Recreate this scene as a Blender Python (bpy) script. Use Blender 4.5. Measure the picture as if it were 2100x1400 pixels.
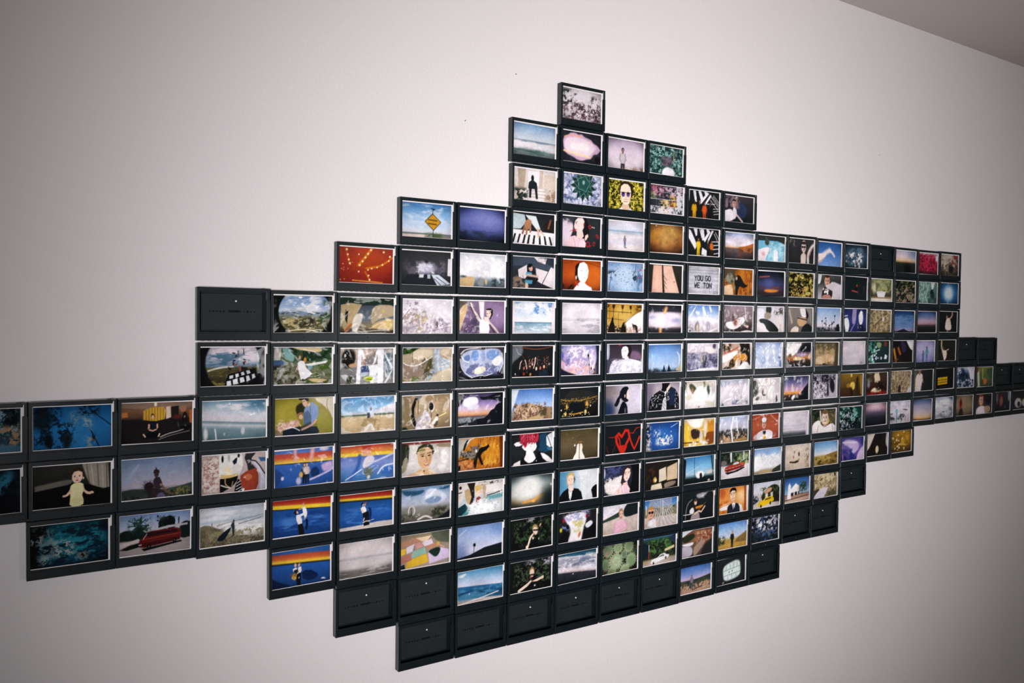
import bpy, bmesh, math, random
import numpy as np
from mathutils import Matrix, Vector

for o in list(bpy.data.objects): bpy.data.objects.remove(o)
scn = bpy.context.scene
C = scn.collection

# ---------------------------------------------------------------- camera
WALL_Z = 2.02                      # height of the topmost cartridge's upper edge above the floor
yaw, pitch, roll = 0.58042, -0.0293, 0.01327
fwd = Vector((math.sin(yaw)*math.cos(pitch), math.cos(yaw)*math.cos(pitch), math.sin(pitch)))
right = Vector((math.cos(yaw), -math.sin(yaw), 0)); up = right.cross(fwd)
r2 = right*math.cos(roll) + up*math.sin(roll); u2 = -right*math.sin(roll) + up*math.cos(roll)
cam_d = bpy.data.cameras.new('camera'); cam = bpy.data.objects.new('camera', cam_d); C.objects.link(cam)
M = Matrix((r2, u2, -fwd)).transposed().to_4x4()
M.translation = Vector((0.0625, -1.41958 - 0.0150, WALL_Z - 0.50106))
cam.matrix_world = M
cam_d.sensor_width = 36; cam_d.lens = 1680.695 / 2100 * 36; cam_d.clip_start = 0.02; cam_d.clip_end = 60
scn.camera = cam

# ---------------------------------------------------------------- light
world = bpy.data.worlds.new('daylight'); scn.world = world; world.use_nodes = True
bg = world.node_tree.nodes['Background']; bg.inputs[0].default_value = (0.75, 0.85, 1.0, 1); bg.inputs[1].default_value = 0.6

def aimed_area_light(name, loc, size, energy, col, spread, aim):
    d = bpy.data.lights.new(name, 'AREA'); d.shape = 'RECTANGLE'; d.size, d.size_y = size; d.energy = energy; d.color = col; d.spread = math.radians(spread)
    o = bpy.data.objects.new(name, d); C.objects.link(o); o.location = loc
    o.rotation_euler = (Vector(aim) - Vector(loc)).to_track_quat('-Z', 'Y').to_euler()
    return o
# added narrow key beam imitates lens vignetting; the others are weak even window daylight
aimed_area_light('window_daylight_1', (-0.92, -3.5, 1.21), (0.67, 0.61), 14.4, (1.0, 0.97, 0.985), 39.8, (1.50, 0, 1.489))
aimed_area_light('window_daylight_2', (2.25, -3.55, 1.25), (0.72, 0.58), 7.2, (1.0, 0.98, 0.97), 180, (2.25, 0, 1.25))
aimed_area_light('window_daylight_3', (5.75, -3.55, 1.15), (0.72, 0.58), 7.2, (1.0, 0.98, 0.97), 180, (5.75, 0, 1.15))

scn.view_settings.view_transform = 'Standard'; scn.view_settings.look = 'None'
scn.view_settings.exposure = 0.0; scn.view_settings.gamma = 1.0; scn.view_settings.use_curve_mapping = False

# ---------------------------------------------------------------- helpers
def mat(name, col, rough=.5, spec=.5, build=None):
    m = bpy.data.materials.new(name); m.use_nodes = True; nt = m.node_tree; b = nt.nodes['Principled BSDF']
    b.inputs['Base Color'].default_value = (*col, 1); b.inputs['Roughness'].default_value = rough; b.inputs['Specular IOR Level'].default_value = spec
    if build: build(nt, b)
    return m
def bump(nt, b, scale, strength, dist, detail=3):
    tc = nt.nodes.new('ShaderNodeTexCoord'); n = nt.nodes.new('ShaderNodeTexNoise'); n.inputs['Scale'].default_value = scale; n.inputs['Detail'].default_value = detail
    bp = nt.nodes.new('ShaderNodeBump'); bp.inputs['Strength'].default_value = strength; bp.inputs['Distance'].default_value = dist
    nt.links.new(tc.outputs['Object'], n.inputs['Vector']); nt.links.new(n.outputs['Fac'], bp.inputs['Height']); nt.links.new(bp.outputs['Normal'], b.inputs['Normal'])
    return tc, n
def tone(nt, b, tc, base, amt, scale):
    n = nt.nodes.new('ShaderNodeTexNoise'); n.inputs['Scale'].default_value = scale; n.inputs['Detail'].default_value = 4
    r = nt.nodes.new('ShaderNodeValToRGB'); r.color_ramp.elements[0].position = .3; r.color_ramp.elements[1].position = .7
    r.color_ramp.elements[0].color = (*[c*(1-amt) for c in base], 1); r.color_ramp.elements[1].color = (*[c*(1+amt) for c in base], 1)
    nt.links.new(tc.outputs['Object'], n.inputs['Vector']); nt.links.new(n.outputs['Fac'], r.inputs['Fac']); nt.links.new(r.outputs['Color'], b.inputs['Base Color'])
def painted(base, scale, strength, dist):
    def f(nt, b):
        tc, _ = bump(nt, b, scale, strength, dist); tone(nt, b, tc, base, .012, 1.7)
    return f
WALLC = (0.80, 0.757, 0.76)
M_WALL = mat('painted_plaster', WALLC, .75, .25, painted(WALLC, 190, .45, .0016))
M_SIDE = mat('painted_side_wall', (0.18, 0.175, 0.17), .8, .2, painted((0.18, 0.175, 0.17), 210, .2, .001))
CEILC = (0.72, 0.655, 0.62)
M_CEIL = mat('ceiling_paint', CEILC, .9, .1, painted(CEILC, 150, .25, .0015))
def wood(nt, b):
    tc = nt.nodes.new('ShaderNodeTexCoord'); mp = nt.nodes.new('ShaderNodeMapping'); mp.inputs['Scale'].default_value = (1.5, 14, 1)
    n = nt.nodes.new('ShaderNodeTexNoise'); n.inputs['Scale'].default_value = 3; n.inputs['Detail'].default_value = 6
    r = nt.nodes.new('ShaderNodeValToRGB'); r.color_ramp.elements[0].color = (.10, .06, .04, 1); r.color_ramp.elements[1].color = (.22, .14, .09, 1)
    nt.links.new(tc.outputs['Object'], mp.inputs[0]); nt.links.new(mp.outputs[0], n.inputs['Vector']); nt.links.new(n.outputs['Fac'], r.inputs['Fac']); nt.links.new(r.outputs[0], b.inputs['Base Color'])
M_FLOOR = mat('oak_floor', (.16, .1, .07), .45, .4, wood)
M_TRIM = mat('white_trim', (.7, .69, .68), .45, .4, lambda nt, b: bump(nt, b, 60, .05, .0005))
M_FRAME = mat('window_frame_paint', (.72, .71, .7), .4, .4, lambda nt, b: bump(nt, b, 80, .05, .0005))
def glass(nt, b):
    b.inputs['Transmission Weight'].default_value = 1; b.inputs['IOR'].default_value = 1.02; bump(nt, b, 2, .01, .001)
M_GLASS = mat('window_glass', (1, 1, 1), .0, .3, glass)
PLC = (0.0040, 0.0085, 0.0108)
def plastic(nt, b):
    tc, _ = bump(nt, b, 900, .12, .0003); tone(nt, b, tc, PLC, .18, 40)
    n = nt.nodes.new('ShaderNodeTexNoise'); n.inputs['Scale'].default_value = 30; n.inputs['Detail'].default_value = 5
    r = nt.nodes.new('ShaderNodeMapRange'); r.inputs[3].default_value = .26; r.inputs[4].default_value = .38
    nt.links.new(tc.outputs['Object'], n.inputs['Vector']); nt.links.new(n.outputs['Fac'], r.inputs[0]); nt.links.new(r.outputs[0], b.inputs['Roughness'])
M_PLASTIC = mat('black_plastic', PLC, .42, .5, plastic)
PLD = (0.0060, 0.0110, 0.0135)
M_INNER = mat('matt_black_plastic', PLD, .6, .35, lambda nt, b: tone(nt, b, bump(nt, b, 700, .1, .0003)[0], PLD, .2, 40))
M_SLOT = mat('black_slot_plastic', (.002, .003, .0035), .7, .15, lambda nt, b: bump(nt, b, 700, .1, .0002))
M_PIN = mat('white_pin', (.75, .74, .7), .3, .5, lambda nt, b: bump(nt, b, 300, .05, .0002))
M_NAIL = mat('grey_steel', (.16, .15, .15), .4, .5, lambda nt, b: bump(nt, b, 900, .1, .0002))
def printm(nt, b):
    a = nt.nodes.new('ShaderNodeAttribute'); a.attribute_name = 'print'
    nt.links.new(a.outputs['Color'], b.inputs['Base Color']); b.inputs['Roughness'].default_value = .09; b.inputs['Specular IOR Level'].default_value = .45
    tc = nt.nodes.new('ShaderNodeTexCoord'); n = nt.nodes.new('ShaderNodeTexNoise'); n.inputs['Scale'].default_value = 2500; n.inputs['Detail'].default_value = 1
    bp = nt.nodes.new('ShaderNodeBump'); bp.inputs['Strength'].default_value = .02; bp.inputs['Distance'].default_value = .0001
    nt.links.new(tc.outputs['Object'], n.inputs['Vector']); nt.links.new(n.outputs['Fac'], bp.inputs['Height']); nt.links.new(bp.outputs['Normal'], b.inputs['Normal'])
M_PRINT = mat('glossy_print', (.5, .5, .5), .16, .42, printm)

def mesh_from(bm, name, m, smooth=False):
    me = bpy.data.meshes.new(name); bm.to_mesh(me); bm.free(); me.materials.append(m)
    if smooth: me.polygons.foreach_set('use_smooth', [True]*len(me.polygons))
    return me
def link(name, me, parent=None, loc=(0, 0, 0)):
    o = bpy.data.objects.new(name, me); C.objects.link(o); o.location = loc
    if parent: o.parent = parent
    return o
def add_box(bm, x0, x1, y0, y1, z0, z1):
    v = [bm.verts.new(p) for p in ((x0,y0,z0),(x1,y0,z0),(x1,y1,z0),(x0,y1,z0),(x0,y0,z1),(x1,y0,z1),(x1,y1,z1),(x0,y1,z1))]
    for f in ((0,3,2,1),(4,5,6,7),(0,1,5,4),(1,2,6,5),(2,3,7,6),(3,0,4,7)): bm.faces.new([v[i] for i in f])
def bevel_sharp(bm, w, seg=1):
    bmesh.ops.remove_doubles(bm, verts=bm.verts, dist=1e-6); bm.normal_update()
    bmesh.ops.dissolve_limit(bm, angle_limit=.01, verts=bm.verts, edges=bm.edges); bm.normal_update()
    es = [e for e in bm.edges if len(e.link_faces) == 2 and e.calc_face_angle(0) > .5]
    bmesh.ops.bevel(bm, geom=es, offset=w, segments=seg, profile=.5, affect='EDGES', clamp_overlap=True)
def grid_solid(bm, xs, zs, on, y0, y1):
    V = {}
    def v(i, j, k):
        if (i, j, k) not in V: V[(i, j, k)] = bm.verts.new((xs[i], (y0, y1)[k], zs[j]))
        return V[(i, j, k)]
    g = lambda i, j: 0 <= i < len(xs)-1 and 0 <= j < len(zs)-1 and on(i, j)
    for i in range(len(xs)-1):
        for j in range(len(zs)-1):
            if not g(i, j): continue
            bm.faces.new((v(i,j,0), v(i+1,j,0), v(i+1,j+1,0), v(i,j+1,0))); bm.faces.new((v(i,j,1), v(i,j+1,1), v(i+1,j+1,1), v(i+1,j,1)))
            if not g(i-1, j): bm.faces.new((v(i,j,0), v(i,j+1,0), v(i,j+1,1), v(i,j,1)))
            if not g(i+1, j): bm.faces.new((v(i+1,j,0), v(i+1,j,1), v(i+1,j+1,1), v(i+1,j+1,0)))
            if not g(i, j-1): bm.faces.new((v(i,j,0), v(i,j,1), v(i+1,j,1), v(i+1,j,0)))
            if not g(i, j+1): bm.faces.new((v(i,j+1,0), v(i+1,j+1,0), v(i+1,j+1,1), v(i,j+1,1)))
def structure(name, bm, m, **kw):
    o = link(name, mesh_from(bm, name, m)); o['kind'] = 'structure'
    return o
def boxes(*bs):
    bm = bmesh.new()
    for b in bs: add_box(bm, *b)
    return bm

# ---------------------------------------------------------------- the room
CEIL = WALL_Z + 0.3905
X0, X1, YB = -2.6, 7.2, -3.6
structure('floor', boxes((X0-.1, X1+.1, YB-.1, .1, -.1, 0)), M_FLOOR)
structure('ceiling', boxes((X0-.1, X1+.1, YB-.1, .1, CEIL, CEIL+.1)), M_CEIL)
structure('wall_back', boxes((X0-.1, X1+.1, 0, .1, 0, CEIL)), M_WALL)
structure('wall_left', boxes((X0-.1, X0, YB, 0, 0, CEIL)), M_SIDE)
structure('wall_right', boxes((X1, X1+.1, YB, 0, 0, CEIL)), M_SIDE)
WINS = [(-1.45, -.4, .75, 1.75), (1.8, 2.7, .75, 1.75), (5.3, 6.2, .75, 1.75)]      # openings behind the camera, the first added for the key beam: x0, x1, z0, z1
bm = bmesh.new()
xs = [X0-.1] + [t for w in WINS for t in w[:2]] + [X1+.1]; zs = [0, .75, 1.75, CEIL]
grid_solid(bm, xs, zs, lambda i, j: not any(abs(xs[i]-w[0]) < 1e-6 and zs[j] >= w[2]-1e-6 and zs[j+1] <= w[3]+1e-6 for w in WINS), YB-.1, YB)
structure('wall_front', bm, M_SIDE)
for k, (wx0, wx1, wz0, wz1) in enumerate(WINS):
    bm = bmesh.new(); xm = (wx0+wx1)/2
    wxs = [wx0, wx0+.05, xm-.02, xm+.02, wx1-.05, wx1]; wzs = [wz0, wz0+.05, wz1-.05, wz1]
    grid_solid(bm, wxs, wzs, lambda i, j: not (i in (1, 3) and j == 1), YB-.09, YB-.04)
    win = structure('window_%d' % (k+1), bm, M_FRAME)
    for a, b in ((wx0+.05, xm-.02), (xm+.02, wx1-.05)):
        link('pane', mesh_from(boxes((a, b, YB-.07, YB-.065, wz0+.05, wz1-.05)), 'pane', M_GLASS), win)
    link('window_sill', mesh_from(boxes((wx0-.04, wx1+.04, YB-.03, YB+.04, wz0-.03, wz0)), 'window_sill', M_FRAME), win)
for nm, b in (('baseboard_back', (X0, X1, -.014, 0, 0, .09)), ('baseboard_left', (X0, X0+.014, YB, -.014, 0, .09)), ('baseboard_right', (X1-.014, X1, YB, -.014, 0, .09))):
    structure(nm, boxes(b), M_TRIM)

# ==== PAINT BEGIN : a small procedural painter, one flat picture per instant print, some with sheen reflections painted in ====
ASP = 1.62
def hexc(s):
    if len(s) == 3: s = s[0]*2 + s[1]*2 + s[2]*2
    return np.array([int(s[i:i+2], 16) / 255.0 for i in (0, 2, 4)])
def sstep(a, b, x):
    t = np.clip((x - a) / (b - a + 1e-9), 0, 1); return t * t * (3 - 2 * t)
_LAT = np.random.RandomState(5).rand(97, 97)
def vnoise(x, y):
    xi = np.floor(x).astype(int); yi = np.floor(y).astype(int); fx = x - xi; fy = y - yi
    fx = fx*fx*(3-2*fx); fy = fy*fy*(3-2*fy)
    a = _LAT[xi % 97, yi % 97]; b = _LAT[(xi+1) % 97, yi % 97]; c = _LAT[xi % 97, (yi+1) % 97]; d = _LAT[(xi+1) % 97, (yi+1) % 97]
    return (a*(1-fx)+b*fx)*(1-fy) + (c*(1-fx)+d*fx)*fy
def fbm(x, y, o=5):
    x, y = x + .45*vnoise(x*1.3+9.1, y*1.3+3.7), y + .45*vnoise(x*1.3+41.2, y*1.3+27.9)     # bent a little so that blotches look organic
    s = 0; a = 0.5; t = 0
    for k in range(o):
        s = s + a*vnoise(x + 17.3*k, y + 31.7*k); t += a; a *= 0.6
        x, y = 2.03*(x*.8 - y*.6), 2.03*(x*.6 + y*.8)
    return np.clip((s/t - 0.5)*1.75 + 0.5, 0, 1)
def chaikin(p, closed, n=2):
    edge = lambda a: min(a) <= .03 or max(a) >= .97                     # corners that lie on the picture's rim stay
    for _ in range(n):
        q = []; m = len(p)
        for i in range(m if closed else m - 1):
            a, b = p[i], p[(i+1) % m]
            q.append(a if edge(a) else (.75*a[0]+.25*b[0], .75*a[1]+.25*b[1])); q.append(b if edge(b) else (.25*a[0]+.75*b[0], .25*a[1]+.75*b[1]))
        p = q if closed else [p[0]] + q + [p[-1]]
    return p
GLY = {'Y':['0,0 .5,.5 1,0','.5,.5 .5,1'],'O':['.2,0 .8,0 1,.25 1,.75 .8,1 .2,1 0,.75 0,.25 .2,0'],'U':['0,0 0,.8 .2,1 .8,1 1,.8 1,0'],
 'G':['1,.15 .8,0 .2,0 0,.25 0,.75 .2,1 .8,1 1,.8 1,.55 .6,.55'],'W':['0,0 .22,1 .5,.4 .78,1 1,0'],'E':['1,0 0,0 0,1 1,1','0,.5 .8,.5'],
 'T':['0,0 1,0','.5,0 .5,1'],'N':['0,1 0,0 1,1 1,0'],'I':['.5,0 .5,1'],'A':['0,1 .5,0 1,1','.2,.6 .8,.6'],'X':['0,0 1,1','0,1 1,0'],'H':['0,0 0,1','1,0 1,1','0,.5 1,.5']}
class Pic:
    def __init__(s, w, h, seed):
        s.w, s.h = w, h; s.px = 1.0 / h; s.seed = seed
        u = (np.arange(w) + .5) / w; v = (np.arange(h) + .5) / h
        s.V, s.U = np.meshgrid(v, u, indexing='ij'); s.X = s.U * ASP; s.Y = s.V
        s.im = np.ones((h, w, 3)) * .5; s.ns = 0
        s.rs = np.random.RandomState(seed)
    def mix(s, m, col):
        s.im = s.im * (1 - m[..., None]) + col * m[..., None]
    def off(s):
        s.ns += 1; return s.seed * 3.71 + s.ns * 11.3
    def grad(s, a, T):
        xs = [float(t) for t in a[0::2]]; cs = np.array([hexc(t) for t in a[1::2]])
        s.im = np.stack([np.interp(T, xs, cs[:, k]) for k in range(3)], -1)
    def ell(s, cx, cy, rx, ry, rot, col, soft=0., al=1.):
        rx = max(rx, 1e-4); ry = max(ry, 1e-4)
        dx = s.X - cx * ASP; dy = s.Y - cy; c, n = math.cos(math.radians(rot)), math.sin(math.radians(rot))
        a = (dx*c + dy*n) / rx; b = (-dx*n + dy*c) / ry; d = (np.sqrt(a*a + b*b) - 1) * min(rx, ry); e = max(soft, s.px * .7)
        s.mix(al * (1 - sstep(-e, e, d)), col)
    def segd(s, p, q):
        ax, ay = p[0]*ASP, p[1]; bx, by = q[0]*ASP, q[1]; vx, vy = bx-ax, by-ay
        t = np.clip(((s.X-ax)*vx + (s.Y-ay)*vy) / (vx*vx + vy*vy + 1e-9), 0, 1)
        return np.hypot(s.X - ax - t*vx, s.Y - ay - t*vy)
    def line(s, pts, w, col, soft=0., al=1.):
        d = np.full(s.X.shape, 9.)
        for p, q in zip(pts, pts[1:]): d = np.minimum(d, s.segd(p, q))
        e = max(soft, s.px * .7); s.mix(al * (1 - sstep(-e, e, d - w/2)), col)
    def poly(s, pts, col, soft=0., al=1.):
        ins = np.zeros(s.X.shape, bool); d = np.full(s.X.shape, 9.)
        for p, q in zip(pts, pts[1:] + pts[:1]):
            d = np.minimum(d, s.segd(p, q))
            ax, ay = p[0]*ASP, p[1]; bx, by = q[0]*ASP, q[1]
            if abs(ay - by) > 1e-9:
                ins ^= ((ay > s.Y) != (by > s.Y)) & (s.X < (bx-ax)*(s.Y-ay)/(by-ay) + ax)
        d = np.where(ins, -d, d); e = max(soft, s.px * .7); s.mix(al * (1 - sstep(-e, e, d)), col)
    def win(s, x0, y0, x1, y1, f=.05):
        return sstep(x0-f, x0+f, s.U) * (1-sstep(x1-f, x1+f, s.U)) * sstep(y0-f, y0+f, s.V) * (1-sstep(y1-f, y1+f, s.V))
    def face(s, cx, cy, r, skin, hair, fl):
        k = hexc('2a1e1c'); sh = skin * np.array([.8, .72, .7])
        if 'l' in fl:
            s.ell(cx, cy+.25*r, r*.95, r*1.45, 0, hair)
        if 'n' not in fl: s.ell(cx, cy-.18*r, r*.84, r*1.0, 0, hair)
        s.poly([(cx-.3*r/ASP, cy+.5*r), (cx+.3*r/ASP, cy+.5*r), (cx+.36*r/ASP, cy+1.4*r), (cx-.36*r/ASP, cy+1.4*r)], sh)
        s.ell(cx, cy, r*.7, r, 0, skin, .01)
        s.ell(cx+.3*r/ASP, cy+.1*r, r*.34, r*.75, 0, sh, r*.25, .45)
        if 'n' not in fl: s.ell(cx, cy-.86*r, r*.66, r*.32, 0, hair, r*.05)
        if 'g' in fl:
            for q in (-1, 1): s.ell(cx+q*.32*r/ASP, cy-.05*r, r*.27, r*.25, 0, hexc('232030'))
            s.line([(cx-.65*r/ASP, cy-.15*r), (cx+.65*r/ASP, cy-.15*r)], r*.06, k)
        else:
            for q in (-1, 1):
                s.ell(cx+q*.3*r/ASP, cy-.02*r, r*.13, r*.07, 0, k); s.line([(cx+(q*.3-.15)*r/ASP, cy-.2*r), (cx+(q*.3+.15)*r/ASP, cy-.21*r)], r*.06, k, 0, .7)
        s.line([(cx, cy), (cx+.07*r/ASP, cy+.28*r)], r*.08, sh, .005, .8)
        s.ell(cx, cy+.52*r, r*.26, r*.07, 0, hexc('a04a48'))
    def man(s, cx, top, h, shirt, pant, skin, hair, fl=''):
        g = lambda x, y: (cx + x*h/ASP, top + y*h)
        if 's' not in fl:
            s.poly([g(-.09,.5), g(.1,.5), g(.1,1), g(.03,1), g(.01,.6), g(-.03,1), g(-.1,1)], pant)
        else: s.poly([g(-.08,.45), g(.08,.45), g(.17,.84), g(-.17,.84)], pant); s.line([g(-.05,.8), g(-.05,1)], .05*h, skin); s.line([g(.05,.8), g(.05,1)], .05*h, skin)
        s.poly([g(-.12,.19), g(-.04,.15), g(.05,.15), g(.12,.19), g(.1,.54), g(-.1,.54)], shirt)
        if 'u' in fl: s.line([g(-.1,.22), g(-.2,.08), g(-.12,-.1)], .055*h, skin); s.line([g(.1,.22), g(.22,.1), g(.2,-.08)], .055*h, skin)
        elif 'a' in fl: s.line([g(-.1,.22), g(-.24,.34), g(-.34,.3)], .055*h, skin); s.line([g(.1,.22), g(.24,.34), g(.34,.3)], .055*h, skin)
        else: s.line([g(-.11,.22), g(-.15,.4), g(-.06,.5)], .055*h, shirt*.85); s.line([g(.11,.22), g(.15,.4), g(.08,.5)], .055*h, shirt*.85)
        s.line([g(0,.1), g(0,.17)], .06*h, skin*.85); s.ell(cx, top+.06*h, .065*h, .08*h, 0, hair); s.ell(cx+.006*h, top+.075*h, .05*h, .065*h, 0, skin)
    def run(s, text):
        for cmd in text.split(';'):
            a = cmd.split()
            if not a: continue
            o, a = a[0], a[1:]; F = lambda i: float(a[i]); n = len(a)
            P = lambda k: [tuple(float(z) for z in t.split(',')) for t in a[k:]]
            if o == 'g': s.grad(a, s.V)
            elif o == 'h': s.grad(a, s.U)
            elif o == 'd': s.grad(a[1:], s.V + F(0) * (s.U - .5))           # tilted bands
            elif o == 'e': s.ell(F(0), F(1), F(2), F(3), F(4), hexc(a[5]), F(6) if n > 6 else 0, F(7) if n > 7 else 1)
            elif o == 'p': s.poly(chaikin(P(2), True) if F(1) >= .02 else P(2), hexc(a[0]), F(1))
            elif o == 'l': s.line(P(2), F(1), hexc(a[0]))
            elif o == 'b': s.line(chaikin(P(2), False), F(1), hexc(a[0]), F(1) * .5)        # blurred stroke
            elif o == 'm':                                                   # noise blotches: col scale thr soft x0 y0 x1 y1 [stretch]
                st = F(8) if n > 8 else 1.; q = s.off(); f = fbm(s.X*F(1)/st + q, s.Y*F(1) + q*.7)
                s.mix(sstep(F(2)-2.1*F(3), F(2)+2.1*F(3), f + .30*(fbm(s.X*F(1)*3.1/st + q, s.Y*F(1)*3.1, 2) - .5)) * s.win(F(4), F(5), F(6), F(7), .07) * .92, hexc(a[0]))
            elif o == 'n':                                                   # tone noise: scale amount [stretch]
                st = F(2) if n > 2 else 1.; q = s.off(); f = fbm(s.X*F(0)/st + q, s.Y*F(0) + q*.7)
                s.im = np.clip(s.im * (1 + F(1) * (f[..., None] - .5) * 2), 0, 1)
            elif o == 's':                                                   # scatter: col n smin smax x0 y0 x1 y1 [aspect]
                asp = F(8) if n > 8 else 1.
                for k in range(int(a[1])):
                    r = F(2) + (F(3)-F(2)) * s.rs.rand(); x = F(4) + (F(6)-F(4)) * s.rs.rand(); y = F(5) + (F(7)-F(5)) * s.rs.rand()
                    s.ell(x, y, r*asp, r, s.rs.rand()*180 if asp != 1 else 0, np.clip(hexc(a[0]) * (.8 + .4*s.rs.rand()), 0, 1), r*.3)
            elif o == 'v':
                r = (s.U-.5)**2 + (s.V-.5)**2; s.im = s.im * (1 - F(0) * sstep(.08, .5, r))[..., None]
            elif o == 'o':                                                   # dark surround of a round view: cx cy rx ry col soft
                d = np.sqrt(((s.X-F(0)*ASP)/F(2))**2 + ((s.Y-F(1))/F(3))**2) - 1
                s.mix(sstep(-F(5), F(5), d), hexc(a[4]))
            elif o == 'x': s.im = s.im * F(0)                                # darker or lighter exposure
            elif o == 'f': s.face(F(0), F(1), F(2), hexc(a[3]), hexc(a[4]), a[5] if n > 5 else '')
            elif o == 'w': s.man(F(0), F(1), F(2), hexc(a[3]), hexc(a[4]), hexc(a[5]), hexc(a[6]), a[7] if n > 7 else '')
            elif o == 'k':                                                   # rosette: cx cy n r width col edge
                m = int(a[2]); r = F(3); w = F(4)
                for i in range(m):
                    t = 6.283*i/m + F(7) if n > 7 else 6.283*i/m
                    c, q = math.cos(t), math.sin(t); g = lambda al, ac: (F(0) + (c*al - q*ac)/ASP, F(1) + q*al + c*ac)
                    pts = [g(0, 0), g(r*.55, w), g(r, 0), g(r*.55, -w)]
                    s.poly(pts, hexc(a[5])); s.line([pts[1], pts[2], pts[3]], .014, hexc(a[6]), 0, .7)
            elif o == 'y':                                                   # wedges from a point: cx cy a0 a1 n col
                t = np.degrees(np.arctan2(s.Y - F(1), s.X - F(0)*ASP)); q = (t - F(2)) / (F(3) - F(2)) * F(4)
                s.mix(((q > 0) & (q < F(4)) & (q % 1 < .5)).astype(float), hexc(a[5]))
            elif o == 'q':                                                   # mosaic: x0 y0 x1 y1 nx ny colours
                nx, ny = int(a[4]), int(a[5]); cs = np.array([hexc(t) for t in a[6:]])
                i = np.floor((s.U-F(0))/(F(2)-F(0))*nx); j = np.floor((s.V-F(1))/(F(3)-F(1))*ny)
                ok = (i >= 0) & (i < nx) & (j >= 0) & (j < ny); idx = ((i*7 + j*13 + i*j*5 + s.seed) % len(cs)).astype(int)
                s.im = np.where(ok[..., None], cs[idx], s.im)
            elif o == 't':                                                   # lettering: text x y height col
                x = F(1)
                for ch in a[0]:
                    for st in GLY.get(ch, []):
                        s.line([(x + float(t.split(',')[0])*F(3)*.62/ASP, F(2) + float(t.split(',')[1])*F(3)) for t in st.split()], F(3)*.2, hexc(a[4]))
                    x += F(3)*.9/ASP
        # film look: softened saturation, uneven tone, grain, contrast, darker corners
        q = s.off(); im = s.im
        im = im * (1 + .12*(fbm(s.X*1.7 + q, s.Y*1.7)[..., None] - .5) + .06*(fbm(s.X*17 + q, s.Y*17 + 5, 3)[..., None] - .5))
        g = im.mean(-1, keepdims=True); im = np.clip(g + (im - g)*.92, 0, 1)
        im = im*.965; im = im + .28*(im - .48)*im*(1 - im)*2 - .012
        r = (s.U-.5)**2 + (s.V-.5)**2; im = im * (1 - .16*sstep(.12, .5, r))[..., None]
        return np.clip(im, .055, .95)

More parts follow.
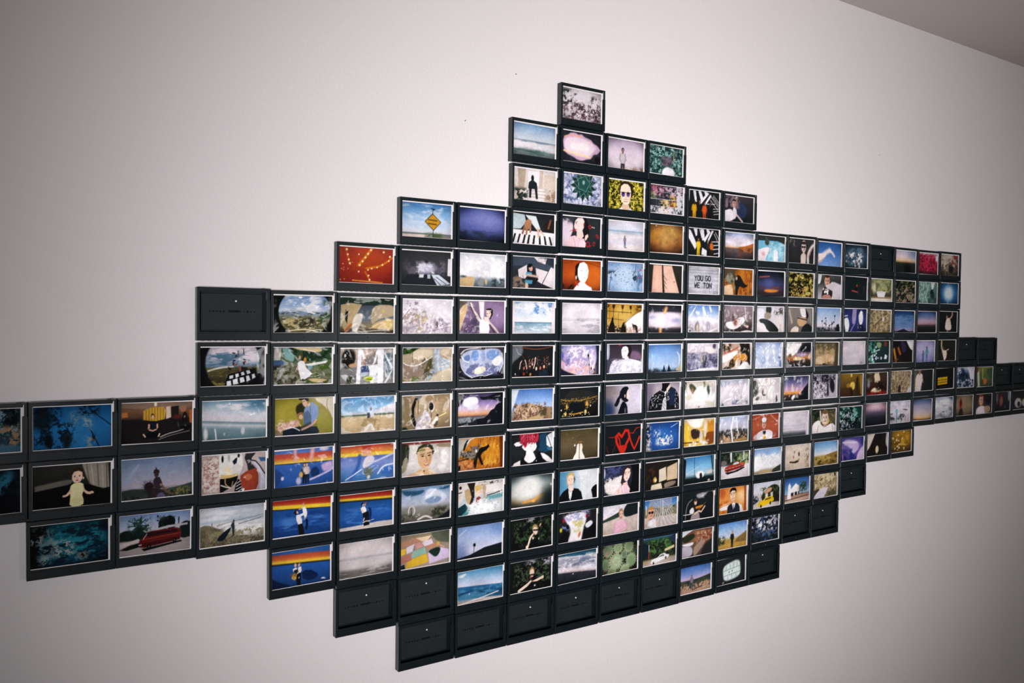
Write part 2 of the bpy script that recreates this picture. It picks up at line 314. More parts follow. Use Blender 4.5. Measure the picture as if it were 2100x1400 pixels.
SPEC = """
0,9|pale blossoms on dark branches, topmost print|g 0 e2d7de 1 cfc1c8;m 2b2f2c 7 .48 .08 0 .05 .36 .6;m 332f30 9 .5 .08 .2 .42 1 1;m 2b2f2c 7 .47 .08 .72 .15 1 .75;m e6d6de 13 .58 .06 0 .3 1 1;m 6a5058 14 .62 .06 0 .5 1 1;v .25
1,8|pale surf breaking under a blue sky|g 0 7ba1c8 .42 c6d1e0 .5 cdd3dc .52 7f95a8 .56 8795a0 .6 dcd6da .76 d2d2d6 .83 7f918e 1 6b7672;m f0eaee 6 .5 .1 0 .55 1 .8 4;m 45605c 7 .5 .12 0 .78 1 1 4;v .12
1,9|glowing pink cloud bank in a dark frame|g 0 23282f 1 20242c;m 343640 5 .5 .1 0 0 1 1;p c9a4bc .03 .02,.35 .06,.2 .16,.14 .2,.06 .34,.04 .4,.1 .5,.06 .54,.14 .74,.2 .78,.3 .9,.36 .98,.5 .9,.66 .8,.66 .74,.84 .62,.86 .5,.94 .36,.9 .3,.84 .06,.74;p e8cfdc .05 .06,.3 .2,.2 .5,.18 .74,.3 .9,.45 .78,.6 .7,.78 .4,.8 .06,.66;p f4e4e4 .06 .2,.36 .6,.34 .7,.5 .6,.64 .2,.6;b f4cf9c .06 .05,.66 .3,.72 .7,.78;b f0a888 .04 .06,.22 .2,.14 .5,.15;e .9 .84 .12 .13 0 14171c .03
1,10|small child on a lilac backdrop|g 0 b5a0bb .4 d3c2d0 1 dccdd3;w .42 .3 .95 c3b7be 3a3c46 9a7468 2a2426;m a08a66 5 .45 .1 .5 .88 1 1;v .3
1,11|teal hedge with a white shirt below|g 0 3a6668 1 46706a;m a2c6be 15 .54 .06 0 0 1 1;m 16302e 13 .54 .06 0 0 1 1;e .52 .52 .24 .17 0 433f4a .07;m 7a6a76 10 .5 .1 .36 .36 .7 .68;e .58 .92 .3 .2 0 ece6ec .03;l b08a70 .035 .74,.12 .72,.5
2,8|person in dark clothes on stone steps|g 0 e6dbd8 1 d0beb2;p baa794 .01 .1,0 .3,0 .25,.62 .12,.62;p f2ecee .01 .34,.06 .6,.06 .6,.5 .34,.5;p cbb9aa .01 .62,0 .71,0 .67,.62 .6,.6;p d9c5b6 .01 .72,.12 1,.16 1,.56 .72,.52;p e8dfdc .01 .28,.58 .72,.6 .8,1 .2,1;l b09c90 .018 .26,.66 .74,.68;l b09c90 .018 .25,.76 .76,.78;l b09c90 .018 .24,.86 .77,.88;e .45 .28 .055 .1 0 1c1e1c;p 22302e .01 .36,.42 .45,.32 .55,.42 .57,.62 .35,.62;p 252b33 .01 .37,.6 .43,.6 .42,.9 .37,.9;p 252b33 .01 .5,.6 .56,.6 .58,.92 .53,.93;m 1f3028 9 .4 .06 0 .62 .34 1;m 9a7860 12 .5 .08 .76 .6 1 1;m b07864 9 .5 .06 0 .4 .1 .6
2,9|dark green succulent rosette on grey stones|g 0 98a0be 1 a9abc6;m 56628a 10 .54 .08 0 0 1 1;m dadcea 13 .6 .05 0 0 1 1;k .53 .36 13 .56 .1 1d3836 7f9c94 .2;k .53 .34 9 .42 .12 224844 8fb0a6 .5;k .53 .3 5 .28 .14 285450 a5c4b8 1.2;e .53 .26 .05 .07 0 8fb0a8 .02
2,10|face in dark sunglasses before yellow leaves|g 0 7a7420 1 5a5a20;m d6bc3c 15 .5 .05 0 0 1 1;m f0dc60 22 .62 .04 0 0 1 1;m 23270e 13 .54 .05 0 0 1 1;p 33241f .01 .3,.46 .31,.24 .36,.08 .46,.02 .6,.04 .68,.16 .7,.36 .67,.56 .63,.5 .62,.24 .54,.12 .42,.14 .36,.26 .34,.5;p eed4bc .01 .34,.36 .36,.2 .44,.11 .54,.11 .61,.2 .64,.38 .63,.58 .59,.76 .53,.86 .45,.84 .38,.72 .345,.54;e .37 .62 .02 .06 0 d8b498 .01;p d8b498 .01 .4,.8 .58,.82 .62,1 .38,1;e .42 .47 .075 .085 0 2a2440 .006;e .56 .46 .075 .085 0 2a2440 .006;e .42 .5 .05 .045 0 5c5490 .02;e .56 .49 .05 .045 0 5c5490 .02;l 2a2420 .02 .35,.41 .64,.4;l d0a888 .02 .49,.48 .5,.62;b c89c80 .02 .45,.64 .54,.64;l a05a50 .02 .44,.72 .54,.71;p e8b898 .04 .57,.5 .62,.5 .58,.74;p d4dce0 .01 .3,1 .38,.9 .44,1;p d4dce0 .01 .56,1 .62,.92 .7,1
2,11|collage of small colourful snapshots|g 0 3a3f44 1 3a3f44;q 0 0 1 1 5 4 2a3038 b89c4c d0ccd4 7a4a56 46607a d0c4a8 343a3a 8c3c48 c8c4ce 6a7448 4c4448;m b84a5c 9 .5 .06 .14 .04 .42 .3;m 343840 14 .6 .06 0 0 1 1;m e8c8a8 16 .62 .05 .3 .5 .6 1;m d0a8c0 12 .6 .06 .1 .05 .98 .4;e .7 .62 .05 .04 0 2c2418 .015;m e0c850 8 .45 .06 .62 .52 .8 .74;l d8d2d8 .01 .2,0 .2,1;l d8d2d8 .01 .4,.25 .4,1;l d8d2d8 .01 .6,0 .6,1;l d8d2d8 .01 .8,0 .8,1;l d8d2d8 .01 0,.5 1,.5;l d8d2d8 .01 0,.75 1,.75;l d8d2d8 .01 .2,.25 1,.25
2,12|four band members by zigzag stripes|g 0 22282a 1 202426;p e6e1e6 .004 .0,.02 .06,.02 .04,.4 .0,.5;p e6e1e6 .004 .16,.02 .24,.02 .28,.42 .22,.42;p e6e1e6 .004 .32,.02 .4,.02 .5,.34 .42,.42;p e6e1e6 .004 .5,.02 .58,.02 .66,.08 .4,.5 .36,.42 .54,.14;p e6e1e6 .004 .7,.1 .74,.16 .56,.5 .52,.46;l d8d4d8 .02 .74,.2 .98,.56;l d8d4d8 .02 .78,.18 1,.5;l d8d4d8 .02 .8,.12 1,.4;l d8d4d8 .018 .7,.3 .96,.66;l d8d4d8 .02 .8,.62 .98,.6;l d8d4d8 .02 .8,.72 .98,.68;l d8d4d8 .02 .82,.82 .98,.78;l d8d4d8 .025 .6,.46 .84,.44;w .2 .38 .8 d8a020 c08a20 4a3428 1c1818;w .37 .34 .85 1c2426 1a1e20 9a7058 1c1818;w .52 .4 .8 d05a24 b04420 8a5a48 2a1c1c;w .7 .38 .85 1c2024 16181c 7a5444 1c1818
2,13|dancer in white beside a dark blue disc|g 0 4a4048 .4 2a2e34 1 1e2428;e .58 .55 .3 .3 0 2c3a55 .05;m 8a7478 6 .5 .08 0 0 .5 .5;b c8a898 .05 .42,.04 .36,.14;f .33 .3 .14 c8a098 3a2c2c;p e2dae0 .02 .02,.6 .28,.48 .36,.95 .04,1;p d8ccd4 .02 .28,.42 .42,.5 .42,.8 .3,.95;b d8b8b0 .06 .42,.72 .62,.96
3,6|yellow diamond road sign by the desert road|g 0 3f74ac .35 86aed6 .75 c4d0e2 .86 d4d2d8 .87 6e7f84 .9 7a7f76 1 9a8f86;m c2d0e4 5 .5 .12 0 .05 1 .6 3;p e0c8c0 .01 0,.93 .55,.91 .42,1 0,.99;m 4a5a38 9 .45 .08 .48 .86 .8 1;l 2a3a4a .02 .615,.15 .615,.3;l 2a3a4a .02 .625,.78 .625,1;p 2a3a4a 0 .56,.12 .67,.15 .63,.2;p 4a3a28 0 .61,.28 .79,.52 .63,.79 .45,.53;p c69226 0 .611,.31 .775,.52 .63,.76 .466,.53;l 6a4c20 .035 .53,.47 .7,.49;l 6a4c20 .035 .53,.58 .69,.6
3,7|deep violet-blue haze over a dark ground|g 0 3f4c8e .35 6c74b4 .65 5a62a0 .85 2f3a5c 1 262c36;e .6 .28 .5 .3 10 8a8cc6 .25 .7;m 2c3446 5 .5 .12 0 .7 1 1 2;v .4
3,8|hands playing white piano keys|g 0 2a2e30 1 2a2e30;p b5c6cc .01 0,.04 .28,.08 .32,.3 .2,.52 0,.54;p d2dcde .01 .3,.08 .55,.1 .66,.5 .58,.54;p 2a2624 .02 .7,.5 .8,.2 1,.2 1,.6;b 8a5a40 .06 .85,.45 .9,.2;p eae4e6 .01 0,.55 1,.6 1,1 0,1;p 24282c 0 .05,.68 .09,.69 .04,.97 .0,.96;p 24282c 0 .16,.69 .2,.69 .15,.97 .11,.97;p 24282c 0 .28,.7 .32,.7 .28,.98 .23,.98;p 24282c 0 .38,.7 .42,.7 .39,.99 .34,.99;p 24282c 0 .5,.7 .54,.71 .52,.99 .47,.99;p 24282c 0 .62,.7 .66,.71 .68,.99 .63,.99;p 24282c 0 .74,.71 .78,.71 .82,1 .77,1;p 24282c 0 .86,.72 .9,.72 .96,1 .91,1;e .36 .38 .13 .18 30 b08060 .02;l 9a6a50 .07 .28,.48 .24,.66;l a87858 .07 .34,.5 .33,.68;l b08060 .07 .42,.48 .42,.6;l d8b09a .07 .6,.5 .62,.75;l e0b8a4 .06 .66,.55 .74,.68
3,9|child looking up among small red hearts|g 0 34393c 1 2c3134;p dccad6 .03 0,.14 .12,.06 .26,.16 .3,.4 .22,.7 .14,1 0,1;m 4a4c58 6 .55 .08 0 0 .3 .22;p 232024 .012 .5,.02 .6,.0 .68,.2 .7,.5 .64,.72 .56,.76 .5,.5;p ecd2cc .01 .31,.3 .34,.14 .4,.04 .52,.02 .57,.12 .56,.34 .5,.5 .42,.52 .35,.46 .32,.38;l 5a3a38 .014 .35,.2 .4,.15;e .37 .22 .016 .01 -30 3a2828;l dcb4ac .014 .33,.26 .315,.34;p c05050 .005 .33,.42 .37,.4 .38,.44 .35,.46;p e8ccc4 .01 .38,.5 .52,.42 .56,.62 .5,.74 .38,.68;e .555 .24 .018 .05 0 c83a40 .01;p e8c2ca .012 .1,.86 .2,.68 .34,.62 .44,.72 .56,.7 .62,.86 .6,1 .12,1;l b88898 .016 .3,.7 .36,1;l b88898 .014 .46,.72 .4,1;p ecc8b8 .01 .6,.6 .66,.54 .68,.62 .62,.76 .58,.74;e .325 .46 .02 .05 0 c02430 .008;l b82c34 .012 .2,.5 .3,.44;l d42a34 .02 .68,.28 .72,.25 .76,.3 .74,.36 .69,.34 .68,.28;b dcdee0 .02 .77,.3 .84,.32;l d42a34 .02 .87,.56 .9,.54 .95,.6 .94,.66 .89,.6;l d42a34 .02 .62,.88 .66,.8 .7,.82 .72,.9 .68,.96 .63,.92;l d42a34 .02 .8,.84 .84,.78 .86,.84 .83,.92 .8,.88;l d42a34 .018 .7,.96 .76,.92
3,10|tiny figure standing on a pale wet beach|g 0 dbd4de .3 c6cbdc .34 86a0b4 .38 b4bcc8 .5 ded6da .75 cec8d6 .85 dccfd2 1 e0d4d2;n 9 .05 5;w .48 .5 .38 8a7a86 4a6478 9a7468 2a2830;e .5 .9 .05 .012 0 4a4854;v .12
3,11|plain amber-brown glow with one bright spot|g 0 9c6a34 .35 a8763a .7 8c5a30 1 5c3a28;e .55 .35 .5 .35 -40 c69a58 .25 .8;e .15 .45 .2 .2 0 b07a30 .15 .7;n 7 .12;e .2 .06 .03 .02 0 fff2d0 .015;v .4
3,12|figure in yellow by zigzag stripes|g 0 24282a 1 202426;p e6e1e6 .004 .0,.04 .1,.1 .3,.62 .24,.78 .0,.3;p e6e1e6 .004 .18,.02 .3,.02 .3,.26 .26,.3;p e6e1e6 .004 .4,.02 .5,.02 .54,.4 .46,.44;p e6e1e6 .004 .36,.02 .38,.02 .46,.3 .44,.36;p e6e1e6 .004 .58,.02 .66,.02 .72,.12 .54,.5 .5,.4 .62,.16;p e6e1e6 .004 .76,.04 .82,.06 .66,.46 .62,.44;l dad6da .022 .84,.16 .98,.5;l dad6da .022 .88,.1 1,.36;l dad6da .03 .76,.46 1,.44;l dad6da .03 .78,.6 1,.56;l dad6da .03 .8,.74 1,.7;l dad6da .03 .84,.9 1,.86;p e2dde2 .004 .46,.7 .62,.8 .6,1 .44,.95;w .34 .36 .72 e8c024 d8ae20 a86a50 2a1c18;w .64 .42 .62 2c3238 1c2024 b09078 3a3028;w .76 .42 .62 d06a24 3a2a20 b07858 3a2418
3,13|orange hillside at dusk under a pale sky|g 0 9fb4dc .2 cfc9de .48 e6d6da .55 dcb89a .58 a07050 .62 6a5a58 1 3a3c44;p b06a34 .02 .45,.55 .75,.48 1,.36 1,.75 .6,.68;m 6a4030 7 .5 .1 .5 .55 1 1;n 6 .1 2;v .25
3,14|pale hand reaching over a blue pool|g 0 3a3a38 .18 42464a .2 6fb0cc 1 84bcd4;m b0dcea 6 .5 .1 .4 .25 1 1;p 3a3c3c .01 0,0 1,0 1,.3 .7,.18 0,.22;p 4a4c46 .02 .25,.35 .3,.12 .42,.14 .42,.4;b 4a6a4a .04 .3,.08 .38,.2;p f2e6ea .02 0,.6 .38,.42 .46,.52 .3,.9 .3,1 0,1;e .22 .72 .1 .08 0 e0a8b0 .06;p eef0f4 .03 .58,.6 .68,.5 .76,.62 .74,1 .6,1
3,15|person in sunglasses beside a white curved shape|g 0 3c3c3e 1 2c3032;m 7a7672 5 .62 .08 0 0 .4 .3;e .6 .26 .13 .2 0 d8cac4 .02;f .6 .34 .2 ddcac2 3a3430 g;p d2beb2 .02 .48,.6 .7,.56 .68,1 .5,1;b e6ded8 .12 .78,1 .76,.6 .9,.3 .98,.22;b c08078 .06 .8,.7 .92,.35;p 2c3032 .01 .88,.5 1,.4 1,.7 .85,.8
3,16|outstretched bent hand on a blue ground|g 0 2f5c96 .5 4a78b8 1 7fa0d4;b ecdcd8 .18 0,.68 .18,.62 .38,.42 .5,.34;b ecdcd8 .1 .5,.34 .64,.44 .7,.56;p ead6d2 .03 0,.5 .25,.5 .4,.42 .3,.7 .05,.95 0,.95;b b8988e .04 .05,.9 .3,.66
3,17|white petals scattered on dark blue|g 0 2a3c4a .5 3a5064 1 2c4050;m 5a7486 5 .5 .12 .2 .1 .8 .9;m e8e4e2 9 .6 .05 .2 .35 .8 .8;m b0a8a4 9 .6 .05 0 .35 .15 .8;s e6e2e0 18 .02 .05 .25 .35 .75 .95 1.4;v .4
3,19|pink sunset over a black field|g 0 cfc2d6 .25 e6d2da .42 eec8a4 .5 c09060 .54 4a4a40 .6 2a302c 1 22282a;e .95 .05 .5 .35 0 6a88a8 .25 .7;e .6 .8 .25 .2 0 14181a .1
3,20|crimson-leaved tree|g 0 d8c8d0 .3 b03a5c 1 4a2a30;m c8304e 8 .36 .1 0 .05 1 .85;m 7a1c34 12 .5 .08 0 .1 1 1;m 2c2a2e 7 .5 .1 0 .85 1 1;e .95 .2 .12 .16 0 e8dce2 .05
3,21|gnarled tree beside red leaves|g 0 c8bcb4 .4 a49484 1 5a4a40;m 4a4038 8 .5 .08 0 .2 1 1;m d0bca8 7 .55 .08 0 .1 .8 .8;b 7a6654 .08 .3,1 .35,.5 .6,.4;m a03a44 6 .5 .1 .6 0 1 .45;e .6 .7 .25 .18 0 2a2826 .1;v .3
4,5|strings of warm bulbs under a red tent|g 0 a83824 1 8a2c24;e .55 .35 .5 .3 0 b85020 .25 .7;b d87a20 .07 .36,.5 .6,.02;b d87a20 .05 .5,.58 .78,.5 .98,.25;b c06020 .04 .12,.05 .2,.48;b c87028 .04 .48,.68 .56,.9;e .14 .08 .03 .03 0 ffe8a0 .01;e .16 .22 .025 .025 0 ffe8a0 .01;e .18 .36 .025 .025 0 ffe8a0 .01;e .2 .46 .025 .025 0 ffe8a0 .01;e .58 .06 .03 .03 0 fff0b0 .01;e .53 .17 .028 .028 0 fff0b0 .01;e .48 .28 .028 .028 0 ffe8a0 .01;e .43 .39 .028 .028 0 ffe8a0 .01;e .38 .5 .028 .028 0 ffe8a0 .01;e .82 .1 .03 .03 0 ffe8a0 .01;e .94 .22 .03 .03 0 ffe8a0 .01;e .92 .34 .025 .025 0 ffe8a0 .01;e .8 .46 .025 .025 0 ffe8a0 .01;e .7 .54 .022 .022 0 ffe8a0 .01;e .6 .58 .022 .022 0 ffe8a0 .01;e .53 .62 .022 .022 0 ffe8a0 .01;e .54 .78 .025 .025 0 ffe8a0 .01;e .56 .9 .025 .025 0 ffe8a0 .01;e .36 .68 .022 .022 0 ffe0d8 .01;e .36 .2 .02 .02 0 ffe0d8 .01;s f8a080 10 .012 .02 .02 .4 .3 .95;b d8943c .03 .25,.93 .6,.95 .8,.97
4,6|cluttered dark room with pale glow on the desk|g 0 3a3c3e .5 45454a 1 24282c;m 6a6670 5 .55 .1 .1 .3 .9 .7;e .5 .5 .28 .16 0 b8b4cc .1;m e2dce8 9 .55 .06 .3 .35 .7 .7;e .5 .3 .06 .05 0 38383c .02;p 2a2e34 .01 .1,.7 .6,.68 .7,1 .1,1;p c8d0dc .01 .6,.68 .75,.68 1,.95 .72,1;l 3a4450 .02 .7,.75 .9,.95;l 3a4450 .02 .66,.8 .8,1;p c8d0d0 0 .36,.68 .45,.68 .44,.78 .35,.78;p b0bac4 0 .52,.68 .58,.68 .58,.8 .52,.8;p e8e2e6 .01 .94,.2 1,.2 1,.72 .93,.7
4,7|overexposed white landscape with a tan corner|g 0 d0d4dc .3 e2e0e4 .65 d8d8de .78 8a98a2 .85 6a767c 1 59646a;m f4f0f0 4 .5 .12 0 .1 1 .7;p c6a87c .02 0,.78 .2,.68 .34,.72 .3,1 0,1;e .08 .7 .1 .03 0 4a4e50 .03;e .46 .85 .12 .14 0 8a8c8e .04;e .58 .82 .04 .1 0 d0b48c .02;m 303a42 6 .5 .1 .7 .72 1 1|.6
4,8|child curled on a couch of cushions|g 0 3c4450 1 2a2c32;p 46505e .02 0,0 .5,.02 1,.3 1,.45 .4,.3 0,.3;p e2dadc .01 .5,0 .82,.04 .78,.22 .6,.14;m 8a6a70 14 .6 .05 .6 .02 .8 .15;p dcd0d2 .01 .14,.42 .34,.26 .4,.5 .3,.7 .16,.66;p d8ccce .01 .55,.35 .85,.45 .7,.85 .58,.75;p e0d4d8 .01 .92,.3 1,.35 1,1 .72,.85;m 8a7866 9 .45 .08 0 .62 .3 1;p 23262a .01 .34,.3 .46,.22 .56,.55 .62,.7 .5,.95 .36,.85;e .43 .36 .075 .1 -20 d0a090 .01;e .41 .28 .09 .06 -20 1c1e22;p 5a9ab4 .01 .33,.48 .46,.5 .46,.62 .32,.6;b d0a898 .07 .36,.58 .6,.62;p 4a8aa0 .01 .3,.74 .48,.74 .46,.86 .3,.86;e .34 .93 .06 .1 0 d0a898 .01
4,9|overexposed white face on an orange ground|g 0 a04618 .5 b4541e .8 8a3a1c 1 4a241c;e .85 .55 .45 .45 0 cc6a24 .25 .8;l 8a3c18 .02 .05,.15 .4,.02;l 8a3c18 .02 .6,.05 .98,.2;p 241c1a .015 .34,.2 .42,.08 .5,.06 .46,.3 .42,.7 .38,.66 .33,.5;p f6f0f0 .012 .4,.3 .45,.1 .56,.06 .64,.14 .68,.34 .66,.56 .6,.72 .52,.76 .44,.66 .4,.52;e .365 .58 .025 .06 0 f0e6e4 .01;e .5 .35 .02 .014 0 7a6868 .01;e .62 .33 .018 .014 0 7a6868 .01;l d8c8c8 .02 .56,.34 .58,.48;e .57 .58 .035 .012 0 b09090 .01;p f2ecf2 .015 .28,1 .38,.84 .46,.72 .58,.74 .64,.82 .76,.9 .78,1;b e03c20 .04 .36,.74 .42,.84;b d84a20 .03 .64,.76 .74,.86;p c83a24 .02 .38,.1 .44,.05 .42,.12;m 241814 4 .45 .1 0 .8 .3 1
4,10|pale blue wall with hanging dark stems|g 0 7c9cc4 .4 a9c0dc 1 8aa8cc;e .5 .55 .4 .5 0 b8cce4 .2 .8;s 4a6484 50 .008 .016 .1 .05 .8 .95;m 2a3a48 7 .6 .05 .02 .3 .25 .6;l 2c3c4a .02 .12,.35 .06,.98;l 2c3c4a .018 .8,.05 .75,.65;m 2a3a48 8 .55 .05 .68 .3 .85 .7;m 4a6a90 4 .5 .1 .85 .1 1 1;s b04060 4 .02 .04 .85 .2 1 .5
4,11|pair of bare legs, close up|g 0 37352f 1 2c2824;p e0ae98 .03 .14,.02 .38,.02 .42,1 .1,1;p e6b8a4 .03 .42,.02 .68,.02 .85,.7 .92,1 .48,1;l 4a2c26 .025 .4,.02 .43,1;l 5a3a30 .02 .42,.35 .54,.55;l 5a3a30 .02 .42,.5 .52,.68;l 5a3a30 .02 .44,.65 .54,.85;e .76 .6 .02 .03 0 8a4a50;e .25 .5 .05 .4 0 eac0ac .05 .6
4,12|lightbox letters reading YOU GO WE TON|g 0 b8b8c0 1 c4c2ca;l 8a8c96 .02 0,.14 1,.12;l 9a9ca4 .018 0,.24 1,.23;l a4a6ae .018 0,.36 1,.35;l a4a6ae .018 0,.5 1,.5;l a4a6ae .018 0,.64 1,.64;l a4a6ae .018 0,.78 1,.78;l a4a6ae .018 0,.9 1,.9;n 10 .1 3;v .15;t YOU .22 .34 .17 1e2224;t GO .56 .34 .17 1e2224;t WE .22 .6 .17 1e2224;t TON .5 .6 .17 1e2224;l 6a6c74 .012 .7,.8 .72,1;l 6a6c74 .012 .84,.8 .84,1
4,13|grey cat crouching on an amber floor|g 0 b06a24 1 c07a30;m 8a4818 6 .5 .1 0 0 1 1 .4;e .62 .3 .2 .3 0 c88830 .15 .7;p 5a4c3c .03 0,.0 .45,.02 .35,.3 0,.4;e .22 .38 .22 .2 0 8a8474 .04;m 4a4438 8 .5 .08 .0 .2 .45 .55;b 8a8474 .08 .36,.4 .38,.75;p 24241f .02 .4,.3 .5,.22 .58,.28 .72,.58 .85,.6 .7,.75 .52,.62 .48,1 .4,1 .42,.7 .36,.55;e .44 .36 .05 .07 0 b8ac98 .02;p d8b894 .03 .0,.7 .3,.55 .34,1 0,1
4,14|dim violet cloud with one orange streak|g 0 222a34 .2 2c3040 .5 40466c .7 503c50 .85 3a2c34 1 20262c;e .45 .5 .3 .2 0 5c6498 .15 .8;b a05a50 .05 .1,.24 .45,.2;p e08838 .04 .25,.72 .55,.7 .85,.74 .6,.84 .3,.82;b 80483c .04 .55,.64 .8,.62;v .4
4,15|golden-green plant leaves|g 0 3a3818 1 2c2c14;m a8983c 9 .5 .06 0 0 1 1;m d8c878 11 .6 .05 0 0 1 1;m 16180c 9 .55 .06 0 0 1 1;m c89858 9 .58 .05 .2 .6 1 1
4,16|laughing baby in a patterned vest|g 0 5a5c5c .3 3a4040 1 d0c4cc;p dcd2da .03 .5,.2 1,.4 1,1 .6,1;p e6e0e4 .02 0,0 .2,0 .15,.4 0,.4;f .42 .26 .24 d8a890 4a3428;p 3a3230 .02 .25,.48 .62,.44 .66,.8 .6,1 .2,1;p d8ccd0 .02 .3,.46 .7,.3 .74,.7 .5,.6;s e8e2e0 9 .04 .06 .28 .58 .48 .78;p c08878 .02 .2,.95 .3,.82 .55,.82 .62,1 .2,1
4,17|near-black frame with small red marks|g 0 1f2a2c 1 232c30;e .55 .38 .05 .07 0 b03a30 .02;b c05a40 .05 .35,.6 .6,.66;e .52 .5 .05 .08 0 16181a .02;m 40383c 5 .6 .1 .6 .3 .9 .8
4,18|white cup on a garden table|g 0 7a8458 .4 6a6a4a .75 50483a .82 a08a60 1 d8ccbc;m a4a878 6 .5 .1 0 0 1 .6;e .2 .4 .12 .22 0 d8c8b0 .08;p f0ecea .01 .3,.56 .72,.56 .66,.8 .36,.8;e .5 .56 .22 .04 0 dcd2c8 .01;p e8dcc8 .02 0,.84 1,.88 1,1 0,1;b f0e8e0 .04 .1,.9 .8,.92
4,19|tangled green and yellow foliage|g 0 2c3430 1 3a3c34;m 8c9450 8 .52 .06 0 0 1 1;m b8a068 10 .58 .05 .3 .2 1 1;m a08088 9 .6 .05 0 .2 1 1;m 161c1e 7 .55 .06 0 0 1 1
4,20|green waterfall between rocks|g 0 6a8c84 1 4a6a66;m a4c4b8 9 .5 .08 0 0 .6 1 .4;p e4e2e6 .02 .66,0 .86,0 .8,.3 .7,.35;p 1c2630 .04 .62,.4 .8,.3 .85,.85 .66,.7;m 3a5048 7 .5 .08 .5 .5 1 1
4,21|soft blue-white orb of light|g 0 2a5c8a .5 2c6ca0 1 1c4a74;e .48 .5 .42 .38 0 9cc0dc .2;e .48 .5 .28 .26 0 dce4ea .18;b 6aa4cc .06 .45,0 .45,.2;b 8ab4d0 .08 .45,.75 .45,1;v .3
5,4|round lens view of a rocky seashore|g 0 6f8cb8 .3 94a8c8 .42 b8c2d0 .46 7c8ea8 .55 8c9498 .7 8c8464 1 5c5a38;m dfe2e6 5 .5 .08 .2 .0 .8 .4 3;e .65 .36 .16 .14 0 e6e4e8 .02;e .65 .36 .11 .09 0 cfd4de .03;e .45 .05 .05 .03 0 f4f4f4 .01;m 3c463c 14 .55 .05 .1 .44 .95 .6 3;m 4c4c34 10 .52 .06 .1 .55 .95 1 2;m b8a878 9 .56 .05 .15 .6 .8 1 2;m 2c2e24 12 .6 .05 .4 .6 .9 .85 2;m 40582c 6 .5 .08 .75 .55 1 1;b d8c8a4 .03 .25,.95 .5,.9 .75,.97;b e4dcc8 .02 .55,.98 .75,.9 .95,.97;o .53 .46 .72 .66 141c1a .03;m 2c4424 6 .52 .08 .86 .0 1 .6|1
5,5|warped surfer print in tan and dark green|g 0 2c4028 .2 283634 .24 4a545c .6 6a7480 .8 8a7a5c 1 3a3428;p b09c76 .01 .02,.22 .2,.16 .4,.2 .3,.5 .2,.8 .1,1 .02,.7;p 20262a .01 .1,.35 .15,.4 .13,.75 .09,.6;b c06030 .05 .1,.95 .2,.76;p d4ccc0 .02 .25,.5 .4,.42 .42,.6 .3,.98 .2,.95;p b4a084 .02 .58,.2 .95,.18 1,.25 1,.5 .7,.6 .56,.8;p c8ac78 .03 .56,.8 .75,.62 1,.58 1,.9 .6,.88;e .9 .75 .14 .16 0 e0c080 .05;e .8 .38 .03 .03 0 c0c840 .02;b d8d0c4 .02 .3,.97 .9,.9|1
5,6|overexposed white blossom tree|g 0 eae2ea 1 e2d8e0;m 8c7c88 10 .6 .06 .1 .05 .35 .3;l 7a6c78 .03 .0,.6 .14,.3;m b09c94 12 .56 .06 0 .3 .5 1;m c4b08c 9 .64 .05 .1 .4 .6 .9;m 54444c 12 .5 .06 .66 .56 .84 .85;m a898a8 14 .56 .06 0 .6 1 1;b 9a8c98 .02 .5,.95 .95,.8|.8
5,7|ballerina in white on a purple ground|g 0 8a7490 .5 806a88 1 66506e;e .8 .4 .4 .45 0 947ca0 .25 .8;m 564c66 5 .5 .1 .08 .5 .48 1;m b8a8b8 10 .6 .05 .05 .75 .35 1;p 6c6454 .02 0,.0 .2,.0 .14,.14 0,.25;p d8b48c .02 0,.32 .08,.14 .2,.08 .16,.36 .1,.6 .03,.9 0,.9;b eadcc4 .02 .02,.35 .1,.18;p f2e8ea .02 .42,.02 .54,.02 .54,.4 .52,.6 .45,.5;p f0e4e0 .02 .3,.3 .36,.34 .46,.56 .5,.6 .44,.66 .36,.5;b 33242a .035 .22,.05 .27,.28 .36,.48;b e8ccc0 .05 .25,.08 .31,.3 .42,.56;p f6eeee .02 .43,.58 .54,.55 .66,.62 .66,.78 .64,1 .44,1;p ead4cc .01 .54,.48 .64,.5 .66,.64 .54,.62;e .645 .4 .085 .125 -12 e6c8b8 .01;p 33262a .01 .55,.3 .6,.24 .68,.22 .74,.28 .735,.42 .69,.55 .66,.56 .7,.4 .68,.32 .6,.3;b e8e0dc .02 .57,.29 .7,.3;e .61 .39 .015 .01 0 4a3030;e .66 .38 .015 .01 0 4a3030;e .63 .48 .025 .01 0 a86060;b e6ccc0 .06 .66,.66 .76,.8 .87,1;b 4a3646 .04 .66,.74 .74,.9 .78,1|.8
5,8|calm blue sea under mottled clouds|g 0 8cb0dc .3 c2d2e6 .55 e2e2ea .64 e4e2e8 .65 5c8098 .7 7c9cb0 .85 a4b8c6 1 b4c2cc;m e8e6ea 6 .52 .08 0 0 1 .45 2;m 4c80b8 6 .62 .1 .5 0 .95 .4;m dce4ea 8 .55 .06 .05 .72 .95 1 4;p f0dce0 .02 0,0 .05,0 .06,1 0,1;p f0dce4 .02 .95,0 1,0 1,1 .93,1|.4
5,9|almost white seascape beside the lanterns|g 0 e0d5dc .5 dcd2d8 .56 c0bcc4 .6 d8d0d6 .75 d0c8ce 1 c2bcc2;m a8a6ae 9 .6 .06 .05 .5 1 1 6;v .1
